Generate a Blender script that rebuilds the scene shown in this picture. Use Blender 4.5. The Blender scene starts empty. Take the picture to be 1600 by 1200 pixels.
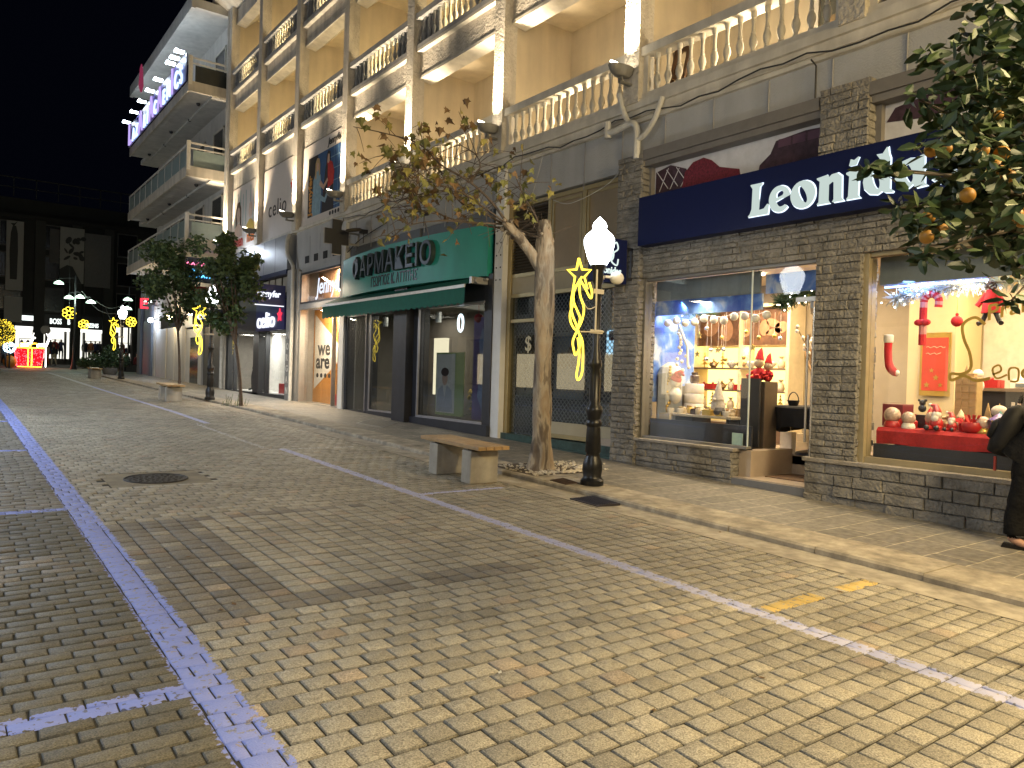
import bpy, math, random
import numpy as np
from mathutils import Vector, Matrix
random.seed(7); RND = random.Random(11)
R = math.radians
sc = bpy.context.scene
C = sc.collection
# ---------------------------------------------------------------- camera, world, exposure
CF, CYAW, CPITCH, CROLL, CH = 1180.0, R(36.7), R(-0.6), R(1.7), 1.65
_fw = Vector((math.sin(CYAW)*math.cos(CPITCH), math.cos(CYAW)*math.cos(CPITCH), math.sin(CPITCH)))
_r0 = Vector((math.cos(CYAW), -math.sin(CYAW), 0)); _u0 = _r0.cross(_fw)
_rt = _r0*math.cos(CROLL) + _u0*math.sin(CROLL); _up = -_r0*math.sin(CROLL) + _u0*math.cos(CROLL)
cam_d = bpy.data.cameras.new('camera'); cam = bpy.data.objects.new('camera', cam_d); C.objects.link(cam)
cam_d.sensor_width = 36; cam_d.lens = 36*CF/1600; cam_d.clip_start = 0.05; cam_d.clip_end = 600
cam.matrix_world = Matrix(((_rt.x, _up.x, -_fw.x, 0), (_rt.y, _up.y, -_fw.y, 0), (_rt.z, _up.z, -_fw.z, CH), (0, 0, 0, 1)))
sc.camera = cam
w = bpy.data.worlds.new('World'); sc.world = w; w.use_nodes = True
_bg = w.node_tree.nodes['Background']
_bg.inputs['Color'].default_value = (.22, .30, .75, 1); _bg.inputs['Strength'].default_value = 0.0014      # moonless night sky
sc.view_settings.view_transform = 'Standard'; sc.view_settings.look = 'None'
sc.view_settings.exposure = 1.3; sc.view_settings.gamma = 1.0
sc.cycles.use_denoising = True
sc.cycles.max_bounces = 6; sc.cycles.diffuse_bounces = 3; sc.cycles.glossy_bounces = 3
sc.cycles.transparent_max_bounces = 12; sc.cycles.sample_clamp_indirect = 4.0
sc.cycles.caustics_reflective = False; sc.cycles.caustics_refractive = False

def lamp(name, kind, loc, power, col, parent=None, aim=None, size=0.1, spot=60, blend=0.5, sizey=None):
    d = bpy.data.lights.new(name, kind); o = bpy.data.objects.new(name, d); C.objects.link(o)
    d.energy = power; d.color = col
    if kind == 'AREA':
        d.size = size
        if sizey: d.shape = 'RECTANGLE'; d.size_y = sizey
    elif kind == 'SPOT': d.spot_size = R(spot); d.spot_blend = blend; d.shadow_soft_size = size
    else: d.shadow_soft_size = size
    p = Vector(loc)
    if parent is not None: o.parent = parent; p = p - world_loc(parent)
    o.location = p
    if aim is not None:
        o.rotation_euler = (Vector(aim) - Vector(loc)).to_track_quat('-Z', 'Y').to_euler()
    return o
def world_loc(o):
    p = Vector((0, 0, 0))
    while o is not None: p += o.location; o = o.parent
    return p
# ---------------------------------------------------------------- ground height and pixel helpers
GY = [-40, 0, 3.3, 9, 20, 30, 45, 49, 60, 75, 250]; GZ = [-.9, 0, .10, .25, .53, .70, 1.0, 1.07, 1.28, 1.5, 1.62]
def zg(y): return float(np.interp(y, GY, GZ))
def ray(x, y):
    return (_fw*CF + _rt*(x-800) - _up*(y-600)).normalized()
def P(x, y, depth):                      # photo pixel at a distance along the view axis
    d = ray(x, y); return Vector((0, 0, CH)) + d*(depth/d.dot(_fw))
def G(x, y, off=0.0):                    # photo pixel on the ground
    d = ray(x, y); lo, hi = .5, 250
    for _ in range(50):
        m = (lo+hi)/2; p = Vector((0, 0, CH)) + d*m
        if p.z > zg(p.y)+off: lo = m
        else: hi = m
    return Vector((0, 0, CH)) + d*lo
# ---------------------------------------------------------------- materials
MATS = {}
def _nt(name):
    m = bpy.data.materials.new(name); m.use_nodes = True; return m, m.node_tree.nodes, m.node_tree.links
def mat(name, col, rough=.6, metal=0.0, var=.12, scale=6.0, bump=0.0, bscale=40.0, bdist=.01, spec=.5, stain=0.0):
    if name in MATS: return MATS[name]
    m, n, l = _nt(name); b = n['Principled BSDF']
    b.inputs['Roughness'].default_value = rough; b.inputs['Metallic'].default_value = metal
    b.inputs['Specular IOR Level'].default_value = spec
    tc = n.new('ShaderNodeTexCoord')
    nz = n.new('ShaderNodeTexNoise'); nz.inputs['Scale'].default_value = scale; nz.inputs['Detail'].default_value = 5
    nz.inputs['Roughness'].default_value = .65
    l.new(tc.outputs['Object'], nz.inputs['Vector'])
    rp = n.new('ShaderNodeValToRGB'); rp.color_ramp.elements[0].position = .3; rp.color_ramp.elements[1].position = .7
    rp.color_ramp.elements[0].color = (*[c*(1-var) for c in col], 1); rp.color_ramp.elements[1].color = (*[min(1, c*(1+var)) for c in col], 1)
    l.new(nz.outputs['Fac'], rp.inputs['Fac']); out = rp.outputs['Color']
    if stain > 0:
        mp = n.new('ShaderNodeMapping'); mp.inputs['Scale'].default_value = (1.6, 1.6, .25); l.new(tc.outputs['Object'], mp.inputs['Vector'])
        n2 = n.new('ShaderNodeTexNoise'); n2.inputs['Scale'].default_value = 2.2; n2.inputs['Detail'].default_value = 6; l.new(mp.outputs[0], n2.inputs['Vector'])
        r2 = n.new('ShaderNodeValToRGB'); r2.color_ramp.elements[0].position = .35; r2.color_ramp.elements[1].position = .62
        r2.color_ramp.elements[0].color = (*[1-stain]*3, 1); r2.color_ramp.elements[1].color = (1, 1, 1, 1)
        l.new(n2.outputs['Fac'], r2.inputs['Fac'])
        mx = n.new('ShaderNodeMixRGB'); mx.blend_type = 'MULTIPLY'; mx.inputs[0].default_value = 1
        l.new(out, mx.inputs[1]); l.new(r2.outputs['Color'], mx.inputs[2]); out = mx.outputs[0]
    l.new(out, b.inputs['Base Color'])
    if bump > 0:
        nb = n.new('ShaderNodeTexNoise'); nb.inputs['Scale'].default_value = bscale; nb.inputs['Detail'].default_value = 4
        l.new(tc.outputs['Object'], nb.inputs['Vector'])
        bp = n.new('ShaderNodeBump'); bp.inputs['Strength'].default_value = bump; bp.inputs['Distance'].default_value = bdist
        l.new(nb.outputs['Fac'], bp.inputs['Height']); l.new(bp.outputs['Normal'], b.inputs['Normal'])
    MATS[name] = m; return m
def emis(name, col, s):
    if name in MATS: return MATS[name]
    m, n, l = _nt(name); n.remove(n['Principled BSDF'])
    e = n.new('ShaderNodeEmission'); e.inputs['Color'].default_value = (*col, 1); e.inputs['Strength'].default_value = s
    l.new(e.outputs[0], n['Material Output'].inputs['Surface']); MATS[name] = m; return m
def glass(name, tint=(1, 1, 1), refl=.012, rough=0.0):
    if name in MATS: return MATS[name]
    m, n, l = _nt(name); n.remove(n['Principled BSDF'])
    t = n.new('ShaderNodeBsdfTransparent'); t.inputs['Color'].default_value = (*tint, 1)
    g = n.new('ShaderNodeBsdfGlossy'); g.inputs['Roughness'].default_value = rough
    lw = n.new('ShaderNodeLayerWeight'); lw.inputs['Blend'].default_value = .35
    ma = n.new('ShaderNodeMath'); ma.operation = 'MULTIPLY_ADD'; ma.inputs[1].default_value = .16; ma.inputs[2].default_value = refl
    l.new(lw.outputs['Fresnel'], ma.inputs[0])
    x = n.new('ShaderNodeMixShader'); l.new(ma.outputs[0], x.inputs[0]); l.new(t.outputs[0], x.inputs[1]); l.new(g.outputs[0], x.inputs[2])
    l.new(x.outputs[0], n['Material Output'].inputs['Surface']); MATS[name] = m; return m
# ---------------------------------------------------------------- mesh builder
class MB:
    def __init__(s): s.v = []; s.f = []; s.m = []; s.cur = 0; s.M = None
    def add(s, vs, fs):
        o = len(s.v)
        if s.M is not None: vs = [s.M @ Vector(p) for p in vs]
        s.v += [tuple(p) for p in vs]; s.f += [tuple(i+o for i in f) for f in fs]; s.m += [s.cur]*len(fs); return s
    def box(s, x0, x1, y0, y1, z0, z1):
        return s.add([(x0, y0, z0), (x1, y0, z0), (x1, y1, z0), (x0, y1, z0), (x0, y0, z1), (x1, y0, z1), (x1, y1, z1), (x0, y1, z1)],
              [(0, 3, 2, 1), (4, 5, 6, 7), (0, 1, 5, 4), (1, 2, 6, 5), (2, 3, 7, 6), (3, 0, 4, 7)])
    def quad(s, a, b, c, d): return s.add([a, b, c, d], [(0, 1, 2, 3)])
    def bar(s, a, b, wx, wz=None):       # square bar between two points
        a = Vector(a); b = Vector(b); wz = wz or wx; d = (b-a).normalized()
        u = d.cross(Vector((0, 0, 1)));
        if u.length < 1e-4: u = Vector((1, 0, 0))
        u.normalize(); t = u.cross(d); u *= wx/2; t *= wz/2
        return s.add([a-u-t, a+u-t, a+u+t, a-u+t, b-u-t, b+u-t, b+u+t, b-u+t],
              [(0, 1, 2, 3), (7, 6, 5, 4), (0, 4, 5, 1), (1, 5, 6, 2), (2, 6, 7, 3), (3, 7, 4, 0)])
    def tube(s, path, r, seg=8, caps=True, closed=False):
        path = [Vector(p) for p in path]; n = len(path); vs = []; fs = []; pu = None
        for i, p in enumerate(path):
            if closed: d = path[(i+1) % n]-path[i-1]
            else: d = path[min(i+1, n-1)]-path[max(i-1, 0)]
            d.normalize()
            u = d.cross(Vector((0, 0, 1))) if pu is None else pu-d*pu.dot(d)
            if u.length < 1e-3: u = d.cross(Vector((1, 0, 0)))
            u.normalize(); pu = u; t = d.cross(u); rr = r[i] if isinstance(r, (list, tuple)) else r
            for k in range(seg):
                a = 2*math.pi*k/seg; vs.append(p+(u*math.cos(a)+t*math.sin(a))*rr)
        m = n if closed else n-1
        for i in range(m):
            j = (i+1) % n
            for k in range(seg):
                k2 = (k+1) % seg; fs.append((i*seg+k, i*seg+k2, j*seg+k2, j*seg+k))
        if caps and not closed: fs.append(tuple(range(seg))[::-1]); fs.append(tuple((n-1)*seg+k for k in range(seg)))
        return s.add(vs, fs)
    def lathe(s, prof, c=(0, 0, 0), seg=16, sx=1.0, sy=1.0):
        vs = []; fs = []; n = len(prof)
        for r, z in prof:
            for k in range(seg):
                a = 2*math.pi*k/seg; vs.append((c[0]+r*sx*math.cos(a), c[1]+r*sy*math.sin(a), c[2]+z))
        for i in range(n-1):
            for k in range(seg):
                k2 = (k+1) % seg; fs.append((i*seg+k, i*seg+k2, (i+1)*seg+k2, (i+1)*seg+k))
        fs.append(tuple(range(seg))[::-1]); fs.append(tuple((n-1)*seg+k for k in range(seg)))
        return s.add(vs, fs)
    def sph(s, c, r, seg=12, rings=8):
        r = r if isinstance(r, (tuple, list)) else (r, r, r); vs = [(c[0], c[1], c[2]-r[2])]; fs = []
        for i in range(1, rings):
            p = math.pi*i/rings
            for k in range(seg):
                a = 2*math.pi*k/seg; vs.append((c[0]+r[0]*math.sin(p)*math.cos(a), c[1]+r[1]*math.sin(p)*math.sin(a), c[2]-r[2]*math.cos(p)))
        vs.append((c[0], c[1], c[2]+r[2]))
        for k in range(seg):
            k2 = (k+1) % seg; fs.append((0, 1+k2, 1+k)); b = 1+(rings-2)*seg; fs.append((len(vs)-1, b+k, b+k2))
        for i in range(rings-2):
            for k in range(seg):
                k2 = (k+1) % seg; a = 1+i*seg; fs.append((a+k, a+k2, a+seg+k2, a+seg+k))
        return s.add(vs, fs)
    def prism(s, pts, fn, d0, d1):       # outline pts (u,v); fn(u,v,d) -> xyz
        n = len(pts); vs = [fn(u, v, d0) for u, v in pts]+[fn(u, v, d1) for u, v in pts]
        fs = [tuple(range(n)), tuple(range(2*n-1, n-1, -1))]+[(i, (i+1) % n, n+(i+1) % n, n+i) for i in range(n)]
        return s.add(vs, fs)
    def build(s, name, mats, parent=None, smooth=False, bevel=0.0, sharp=40):
        off = world_loc(parent) if parent is not None else Vector((0, 0, 0))
        me = bpy.data.meshes.new(name)
        me.from_pydata([(x-off.x, y-off.y, z-off.z) for x, y, z in s.v], [], s.f)
        mats = mats if isinstance(mats, (list, tuple)) else [mats]
        for q in mats: me.materials.append(q)
        if len(mats) > 1: me.polygons.foreach_set('material_index', s.m)
        if smooth:
            me.polygons.foreach_set('use_smooth', [True]*len(me.polygons))
            if sharp: me.set_sharp_from_angle(angle=R(sharp))
        me.update()
        o = bpy.data.objects.new(name, me); C.objects.link(o)
        if parent is not None: o.parent = parent
        if bevel: 
            b = o.modifiers.new('bevel', 'BEVEL'); b.width = bevel; b.segments = 2; b.limit_method = 'ANGLE'
        return o
FX = lambda x, y, z: (lambda u, v, d: (x-d, y-u, z+v))      # plane facing the street: u to the right as seen from the street
FY = lambda x, y, z: (lambda u, v, d: (x+u, y-d, z+v))      # plane facing down the street, towards the camera
def tag(o, label=None, cat=None, group=None, kind=None):
    if label: o['label'] = label
    if cat: o['category'] = cat
    if group: o['group'] = group
    if kind: o['kind'] = kind
    return o
def thing(name, label, cat, loc=(0, 0, 0), group=None):
    o = bpy.data.objects.new(name, None); C.objects.link(o); o.location = loc; o.empty_display_size = .2
    return tag(o, label, cat, group)
def copy_tree(o, parent=None):
    c = o.copy(); C.objects.link(c)
    if parent is not None: c.parent = parent
    for ch in list(o.children): copy_tree(ch, c)
    return c
def part(name, m, parent, fn, **k):
    mb = MB(); fn(mb); return mb.build(name, m, parent, **k)
def text(name, body, size, fn, m, parent, extrude=.01, sx=1.0, bold=0.0, align='LEFT', shear=0.0, space=1.0):
    cu = bpy.data.curves.new('t', 'FONT'); cu.body = body; cu.size = size; cu.extrude = extrude; cu.offset = bold; cu.align_x = align
    cu.shear = shear; cu.space_character = space; cu.resolution_u = 4
    ob = bpy.data.objects.new('t', cu); C.objects.link(ob)
    me = bpy.data.meshes.new_from_object(ob.evaluated_get(bpy.context.evaluated_depsgraph_get()))
    vs = [fn(v.co.x*sx, v.co.y, v.co.z+extrude) for v in me.vertices]; fs = [tuple(p.vertices) for p in me.polygons]
    bpy.data.objects.remove(ob); bpy.data.meshes.remove(me); bpy.data.curves.remove(cu)
    return part(name, m, parent, lambda b: b.add(vs, fs))
def shape2d(name, loops, fn, m, parent, extrude=.02, scale=1.0):  # outlines with holes
    cu = bpy.data.curves.new('s', 'CURVE'); cu.dimensions = '2D'; cu.fill_mode = 'BOTH'; cu.extrude = extrude
    for lp in loops:
        sp = cu.splines.new('POLY'); sp.points.add(len(lp)-1)
        for q, (u, v) in zip(sp.points, lp): q.co = (u*scale, v*scale, 0, 1)
        sp.use_cyclic_u = True
    ob = bpy.data.objects.new('s', cu); C.objects.link(ob)
    me = bpy.data.meshes.new_from_object(ob.evaluated_get(bpy.context.evaluated_depsgraph_get()))
    vs = [fn(v.co.x, v.co.y, v.co.z+extrude) for v in me.vertices]; fs = [tuple(p.vertices) for p in me.polygons]
    bpy.data.objects.remove(ob); bpy.data.meshes.remove(me); bpy.data.curves.remove(cu)
    return part(name, m, parent, lambda b: b.add(vs, fs))
def ell(cx, cy, rx, ry, a0=0, a1=360, n=24, tilt=0):
    o = []; t = R(tilt)
    for k in range(n+(0 if a1-a0 == 360 else 1)):
        a = R(a0+(a1-a0)*k/n); x = rx*math.cos(a); y = ry*math.sin(a)
        o.append((cx+x*math.cos(t)-y*math.sin(t), cy+x*math.sin(t)+y*math.cos(t)))
    return o
def stroke(pts, ws):                       # outline of a brush stroke
    L = []; Rr = []; n = len(pts)
    for i, (x, y) in enumerate(pts):
        x0, y0 = pts[max(0, i-1)]; x1, y1 = pts[min(n-1, i+1)]; dx, dy = x1-x0, y1-y0; q = math.hypot(dx, dy) or 1
        w_ = (ws[i] if isinstance(ws, (list, tuple)) else ws)/2
        L.append((x-dy/q*w_, y+dx/q*w_)); Rr.append((x+dy/q*w_, y-dx/q*w_))
    return L+Rr[::-1]
def smooth_path(pts, n=6):                 # Catmull-Rom
    pts = [Vector(p) for p in pts]; out = []
    for i in range(len(pts)-1):
        a = pts[max(0, i-1)]; b = pts[i]; c = pts[i+1]; d = pts[min(len(pts)-1, i+2)]
        for k in range(n):
            t = k/n; out.append(.5*((2*b)+(c-a)*t+(2*a-5*b+4*c-d)*t*t+(3*b-a-3*c+d)*t**3))
    return out+[pts[-1]]
# ================================================================ SETTING: ground
def paver_mat():
    m, n, l = _nt('pavers'); b = n['Principled BSDF']; b.inputs['Specular IOR Level'].default_value = .45
    at = n.new('ShaderNodeAttribute'); at.attribute_name = 'Col'
    tc = n.new('ShaderNodeTexCoord'); sp = n.new('ShaderNodeSeparateXYZ'); l.new(tc.outputs['Object'], sp.inputs[0])
    def M(op, a, c=None, d=None):
        q = n.new('ShaderNodeMath'); q.operation = op
        for i, z in enumerate((a, c, d)):
            if z is None: continue
            if isinstance(z, (int, float)): q.inputs[i].default_value = z
            else: l.new(z, q.inputs[i])
        return q.outputs[0]
    nz = n.new('ShaderNodeTexNoise'); nz.inputs['Scale'].default_value = 130; nz.inputs['Detail'].default_value = 3; l.new(tc.outputs['Object'], nz.inputs['Vector'])
    nb = n.new('ShaderNodeTexNoise'); nb.inputs['Scale'].default_value = 1.3; nb.inputs['Detail'].default_value = 6; l.new(tc.outputs['Object'], nb.inputs['Vector'])
    nm = n.new('ShaderNodeTexNoise'); nm.inputs['Scale'].default_value = 28; nm.inputs['Detail'].default_value = 5; l.new(tc.outputs['Object'], nm.inputs['Vector'])
    f = M('MULTIPLY', M('MULTIPLY_ADD', nz.outputs['Fac'], 2.6, -.3), M('MULTIPLY_ADD', nb.outputs['Fac'], .55, .74))
    f = M('MULTIPLY', f, M('MULTIPLY_ADD', nm.outputs['Fac'], .7, .65))
    vo = n.new('ShaderNodeTexVoronoi'); vo.inputs['Scale'].default_value = 2.6; l.new(tc.outputs['Object'], vo.inputs['Vector'])
    spot = M('MULTIPLY_ADD', M('LESS_THAN', vo.outputs['Distance'], M('MULTIPLY_ADD', nm.outputs['Fac'], .09, .0)), -.45, 1.0); f = M('MULTIPLY', f, spot)
    ns = n.new('ShaderNodeTexNoise'); ns.inputs['Scale'].default_value = .45; ns.inputs['Detail'].default_value = 8; ns.inputs['Roughness'].default_value = .7; l.new(tc.outputs['Object'], ns.inputs['Vector'])
    f = M('MULTIPLY', f, M('MULTIPLY_ADD', M('SMOOTH_MIN', M('MULTIPLY_ADD', ns.outputs['Fac'], 3.0, -1.0), 1.0, .2), .28, .74))
    vm = n.new('ShaderNodeVectorMath'); vm.operation = 'SCALE'; l.new(at.outputs['Color'], vm.inputs[0]); l.new(f, vm.inputs['Scale'])
    base = vm.outputs[0]
    # paint
    X, Y = sp.outputs[0], sp.outputs[1]
    ne = n.new('ShaderNodeTexNoise'); ne.inputs['Scale'].default_value = 38; ne.inputs['Detail'].default_value = 4; l.new(tc.outputs['Object'], ne.inputs['Vector'])
    edge = M('MULTIPLY_ADD', ne.outputs['Fac'], .10, -.05)
    def band(v, c, w_): return M('GREATER_THAN', M('ADD', M('SUBTRACT', w_, M('ABSOLUTE', M('SUBTRACT', v, c))), edge), 0)
    def rng(v, a, c): return M('MULTIPLY', M('GREATER_THAN', v, a), M('LESS_THAN', v, c))
    blue = band(X, 1.03, .105)
    for yy in (-.9, 3.765, 8.41, 13.1, 17.75, 22.4): blue = M('MAXIMUM', blue, M('MULTIPLY', band(Y, yy, .07), M('LESS_THAN', X, 1.0)))
    rl = M('MULTIPLY', band(X, 4.44, .068), M('MAXIMUM', M('LESS_THAN', Y, 12.3), rng(Y, 16.8, 33)))
    rl = M('MAXIMUM', rl, M('MULTIPLY', band(Y, 7.8, .045), rng(X, 4.45, 5.72)))
    pale = M('MULTIPLY', band(X, 4.2, .05), rng(Y, 12.3, 16.8)); pale = M('MULTIPLY', pale, M('GREATER_THAN', nm.outputs['Fac'], .5))
    pale = M('MAXIMUM', pale, M('MULTIPLY', M('MULTIPLY', band(Y, 12.25, .04), rng(X, 4.2, 5.7)), M('GREATER_THAN', nm.outputs['Fac'], .5)))
    pale = M('MAXIMUM', pale, M('MULTIPLY', band(X, 4.44, .09), M('GREATER_THAN', Y, 33)))  # far stretch of the blue line whitened to imitate light reflected off it
    yel = M('MULTIPLY', band(Y, 3.09, .06), M('MAXIMUM', rng(X, 4.55, 5.18), rng(X, 5.5, 6.0)))
    worn = M('MULTIPLY_ADD', M('GREATER_THAN', nm.outputs['Fac'], .40), .72, .22)
    def over(bs, msk, col, k):
        mx = n.new('ShaderNodeMixRGB'); l.new(M('MULTIPLY', M('MULTIPLY', msk, worn), k), mx.inputs[0]); l.new(bs, mx.inputs[1]); mx.inputs[2].default_value = (*col, 1); return mx.outputs[0]
    base = over(base, blue, (.26, .33, .80), .90); base = over(base, rl, (.47, .49, .72), .95)
    base = over(base, pale, (.6, .6, .62), .8); base = over(base, yel, (.66, .47, .13), .92)
    l.new(base, b.inputs['Base Color'])
    l.new(M('MULTIPLY_ADD', nb.outputs['Fac'], -.35, .80), b.inputs['Roughness'])
    bp = n.new('ShaderNodeBump'); bp.inputs['Strength'].default_value = .7; bp.inputs['Distance'].default_value = .006
    l.new(M('ADD', nz.outputs['Fac'], nm.outputs['Fac']), bp.inputs['Height']); l.new(bp.outputs['Normal'], b.inputs['Normal'])
    return m
def sheet(name, x0, x1, y0, y1, dz, m, kind='structure', nx=1):
    ys = sorted(set([y0, y1]+[g for g in GY if y0 < g < y1])); mb = MB(); xs = [x0+(x1-x0)*i/nx for i in range(nx+1)]
    for a, b in zip(ys, ys[1:]):
        for c, d in zip(xs, xs[1:]): mb.quad((c, a, zg(a)+dz), (d, a, zg(a)+dz), (d, b, zg(b)+dz), (c, b, zg(b)+dz))
    return tag(mb.build(name, m), kind=kind)
M_joint = mat('joint_soil', (.030, .026, .016), .95, var=.5, scale=9)
M_conc = mat('kerb_concrete', (.40, .36, .29), .8, var=.28, scale=7, bump=.4, bscale=120, bdist=.003, stain=.35)
M_asph = mat('plaza_paving', (.13, .125, .105), .7, var=.3, scale=3, bump=.3, bscale=60, bdist=.004)
sheet('ground', -90, 90, -30, 240, -.05, mat('ground_asphalt', (.06, .06, .058), .85, var=.3, scale=2))
sheet('road_bed', -6.0, 5.96, -3, 49, -.0085, M_joint)
def pavers():
    rr = np.random.default_rng(3); V = []; F = []; Cc = []; gap = .0042; bev = .0055
    def one(x0, x1, y0, y1, col, dz):
        o = len(V); t = rr.normal(0, .0012, 4); x0 += gap; x1 -= gap; y0 += gap; y1 -= gap; j = rr.normal(0, .0018, 8)
        z0 = zg((y0+y1)/2) ; s = (zg(y1)-zg(y0))/2
        c = [(x0+j[0], y0+j[1], -s), (x1+j[2], y0+j[3], -s), (x1+j[4], y1+j[5], s), (x0+j[6], y1+j[7], s)]
        ins = [(bev, bev), (-bev, bev), (-bev, -bev), (bev, -bev)]
        for (a, b_, h) in c: V.append((a, b_, z0+h-.016+dz))
        for (a, b_, h) in c: V.append((a, b_, z0+h-.005+dz))
        for (a, b_, h), (i, k), q in zip(c, ins, t): V.append((a+i, b_+k, z0+h+dz+q))
        F.append((o+8, o+9, o+10, o+11)); Cc.append(col); dirt = tuple(c*.6 for c in col[:3])+(1,)
        for i in range(4):
            k = (i+1) % 4; F.append((o+i, o+k, o+4+k, o+4+i)); F.append((o+4+i, o+4+k, o+8+k, o+8+i)); Cc.append(dirt); Cc.append(dirt)
    def colr(zone):
        v = max(.7, rr.normal(1, .085))
        if zone == 'dark': b = (.245, .22, .178)
        elif zone == 'left_lit': b = (.235, .22, .18)  # left pavers further up made paler, standing in for cold lamplight
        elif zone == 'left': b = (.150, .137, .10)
        elif zone == 'box': b = (.39, .357, .28)
        else: b = (.39, .357, .28)
        if rr.random() < .05: v *= .82
        if rr.random() < .04: b = (b[0]*1.1, b[1]*1.0, b[2]*.95)
        return (b[0]*v, b[1]*v, b[2]*v, 1)
    PX, PY = .158, .146; row = 0; y = -1.5
    while y < 48.9:
        inrect = 4.62 < y+PY/2 < 7.62
        x = .94+(PX/2 if row % 2 else 0)-PX*(0 if row % 2 else 0)+rr.normal(0, .012)
        if inrect: x = .94
        if row % 2 and not inrect: one(.94, x, y, y+PY, colr('main'), rr.normal(0, .0014))
        while x < 5.93:
            x1 = min(x+PX, 5.95); cx = (x+x1)/2; zone = 'main'
            if inrect and 1.12 < cx < 4.25:
                zone = 'dark' if (cx < 1.86 or y+PY/2 < 4.92 or y+PY/2 > 7.4) else 'box'
                if zone == 'dark' and rr.random() < .12: zone = 'main'
                if cx > 3.3 and zone == 'dark' and rr.random() < (cx-3.3): zone = 'main'
            if not (abs(cx-2.05) < .56 and abs(y+PY/2-9.93) < .5): one(x, x1, y, y+PY, colr(zone), rr.normal(0, .0014))
            x = x1
        y += PY; row += 1
    y = -1.5; row = 0
    while y < 48.9:
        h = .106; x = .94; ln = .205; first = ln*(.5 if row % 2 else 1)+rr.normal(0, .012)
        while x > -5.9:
            x0 = max(x-first, -5.95); z = 'left' if y < 8.4 else 'left_lit'
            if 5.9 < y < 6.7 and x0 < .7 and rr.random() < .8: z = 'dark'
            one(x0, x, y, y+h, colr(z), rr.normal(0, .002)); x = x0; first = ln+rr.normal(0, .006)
        y += h; row += 1
    me = bpy.data.meshes.new('paved_road'); nv = len(V); nf = len(F)
    me.vertices.add(nv); me.vertices.foreach_set('co', np.array(V, dtype=np.float32).ravel())
    fa = np.array(F, dtype=np.int32); me.loops.add(nf*4); me.loops.foreach_set('vertex_index', fa.ravel())
    me.polygons.add(nf); me.polygons.foreach_set('loop_start', np.arange(nf, dtype=np.int32)*4)
    try: me.polygons.foreach_set('loop_total', np.full(nf, 4, dtype=np.int32))
    except Exception: pass
    at = me.attributes.new('Col', 'FLOAT_COLOR', 'FACE'); at.data.foreach_set('color', np.array(Cc, dtype=np.float32).ravel())
    me.materials.append(paver_mat()); me.update(calc_edges=True); me.validate()
    o = bpy.data.objects.new('paved_road', me); C.objects.link(o); tag(o, kind='structure')
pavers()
# gutter with a shallow dish, kerb stones, slate pavement
def gutter():
    mb = MB(); ys = [-3+i*1.3 for i in range(41)]
    prof = [(5.955, .0), (6.06, -.004), (6.2, -.012), (6.33, -.016), (6.40, -.012)]
    for a, b in zip(ys, ys[1:]):
        for (x0, d0), (x1, d1) in zip(prof, prof[1:]):
            mb.quad((x0, a, zg(a)+d0), (x1, a, zg(a)+d1), (x1, b, zg(b)+d1), (x0, b, zg(b)+d0))
    tag(mb.build('gutter', M_conc, smooth=True), kind='structure')
gutter()
def kerb():
    mb = MB(); r = random.Random(5); y = -3
    while y < 49:
        y1 = min(49, y+.98+r.uniform(-.03, .03)); j = r.uniform(-.006, .006); z0, z1 = zg(y+.004), zg(y1-.004); x0 = 6.40+j; e = .02; t = .05+r.uniform(-.004, .004)
        ring = lambda yy, zz: [(x0, yy, zz-.06), (x0, yy, zz+t-e), (x0+e, yy, zz+t), (7.02, yy, zz+t), (7.02, yy, zz-.06)]
        a = ring(y+.004, z0); b = ring(y1-.004, z1)
        mb.add(a+b, [(i, (i+1) % 5, 5+(i+1) % 5, 5+i) for i in range(5)]+[(4, 3, 2, 1, 0), (5, 6, 7, 8, 9)]); y = y1
    tag(mb.build('kerb', mat('kerb_stone', (.38, .335, .26), .8, var=.3, scale=8, bump=.5, bscale=90, bdist=.004, stain=.4)), kind='structure')
kerb()
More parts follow.
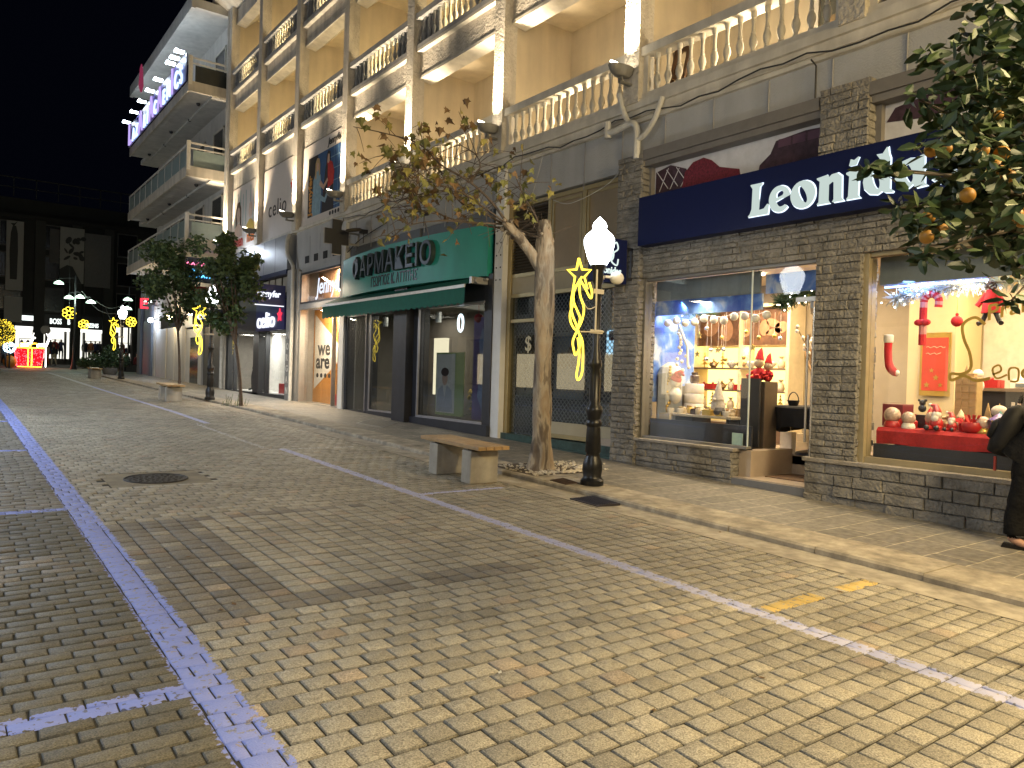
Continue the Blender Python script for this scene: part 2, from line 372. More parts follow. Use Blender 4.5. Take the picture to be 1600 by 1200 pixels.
def slate_mat():
    m, n, l = _nt('slate_paving'); b = n['Principled BSDF']; tc = n.new('ShaderNodeTexCoord')
    mp = n.new('ShaderNodeMapping'); mp.inputs['Rotation'].default_value = (0, 0, R(0)); l.new(tc.outputs['Object'], mp.inputs['Vector'])
    nd = n.new('ShaderNodeTexNoise'); nd.inputs['Scale'].default_value = 1.1; l.new(tc.outputs['Object'], nd.inputs['Vector'])
    ad = n.new('ShaderNodeMixRGB'); ad.blend_type = 'ADD'; ad.inputs[0].default_value = .10; l.new(mp.outputs[0], ad.inputs[1]); l.new(nd.outputs['Color'], ad.inputs[2])
    br = n.new('ShaderNodeTexBrick'); br.inputs['Scale'].default_value = 1.0; br.inputs['Brick Width'].default_value = .58; br.inputs['Row Height'].default_value = .36
    br.inputs['Mortar Size'].default_value = .006; br.offset = .37; br.squash = 1.5; br.squash_frequency = 3
    br.inputs['Color1'].default_value = (.22, .205, .18, 1); br.inputs['Color2'].default_value = (.145, .138, .125, 1); br.inputs['Mortar'].default_value = (.44, .40, .31, 1)
    l.new(ad.outputs[0], br.inputs['Vector'])
    nz = n.new('ShaderNodeTexNoise'); nz.inputs['Scale'].default_value = 14; nz.inputs['Detail'].default_value = 7; l.new(tc.outputs['Object'], nz.inputs['Vector'])
    mx = n.new('ShaderNodeMixRGB'); mx.blend_type = 'MULTIPLY'; mx.inputs[0].default_value = .75; l.new(br.outputs['Color'], mx.inputs[1])
    rp = n.new('ShaderNodeValToRGB'); rp.color_ramp.elements[0].position = .3; rp.color_ramp.elements[1].position = .68; rp.color_ramp.elements[0].color = (.45, .45, .42, 1); rp.color_ramp.elements[1].color = (1.25, 1.22, 1.15, 1)
    l.new(nz.outputs['Fac'], rp.inputs['Fac']); l.new(rp.outputs['Color'], mx.inputs[2]); l.new(mx.outputs[0], b.inputs['Base Color'])
    b.inputs['Roughness'].default_value = .6
    bp = n.new('ShaderNodeBump'); bp.inputs['Strength'].default_value = .45; bp.inputs['Distance'].default_value = .006
    l.new(rp.outputs['Color'], bp.inputs['Height']); l.new(bp.outputs['Normal'], b.inputs['Normal']); return m
M_slate = slate_mat(); sheet('pavement', 7.02, 9.6, -3, 49, .046, M_slate)
sheet('plaza', -40, 40, 49, 230, -.006, M_asph)
sheet('crossing_kerb', -8, 6.4, 49.0, 49.35, .004, mat('white_stone', (.6, .6, .58), .7))
M_soil = mat('tree_soil', (.085, .065, .045), .95, var=.5, scale=18, bump=.8, bscale=50, bdist=.02)
# far-left pavement across the street (seen only from other angles)
sheet('far_pavement', -9.5, -5.95, -3, 49, .045, M_slate)
# manhole frame of cement, drain covers
def disc(mb, cx, cy, r, z, n=40):
    mb.add([(cx+r*math.cos(2*math.pi*k/n), cy+r*math.sin(2*math.pi*k/n), z+(zg(cy+r*math.sin(2*math.pi*k/n))-zg(cy))) for k in range(n)], [tuple(range(n))])
mb = MB(); mb.quad((1.49, 9.43, zg(9.43)-.001), (2.61, 9.43, zg(9.43)-.001), (2.61, 10.43, zg(10.43)-.001), (1.49, 10.43, zg(10.43)-.001))
tag(mb.build('cement_patch', mat('cement', (.23, .20, .14), .85, var=.25, scale=5, bump=.4, bscale=70)), kind='structure')
M_iron = mat('cast_iron', (.035, .033, .034), .5, .6, var=.3, scale=30, bump=.3, bscale=80)
mc = thing('manhole_cover', 'round cast iron manhole cover set in a cement patch in the road', 'manhole cover', (2.04, 9.92, zg(9.92)))
mb = MB(); disc(mb, 2.04, 9.92, .335, zg(9.92)+.006)
for k in range(60):
    a = k*2.399; r_ = .30*math.sqrt((k+.5)/60); x, y = 2.04+r_*math.cos(a), 9.92+r_*math.sin(a); z = zg(y)+.006; mb.box(x-.016, x+.016, y-.012, y+.012, z-.002, z+.006)
mb.build('cover', M_iron, mc)
mb = MB(); pts = [(2.04+.35*math.cos(2*math.pi*k/40), 9.92+.35*math.sin(2*math.pi*k/40)) for k in range(40)]
mb.tube([(x, y, zg(y)+.003) for x, y in pts], .012, 6, closed=True); mb.build('rim', M_iron, mc)
def plate(name, label, cat, pts, dz, m):
    t = thing(name, label, cat, (sum(p[0] for p in pts)/4, sum(p[1] for p in pts)/4, zg(pts[0][1])))
    mb = MB(); vs = [(x, y, zg(y)+dz) for x, y in pts]; mb.add([(x, y, z-.03) for x, y, z in vs]+vs, [(4, 5, 6, 7), (0, 1, 5, 4), (1, 2, 6, 5), (2, 3, 7, 6), (3, 0, 4, 7)])
    mb.build('plate', m, t)
    mb = MB()
    for i in range(9):
        f = (i+1)/10; a = Vector(vs[0]).lerp(Vector(vs[1]), f); b = Vector(vs[3]).lerp(Vector(vs[2]), f)
        a.z += .003; b.z += .003; mb.bar(a.lerp(b, .06), a.lerp(b, .94), .012, .008)
    mb.build('bars', m, t)
plate('drain_cover', 'dark sloping metal plate lying in the concrete gutter by the lamp post', 'drain cover', [(5.99, 6.33), (6.36, 6.33), (6.40, 6.85), (6.0, 6.82)], .012, mat('plate_metal', (.05, .045, .055), .5, .5))
_q = [G(556, 661, .05), G(598, 668, .05), G(622, 660, .05), G(582, 654, .05)]
plate('floor_grate', 'pale metal grate set in the pavement in front of the pharmacy door', 'grate', [(p.x, p.y) for p in _q], .052, mat('grate_steel', (.32, .31, .29), .5, .4, var=.3, scale=40))
plate('drain_grate', 'brown rusty grate set flush in the kerb between tree and lamp post', 'drain grate', [(6.45, 7.42), (6.70, 7.45), (6.78, 7.86), (6.48, 7.78)], .056, mat('rusty_iron', (.09, .055, .035), .7, .4, var=.4))
# ================================================================ the arcaded hotel building (facade plane X = 9)
M_stucco = mat('stucco', (.62, .57, .49), .9, var=.12, scale=3, bump=1.0, bscale=20, bdist=.05, stain=.28)
M_wallp = mat('grey_stucco_panel', (.42, .425, .43), .9, var=.06, scale=2, bump=.7, bscale=40, bdist=.014, stain=.12)
M_cream = mat('balcony_render', (.62, .53, .38), .85, var=.07, scale=1.2, bump=.2, bscale=30, bdist=.01, stain=.14)
M_trim = mat('painted_trim', (.66, .62, .54), .7, var=.08, scale=5, stain=.22)
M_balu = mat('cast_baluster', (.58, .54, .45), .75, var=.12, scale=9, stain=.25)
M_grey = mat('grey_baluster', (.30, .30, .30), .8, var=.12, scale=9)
M_white = mat('white_paint', (.72, .71, .68), .55, var=.06, scale=4, stain=.12)
M_dark = mat('dark_frame', (.018, .019, .024), .4, var=.2)
M_alu = mat('aluminium', (.42, .41, .39), .4, .7, var=.08)
M_gold = mat('gold_aluminium', (.36, .29, .15), .42, .6, var=.1)
M_glass = glass('shop_glass'); M_glassd = glass('dark_glass', (.75, .78, .8), .035)
M_void = mat('dark_interior', (.02, .02, .022), .9)
M_pipe = mat('pvc_pipe', (.6, .59, .55), .5, var=.15, stain=.25)
M_cable = mat('cable', (.03, .03, .03), .6)
M_navy = mat('navy_sign', (.005, .009, .050), .45, var=.0, spec=.2)
HB = thing('hotel_building', 'cream stuccoed building with uplit columns, balustraded balconies and shops below, nearest on the right', 'building', (9, 12, 0))
YK = {k: 8.8+3.745*k for k in range(-4, 7)}
FL = [6.15, 9.40, 12.6]; TOPZ = [8.74, 11.98, 15.35]
def hp(name, m, fn, **k): return part(name, m, HB, fn, **k)
# columns and party walls
for k in range(-4, 7):
    y = YK[k]
    hp('column', M_stucco, lambda b: b.box(8.78, 9.1, y-.17, y+.17, 6.12, 16.0))
    hp('party_wall', M_cream, lambda b: b.box(9.1, 10.7, y-.1, y+.1, 6.1, 16.0))
Y0, Y1 = YK[-4], YK[6]
hp('end_wall', M_stucco, lambda b: b.box(8.86, 12, 31.36, 31.75, 0.4, 16.2))
hp('rear_wall', M_cream, lambda b: b.box(10.6, 10.75, Y0, Y1, 6.0, 16.2))
def beams(b):
    for i, (zt, zf) in enumerate(zip(TOPZ, FL[1:]+[16.0])):
        b.box(8.98, 9.22, Y0, Y1, zt, zf-.05)
hp('spandrel_beam', M_stucco, beams)
for i, zt in enumerate(TOPZ):                        # splayed soffit head of every opening
    def splay(b):
        for k in range(-4, 6):
            if i == 0 and k >= 3: continue
            a, c = YK[k]+.17, YK[k+1]-.17
            b.add([(8.96, a, zt-.003), (8.96, c, zt-.003), (9.30, c, zt-.06), (9.30, a, zt-.06), (9.72, a, zt+.34), (9.72, c, zt+.34), (8.96, a, zt+.06), (8.96, c, zt+.06)],
                  [(0, 1, 2, 3), (3, 2, 5, 4), (6, 7, 1, 0)])
    hp('splayed_soffit', M_trim, splay)
def slabs(b):
    b.box(9.2, 10.8, Y0, Y1, 5.98, 6.15)
    for z in FL[1:]: b.box(9.2, 10.8, Y0, Y1, z-.34, z)
    b.box(9.2, 12, Y0, Y1+.2, 15.7, 16.2)
hp('balcony_slab', M_cream, slabs)
for z in FL[1:]: hp('ledge', M_trim, lambda b: [b.box(8.86, 9.06, YK[k]+.17, YK[k+1]-.17, z-.05, z+.03) for k in range(-4, 6)])
hp('roof', M_trim, lambda b: (b.box(8.25, 12.2, Y0, 32.05, 16.35, 16.6), b.prism([(8.25, 16.35), (8.9, 16.0), (12.2, 16.0), (12.2, 16.35)], lambda u, v, d: (u, d, v), Y0, 31.9)))
# cornice over the shops
def corn(b):
    b.box(8.82, 9.25, Y0, 20.2, 6.03, 6.16); b.box(8.88, 9.25, Y0, 20.2, 5.90, 6.03); b.box(8.90, 9.25, 20.2, 31.4, 6.10, 6.2)
    b.box(8.93, 9.2, Y0, 20.2, 5.84, 5.90)
hp('cornice', M_trim, corn)
def bandw(b):
    b.box(9.0, 9.25, 8.5, 20.05, 5.12, 5.84); b.box(9.0, 9.25, Y0, 8.5, 5.30, 5.84); b.box(8.99, 9.25, 20.05, 24.0, 4.85, 6.1)
def joints(b):
    b.cur = 1; y = -4
    while y < 23.6:
        b.box(8.984, 9.0, y-.004, y+.004, 5.0 if 8.5 < y else 5.31, 5.84); y += .94 if y < 20 else .8
hp('wall', [M_wallp, mat('joint_grey', (.30, .30, .30), .9)], lambda b: (bandw(b), joints(b)))
# ground floor pilasters
def pil(y0, y1, x0=8.93, z0=0.0, z1=5.9, m=M_white, nm='pilaster'): hp(nm, m, lambda b: b.box(x0, 9.3, y0, y1, z0, z1))
pil(12.42, 12.70); pil(19.98, 20.28, 8.9); pil(23.62, 24.0, 8.93, 0, 4.9, M_alu); pil(24.0, 24.42, 8.86, 0, 4.9, mat('grey_pier', (.30, .30, .29), .6, stain=.2))
def rooms(b):                                       # shells behind the shop fronts
    b.box(13.0, 13.1, -6, 31.4, 0, 6); b.box(9.2, 13.0, -6, 31.4, 5.88, 5.96)
    for y in (9.75, 12.56, 20.1, 23.75, 31.3): b.box(9.3, 13.0, y-.05, y+.05, 0, 5.9)
hp('shop_room', mat('shop_shell', (.25, .23, .2), .9), rooms)
# balustrades
BAL = [(.045, 0), (.045, .045), (.03, .06), (.034, .09), (.055, .15), (.06, .19), (.048, .24), (.028, .28), (.036, .30), (.028, .32), (.026, .42), (.034, .50), (.028, .51), (.043, .54), (.043, .60)]
mbb = MB(); mbb.lathe(BAL, seg=10); _pb = mbb.build('baluster', M_balu, None, smooth=True); BME = _pb.data; bpy.data.objects.remove(_pb)
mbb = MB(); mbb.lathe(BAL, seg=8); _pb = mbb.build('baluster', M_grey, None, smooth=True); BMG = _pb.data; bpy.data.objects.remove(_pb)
rest = MB(); ind = 0; NB = 14
for f, z in enumerate(FL):
    for k in range(-2, 6):
        if f == 0 and k >= 3: continue
        if f > 0 and k < 0: continue
        a, c = YK[k]+.17, YK[k+1]-.17; zb = z+(.0 if f == 0 else .02)
        def rails(b):
            b.box(8.86, 9.06, a, c, zb, zb+.10); b.box(8.82, 9.08, a, c, zb+.70, zb+.84)
            if f == 0: b.box(8.89, 9.03, a, a+.10, zb+.1, zb+.70); b.box(8.89, 9.03, c-.10, c, zb+.1, zb+.70)
            else:
                q = (c-a)*.25; b.box(8.98, 9.03, a, a+q, zb+.1, zb+.70); b.box(8.98, 9.03, c-q, c, zb+.1, zb+.70)
        bl = hp('balustrade', M_trim if f == 0 else mat('grey_rail', (.36, .36, .36), .8, stain=.2), rails)
        for i in range(NB):
            yy = a+.14+(c-a-.28)*(i+.5)/NB
            lit = f == 0 or .25 < (i+.5)/NB < .75  # middle upper balusters get the paler material to imitate lamplight on them
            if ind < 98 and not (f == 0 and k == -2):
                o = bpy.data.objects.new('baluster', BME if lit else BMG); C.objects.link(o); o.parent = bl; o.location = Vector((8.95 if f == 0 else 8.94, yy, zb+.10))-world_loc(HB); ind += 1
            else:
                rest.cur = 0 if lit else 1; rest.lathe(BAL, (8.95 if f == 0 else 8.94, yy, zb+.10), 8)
tag(rest.build('baluster', [M_balu, M_grey], HB, smooth=True), kind='stuff')
# rear doors of the balconies
M_bglass = mat('balcony_door_glass', (.10, .10, .085), .1, var=.1)
for f, z in enumerate(FL):
    for k in range(-1, 6):
        if f == 0 and k >= 3: continue
        a = YK[k]+.42
        fr = hp('balcony_door', M_trim, lambda b: (b.box(10.5, 10.6, a, a+.12, z, z+2.0), b.box(10.5, 10.6, a+1.1, a+1.22, z, z+2.0), b.box(10.5, 10.6, a+.12, a+1.1, z+1.88, z+2.0)))
        part('pane', M_bglass, fr, lambda b: b.box(10.55, 10.58, a+.12, a+1.1, z, z+1.88))
# balcony lamps (unseen low fittings, added behind the balustrades for the glow)
M_lampg = emis('balcony_lamp_glow', (1, .68, .25), 14)
for f, z in enumerate(FL):
    for k in range(-1, 6):
        if f == 0 and k >= 3: continue
        ym = (YK[k]+YK[k+1])/2-.15
        lp = hp('balcony_lamp', M_lampg, lambda b: b.sph((9.35, ym, z+.12), .06, 8, 6))
        lamp('balcony_light', 'POINT', (9.42, ym, z+.42), [31, 36, 31][f], (1, .82, .55) if f == 0 else (1, .80, .46), HB, size=.10)
# uplights on the columns
M_flood = mat('floodlight_housing', (.20, .195, .18), .5, .3, stain=.3)
for n, k in enumerate(range(0, 7)):
    y = YK[k]
    t = thing('floodlight', ['bowl shaped uplight on the column left of the white pipework', 'bowl shaped uplight on the column above the bank window', 'bowl shaped uplight half hidden by the bare tree twigs', 'grey uplight at the right edge of the fashion poster', 'grey uplight between the fashion poster and the plain white banner', 'grey uplight between the plain white banner and the orange lettered banner', 'grey uplight at the corner column behind the small tree'][n], 'floodlight', (8.62, y, 6.5), 'uplights along the facade columns')
    mb = MB(); mb.M = Matrix.Translation((8.56, y, 6.62)) @ Matrix.Rotation(R(-3), 4, 'Y')
    mb.lathe([(.25, -.13), (.62, -.115), (.88, -.05), (1.0, .02), (1.0, .045), (.93, .045), (.9, .0), (.05, -.02)], seg=18, sx=.27, sy=.12)
    mb.build('housing', M_flood, t, smooth=True)
    part('bracket', M_flood, t, lambda b: (b.box(8.52, 8.79, y-.03, y+.03, 6.40, 6.44), b.box(8.53, 8.57, y-.04, y+.04, 6.42, 6.54)))
    mb = MB(); mb.M = Matrix.Translation((8.56, y, 6.635)) @ Matrix.Rotation(R(14), 4, 'Y'); mb.lathe([(.85, 0), (.85, .008)], seg=16, sx=.30, sy=.085); mb.build('lens', emis('flood_lens', (1, .85, .6), 8), t)
    lamp('uplight', 'SPOT', (8.50, y, 6.70), 560 if k < 4 else 560, (1, .80, .54), t, (8.93, y, 9.3), .07, 74, 1.0)
for y_, x_, a_, lab, m_ in ((8.35, 9.3, 14, 'brown wooden frame leaning behind the balusters right of the bright column', mat('frame_wood', (.16, .09, .05), .6)), (8.1, 9.34, -10, 'white and brown frame leaning behind the balusters, second from the bright column', mat('frame_pale', (.5, .42, .3), .6))):
    t = thing('wooden_frame', lab, 'frame', (x_, y_, 6.15), 'frames stored on the balcony'); M5 = Matrix.Translation((x_, y_, 6.15)) @ Matrix.Rotation(R(a_), 4, 'X')
    part('rails', m_, t, lambda b: (setattr(b, 'M', M5), b.box(-.03, .03, -.16, -.10, 0, .85), b.box(-.03, .03, .10, .16, 0, .85), b.box(-.03, .03, -.10, .10, .78, .85), b.box(-.03, .03, -.10, .10, .35, .42)))
for y_, s_, lab in ((5.6, .24, 'brown carton stored behind the balusters at the right end of the balcony'), (6.02, .15, 'smaller pale carton beside the brown one on the balcony')): tag(part('carton', mat('carton_board', (.34, .24, .13), .8, var=.15), None, lambda b: (b.box(9.6, 9.95, y_-s_, y_+s_, 6.15, 6.15+s_*2.4), b.box(9.59, 9.6, y_-.03, y_+.03, 6.15, 6.15+s_*2.4)), bevel=.01), lab, 'carton', 'cartons stored on the balcony')
mb = MB(); mb.tube(smooth_path([(8.82, 11.0, 6.0), (8.9, 11.35, 5.4), (8.95, 11.75, 4.7)], 6), .006, 4); mb.tube(smooth_path([(8.95, 9.05, 5.3), (8.85, 9.3, 4.95), (8.8, 10.2, 4.75), (8.95, 10.9, 4.95)], 6), .007, 4); tag(mb.build('white_wire', M_pipe, None), 'thin white wires drooping in front of the tan bank panels', 'wire')
# ---------------------------------------------------------------- banners on the first floor, left bays
M_banner = mat('banner_vinyl', (.66, .60, .55), .6, var=.03)
M_ink = mat('banner_ink', (.02, .018, .016), .6); M_red = mat('banner_red', (.55, .05, .03), .6)
def banner(k, label):
    t = thing('advertising_banner', label, 'banner', (8.98, (YK[k]+YK[k+1])/2, 6.2), 'advertising banners above the fashion shops')
    part('sheet', M_banner, t, lambda b: b.box(8.965, 8.99, YK[k]+.18, YK[k+1]-.18, 6.22, 8.70)); return t
def flat(name, pts, y, z, m, parent, d=.004, x=8.962): return part(name, m, parent, lambda b: b.prism(pts, FX(x, y, z), 0, d))
def rect(u0, v0, u1, v1): return [(u0, v0), (u1, v0), (u1, v1), (u0, v1)]
SKIN = mat('poster_skin', (.60, .38, .27), .7)
t = banner(3, 'banner with a photo of two young women against blue tiles')
ox, oz = YK[4]-.18-.55, 6.42                               # u=0 at left
flat('photo', rect(0, 0, 2.65, 1.85), ox, oz, mat('poster_blue', (.03, .09, .22), .6, var=.25, scale=2), t)
for i in range(5): flat('tile_joint', rect(1.7, .1+.36*i, 2.65, .125+.36*i), ox, oz, mat('poster_pale_blue', (.2, .32, .42), .6), t, .006)
for i in range(3): flat('tile_joint', rect(1.95+.3*i, 0, 1.965+.3*i, 1.85), ox, oz, MATS['poster_pale_blue'], t, .006)
flat('dark_edge', rect(0, 0, .75, 1.85), ox, oz, M_ink, t, .006)
flat('jacket', [(.35, .0), (1.0, .0), (1.05, .6), (1.0, 1.15), (.82, 1.35), (.6, 1.34), (.42, 1.1), (.36, .5)], ox, oz, mat('poster_denim', (.25, .38, .46), .7, var=.2, scale=9), t, .009)
flat('face', ell(.74, 1.5, .12, .17), ox, oz, SKIN, t, .012)
flat('hair', [(.55, 1.15), (.58, 1.6), (.7, 1.74), (.86, 1.7), (.93, 1.5), (.93, 1.15), (.86, 1.2), (.84, 1.55), (.72, 1.62), (.66, 1.5), (.66, 1.1)], ox, oz, mat('poster_blonde', (.5, .34, .16), .7), t, .015)
flat('trousers', [(1.1, 0), (2.0, 0), (1.95, .75), (1.2, .8)], ox, oz, mat('poster_black', (.03, .025, .025), .7), t, .009)
flat('red_jacket', [(1.25, .6), (1.95, .75), (2.0, 1.1), (1.85, 1.4), (1.6, 1.5), (1.4, 1.42), (1.3, 1.1)], ox, oz, mat('poster_red', (.5, .03, .02), .7, var=.2, scale=9), t, .012)
flat('black_top', [(1.28, .55), (1.55, .6), (1.52, 1.4), (1.38, 1.38), (1.26, .9)], ox, oz, MATS['poster_black'], t, .014)
flat('face', ell(1.56, 1.58, .11, .16), ox, oz, SKIN, t, .015)
flat('hair', [(1.4, 1.2), (1.42, 1.66), (1.54, 1.80), (1.68, 1.74), (1.72, 1.45), (1.66, 1.5), (1.64, 1.68), (1.52, 1.70), (1.48, 1.5), (1.48, 1.2)], ox, oz, M_ink, t, .017)
flat('arm', stroke([(.95, .95), (1.25, .75), (1.55, .95)], [.16, .14, .1]), ox, oz, SKIN, t, .018)
flat('leg', stroke([(.7, .6), (1.35, .35), (1.9, .95)], [.2, .16, .1]), ox, oz, MATS['poster_denim'], t, .011)
text('lettering', 'Jennyfer', .30, FX(8.958, ox-1.5, 8.38), M_ink, t, .003, 1.0, .006, shear=.2)
o = text('lettering', 'Jennyfer', .40, lambda u, v, d: (8.95-d, ox-.32+v*1.0, 6.46+u), mat('poster_orange', (.6, .28, .05), .6), t, .003, .95, .012)
for i in range(4): flat('social_icon', ell(1.75+.2*i, -.1, .065, .065, n=12), ox, oz, M_ink, t)
t = banner(4, 'plain white banner with the small dark word celio and a red star')
text('lettering', 'celio', .80, FX(8.96, YK[5]-.78, 6.98), mat('celio_ink', (.05, .04, .04), .6), t, .003, 1.02, .0, space=1.15)
def starpts(cx, cy, r, q=.42, rot=90): return [(cx+(r if i % 2 == 0 else r*q)*math.cos(R(rot+36*i)), cy+(r if i % 2 == 0 else r*q)*math.sin(R(rot+36*i))) for i in range(10)]
flat('star', starpts(0, 0, .19), YK[5]-3.05, 7.78, M_red, t)
t = banner(5, 'banner with two pale portraits over red and orange lettering')
oy = YK[6]-.2
for i in range(9): flat('stripe', rect(.35+.34*i+(.2 if i > 4 else 0), .9, .41+.34*i+(.2 if i > 4 else 0), 2.1+.1*(i % 3)), oy, 6.25, mat('poster_teal', (.30, .42, .38), .7), t)
for u, m1 in ((.85, 'w'), (2.3, 'm')):
    if m1 == 'w': flat('hair', [(u-.36, .75), (u-.32, 1.6), (u-.15, 1.86), (u+.12, 1.86), (u+.3, 1.6), (u+.36, .8), (u+.2, .8), (u+.18, 1.5), (u-.18, 1.5), (u-.22, .75)], oy, 6.25, mat('poster_brown', (.11, .07, .04), .7), t, .006)
    flat('face', ell(u, 1.36, .2, .30), oy, 6.25, mat('poster_pale_skin', (.62, .46, .36), .7), t, .008)
    flat('shoulders', [(u-.5, .5), (u+.5, .5), (u+.42, .85), (u+.12, 1.02), (u-.12, 1.02), (u-.42, .85)], oy, 6.25, mat('poster_mustard', (.6, .40, .08), .7) if m1 == 'm' else MATS['poster_pale_skin'], t, .007)
text('lettering', 'women', .62, FX(8.95, oy-.02, 6.38), M_red, t, .003, .78, .012)
text('lettering', 'men', .62, FX(8.95, oy-1.95, 6.42), mat('poster_vermilion', (.62, .16, .02), .6), t, .003, .95, .012)
flat('star', starpts(0, 0, .12), oy-3.15, 7.0, M_red, t)
# ---------------------------------------------------------------- pipes, cables and small fittings on the facade
t = thing('drain_pipe', 'white plastic waste pipes bending together above the stone pillar', 'pipe', (8.8, 8.7, 5.4))
mb = MB(); X = 8.78
mb.tube(smooth_path([(X, 9.05, 6.35), (X, 8.95, 6.05), (X, 8.82, 5.82)], 4), .045, 8); mb.tube(smooth_path([(X, 9.35, 5.80), (X, 9.15, 5.76), (X, 8.82, 5.80), (X, 8.68, 5.76), (X, 8.62, 5.6), (X, 8.62, 5.2)], 5), .055, 8)
mb.tube(smooth_path([(X, 8.1, 6.05), (X, 8.25, 5.75), (X, 8.45, 5.55), (X, 8.62, 5.5)], 5), .045, 8); mb.tube([(X, 9.30, 5.68), (X, 9.30, 5.95)], .06, 8)
mb.build('pipe', M_pipe, t, smooth=True)
t = thing('downpipe', 'pale drainpipe running down the corner beside the balconied block', 'pipe', (8.8, 31.9, 8))
mb = MB(); mb.tube([(8.82, 31.62, .8), (8.82, 31.62, 16.2)], .06, 8)
for z in (3, 6, 9, 12, 15): mb.tube([(8.82, 31.62, z), (8.82, 31.62, z+.06)], .075, 8)
mb.build('pipe', M_pipe, t, smooth=True)
t = thing('downpipe', 'grey bent drainpipe on the pier between the dark shop and the orange window', 'pipe', (8.8, 23.85, 4))
mb = MB(); mb.tube(smooth_path([(8.8, 24.2, 6.05), (8.72, 24.15, 5.8), (8.72, 24.1, 5.4), (8.84, 23.9, 5.0), (8.84, 23.86, 4.6), (8.84, 23.86, .6)], 5), .06, 8); mb.build('pipe', M_pipe, t, smooth=True)
mb = MB(); c = [(8.80, Y, 5.88+.05*math.sin(Y*2.3)+.03*math.sin(Y*7)) for Y in np.arange(-1, 20, .35)]; mb.tube(c, .012, 5)
mb.tube([(8.85, 5.62, 5.85), (8.97, 5.62, 5.80), (8.97, 5.62, 5.2)], .012, 5)
mb.tube(smooth_path([(8.9, 20.1, 6.0), (8.84, 20.2, 5.7), (8.86, 20.2, 5.0), (8.86, 20.2, 4.0)], 5), .018, 5)
mb.tube(smooth_path([(8.96, 20, 5.0), (8.9, 19, 5.25), (8.95, 17.6, 5.5)], 5), .012, 5)
tag(mb.build('facade_cable', M_cable, None), 'thin dark cables strung along the cornice above the shops', 'cable')
for y, z, lab in ((18.85, 5.42, 'small dark floodlight on an arm over the teal sign, left one'), (15.6, 5.42, 'small dark floodlight on an arm behind the bare twigs')):
    t = thing('sign_lamp', lab, 'floodlight', (8.8, y, z), 'floodlights over the pharmacy sign')
    mb = MB(); mb.M = Matrix.Translation((8.62, y, z)) @ Matrix.Rotation(R(-12), 4, 'Y'); mb.lathe([(.01, -.04), (.8, -.03), (1, 0), (.8, .05), (.1, .07)], seg=14, sx=.26, sy=.10); mb.build('head', mat('floodlight_bronze', (.10, .085, .065), .4, .5), t, smooth=True)
    part('arm', M_dark, t, lambda b: (b.box(8.8, 9.0, y-.06, y+.06, z-.04, z+.06), b.tube([(8.9, y, z-.3), (8.9, y, z)], .01, 5)))
# ================================================================ the chocolate shop on the right
M_stone = mat('split_stone', (.235, .222, .198), .9, var=.30, scale=5, bump=1.0, bscale=26, bdist=.045, stain=.2)
M_stonel = mat('stone_ledge', (.26, .235, .20), .85, var=.25, scale=9, bump=.7, bscale=40, bdist=.02)
def stone(b, a0, a1, z0, z1, d, axis='x', rh=(.075, .115), ln=(.10, .42), pr=.020, seed=1, back=.010):
    # courses of split blocks; axis 'x': face towards the street at X=d ; axis 'y': face towards the camera at Y=d (a = X)
    r = random.Random(seed); z = z0
    while z < z1-.005:
        h = min(r.uniform(*rh), z1-z)
        if z1-z-h < .04: h = z1-z
        a = a0
        while a < a1-.005:
            l = min(r.uniform(*ln), a1-a)
            if a1-a-l < .07: l = a1-a
            p = r.uniform(.0, pr); g = .0004; q = [p+r.uniform(-.010, .010) for _ in range(4)]; e = .009; pc = p+r.uniform(.002, .014)
            A0, A1, Z0, Z1 = a+g, a+l-g, z+g, z+h-g; am, zm = (A0+A1)/2+r.uniform(-.2, .2)*l, (Z0+Z1)/2+r.uniform(-.2, .2)*h
            pts = [(A0, Z0, -back), (A1, Z0, -back), (A1, Z1, -back), (A0, Z1, -back), (A0+e, Z0+e, q[0]), (A1-e, Z0+e, q[1]), (A1-e, Z1-e, q[2]), (A0+e, Z1-e, q[3]), (am, zm, pc)]
            vs = [((d-t, u, v) if axis == 'x' else (u, d-t, v)) for u, v, t in pts]
            b.add(vs, [(0, 1, 5, 4), (1, 2, 6, 5), (2, 3, 7, 6), (3, 0, 4, 7), (4, 5, 8), (5, 6, 8), (6, 7, 8), (7, 4, 8)]); a += l
        z += h
GB = -.1
hp('stone_pillar', M_stone, lambda b: (stone(b, 8.50, 9.04, 0, 5.27, 8.80, seed=2), stone(b, 8.80, 9.2, 0, 5.27, 8.50, 'y', seed=3), b.box(8.86, 9.25, 8.56, 9.02, 0, 5.25)))
hp('stone_pillar', M_stone, lambda b: (stone(b, 4.86, 5.46, .70, 3.27, 8.86, seed=4), stone(b, 8.86, 9.25, .70, 3.27, 4.86, 'y', seed=5), stone(b, 4.80, 5.44, 4.40, 5.38, 8.80, seed=6), stone(b, 8.8, 9.1, 4.40, 5.38, 4.80, 'y', seed=7),
    b.box(8.92, 9.25, 4.92, 5.45, 0, 5.36)))
hp('stone_lintel', M_stone, lambda b: (stone(b, -6, 8.50, 3.27, 3.86, 8.88, seed=8, ln=(.12, .36)), b.box(8.94, 9.25, -6, 8.5, 3.28, 4.42), b.box(8.865, 8.88, -6, 8.5, 3.535, 3.542)))
hp('stone_plinth', M_stone, lambda b: (stone(b, 6.64, 8.50, 0.0, .69, 8.84, seed=9), stone(b, -6, 5.50, -.3, .69, 8.82, seed=10, rh=(.09, .17), ln=(.15, .55), pr=.030), b.box(8.9, 9.2, 6.66, 8.5, 0, .68), b.box(8.9, 9.2, -6, 5.48, -.3, .68), stone(b, 8.84, 9.0, .30, .69, 6.64, 'y', seed=12)))
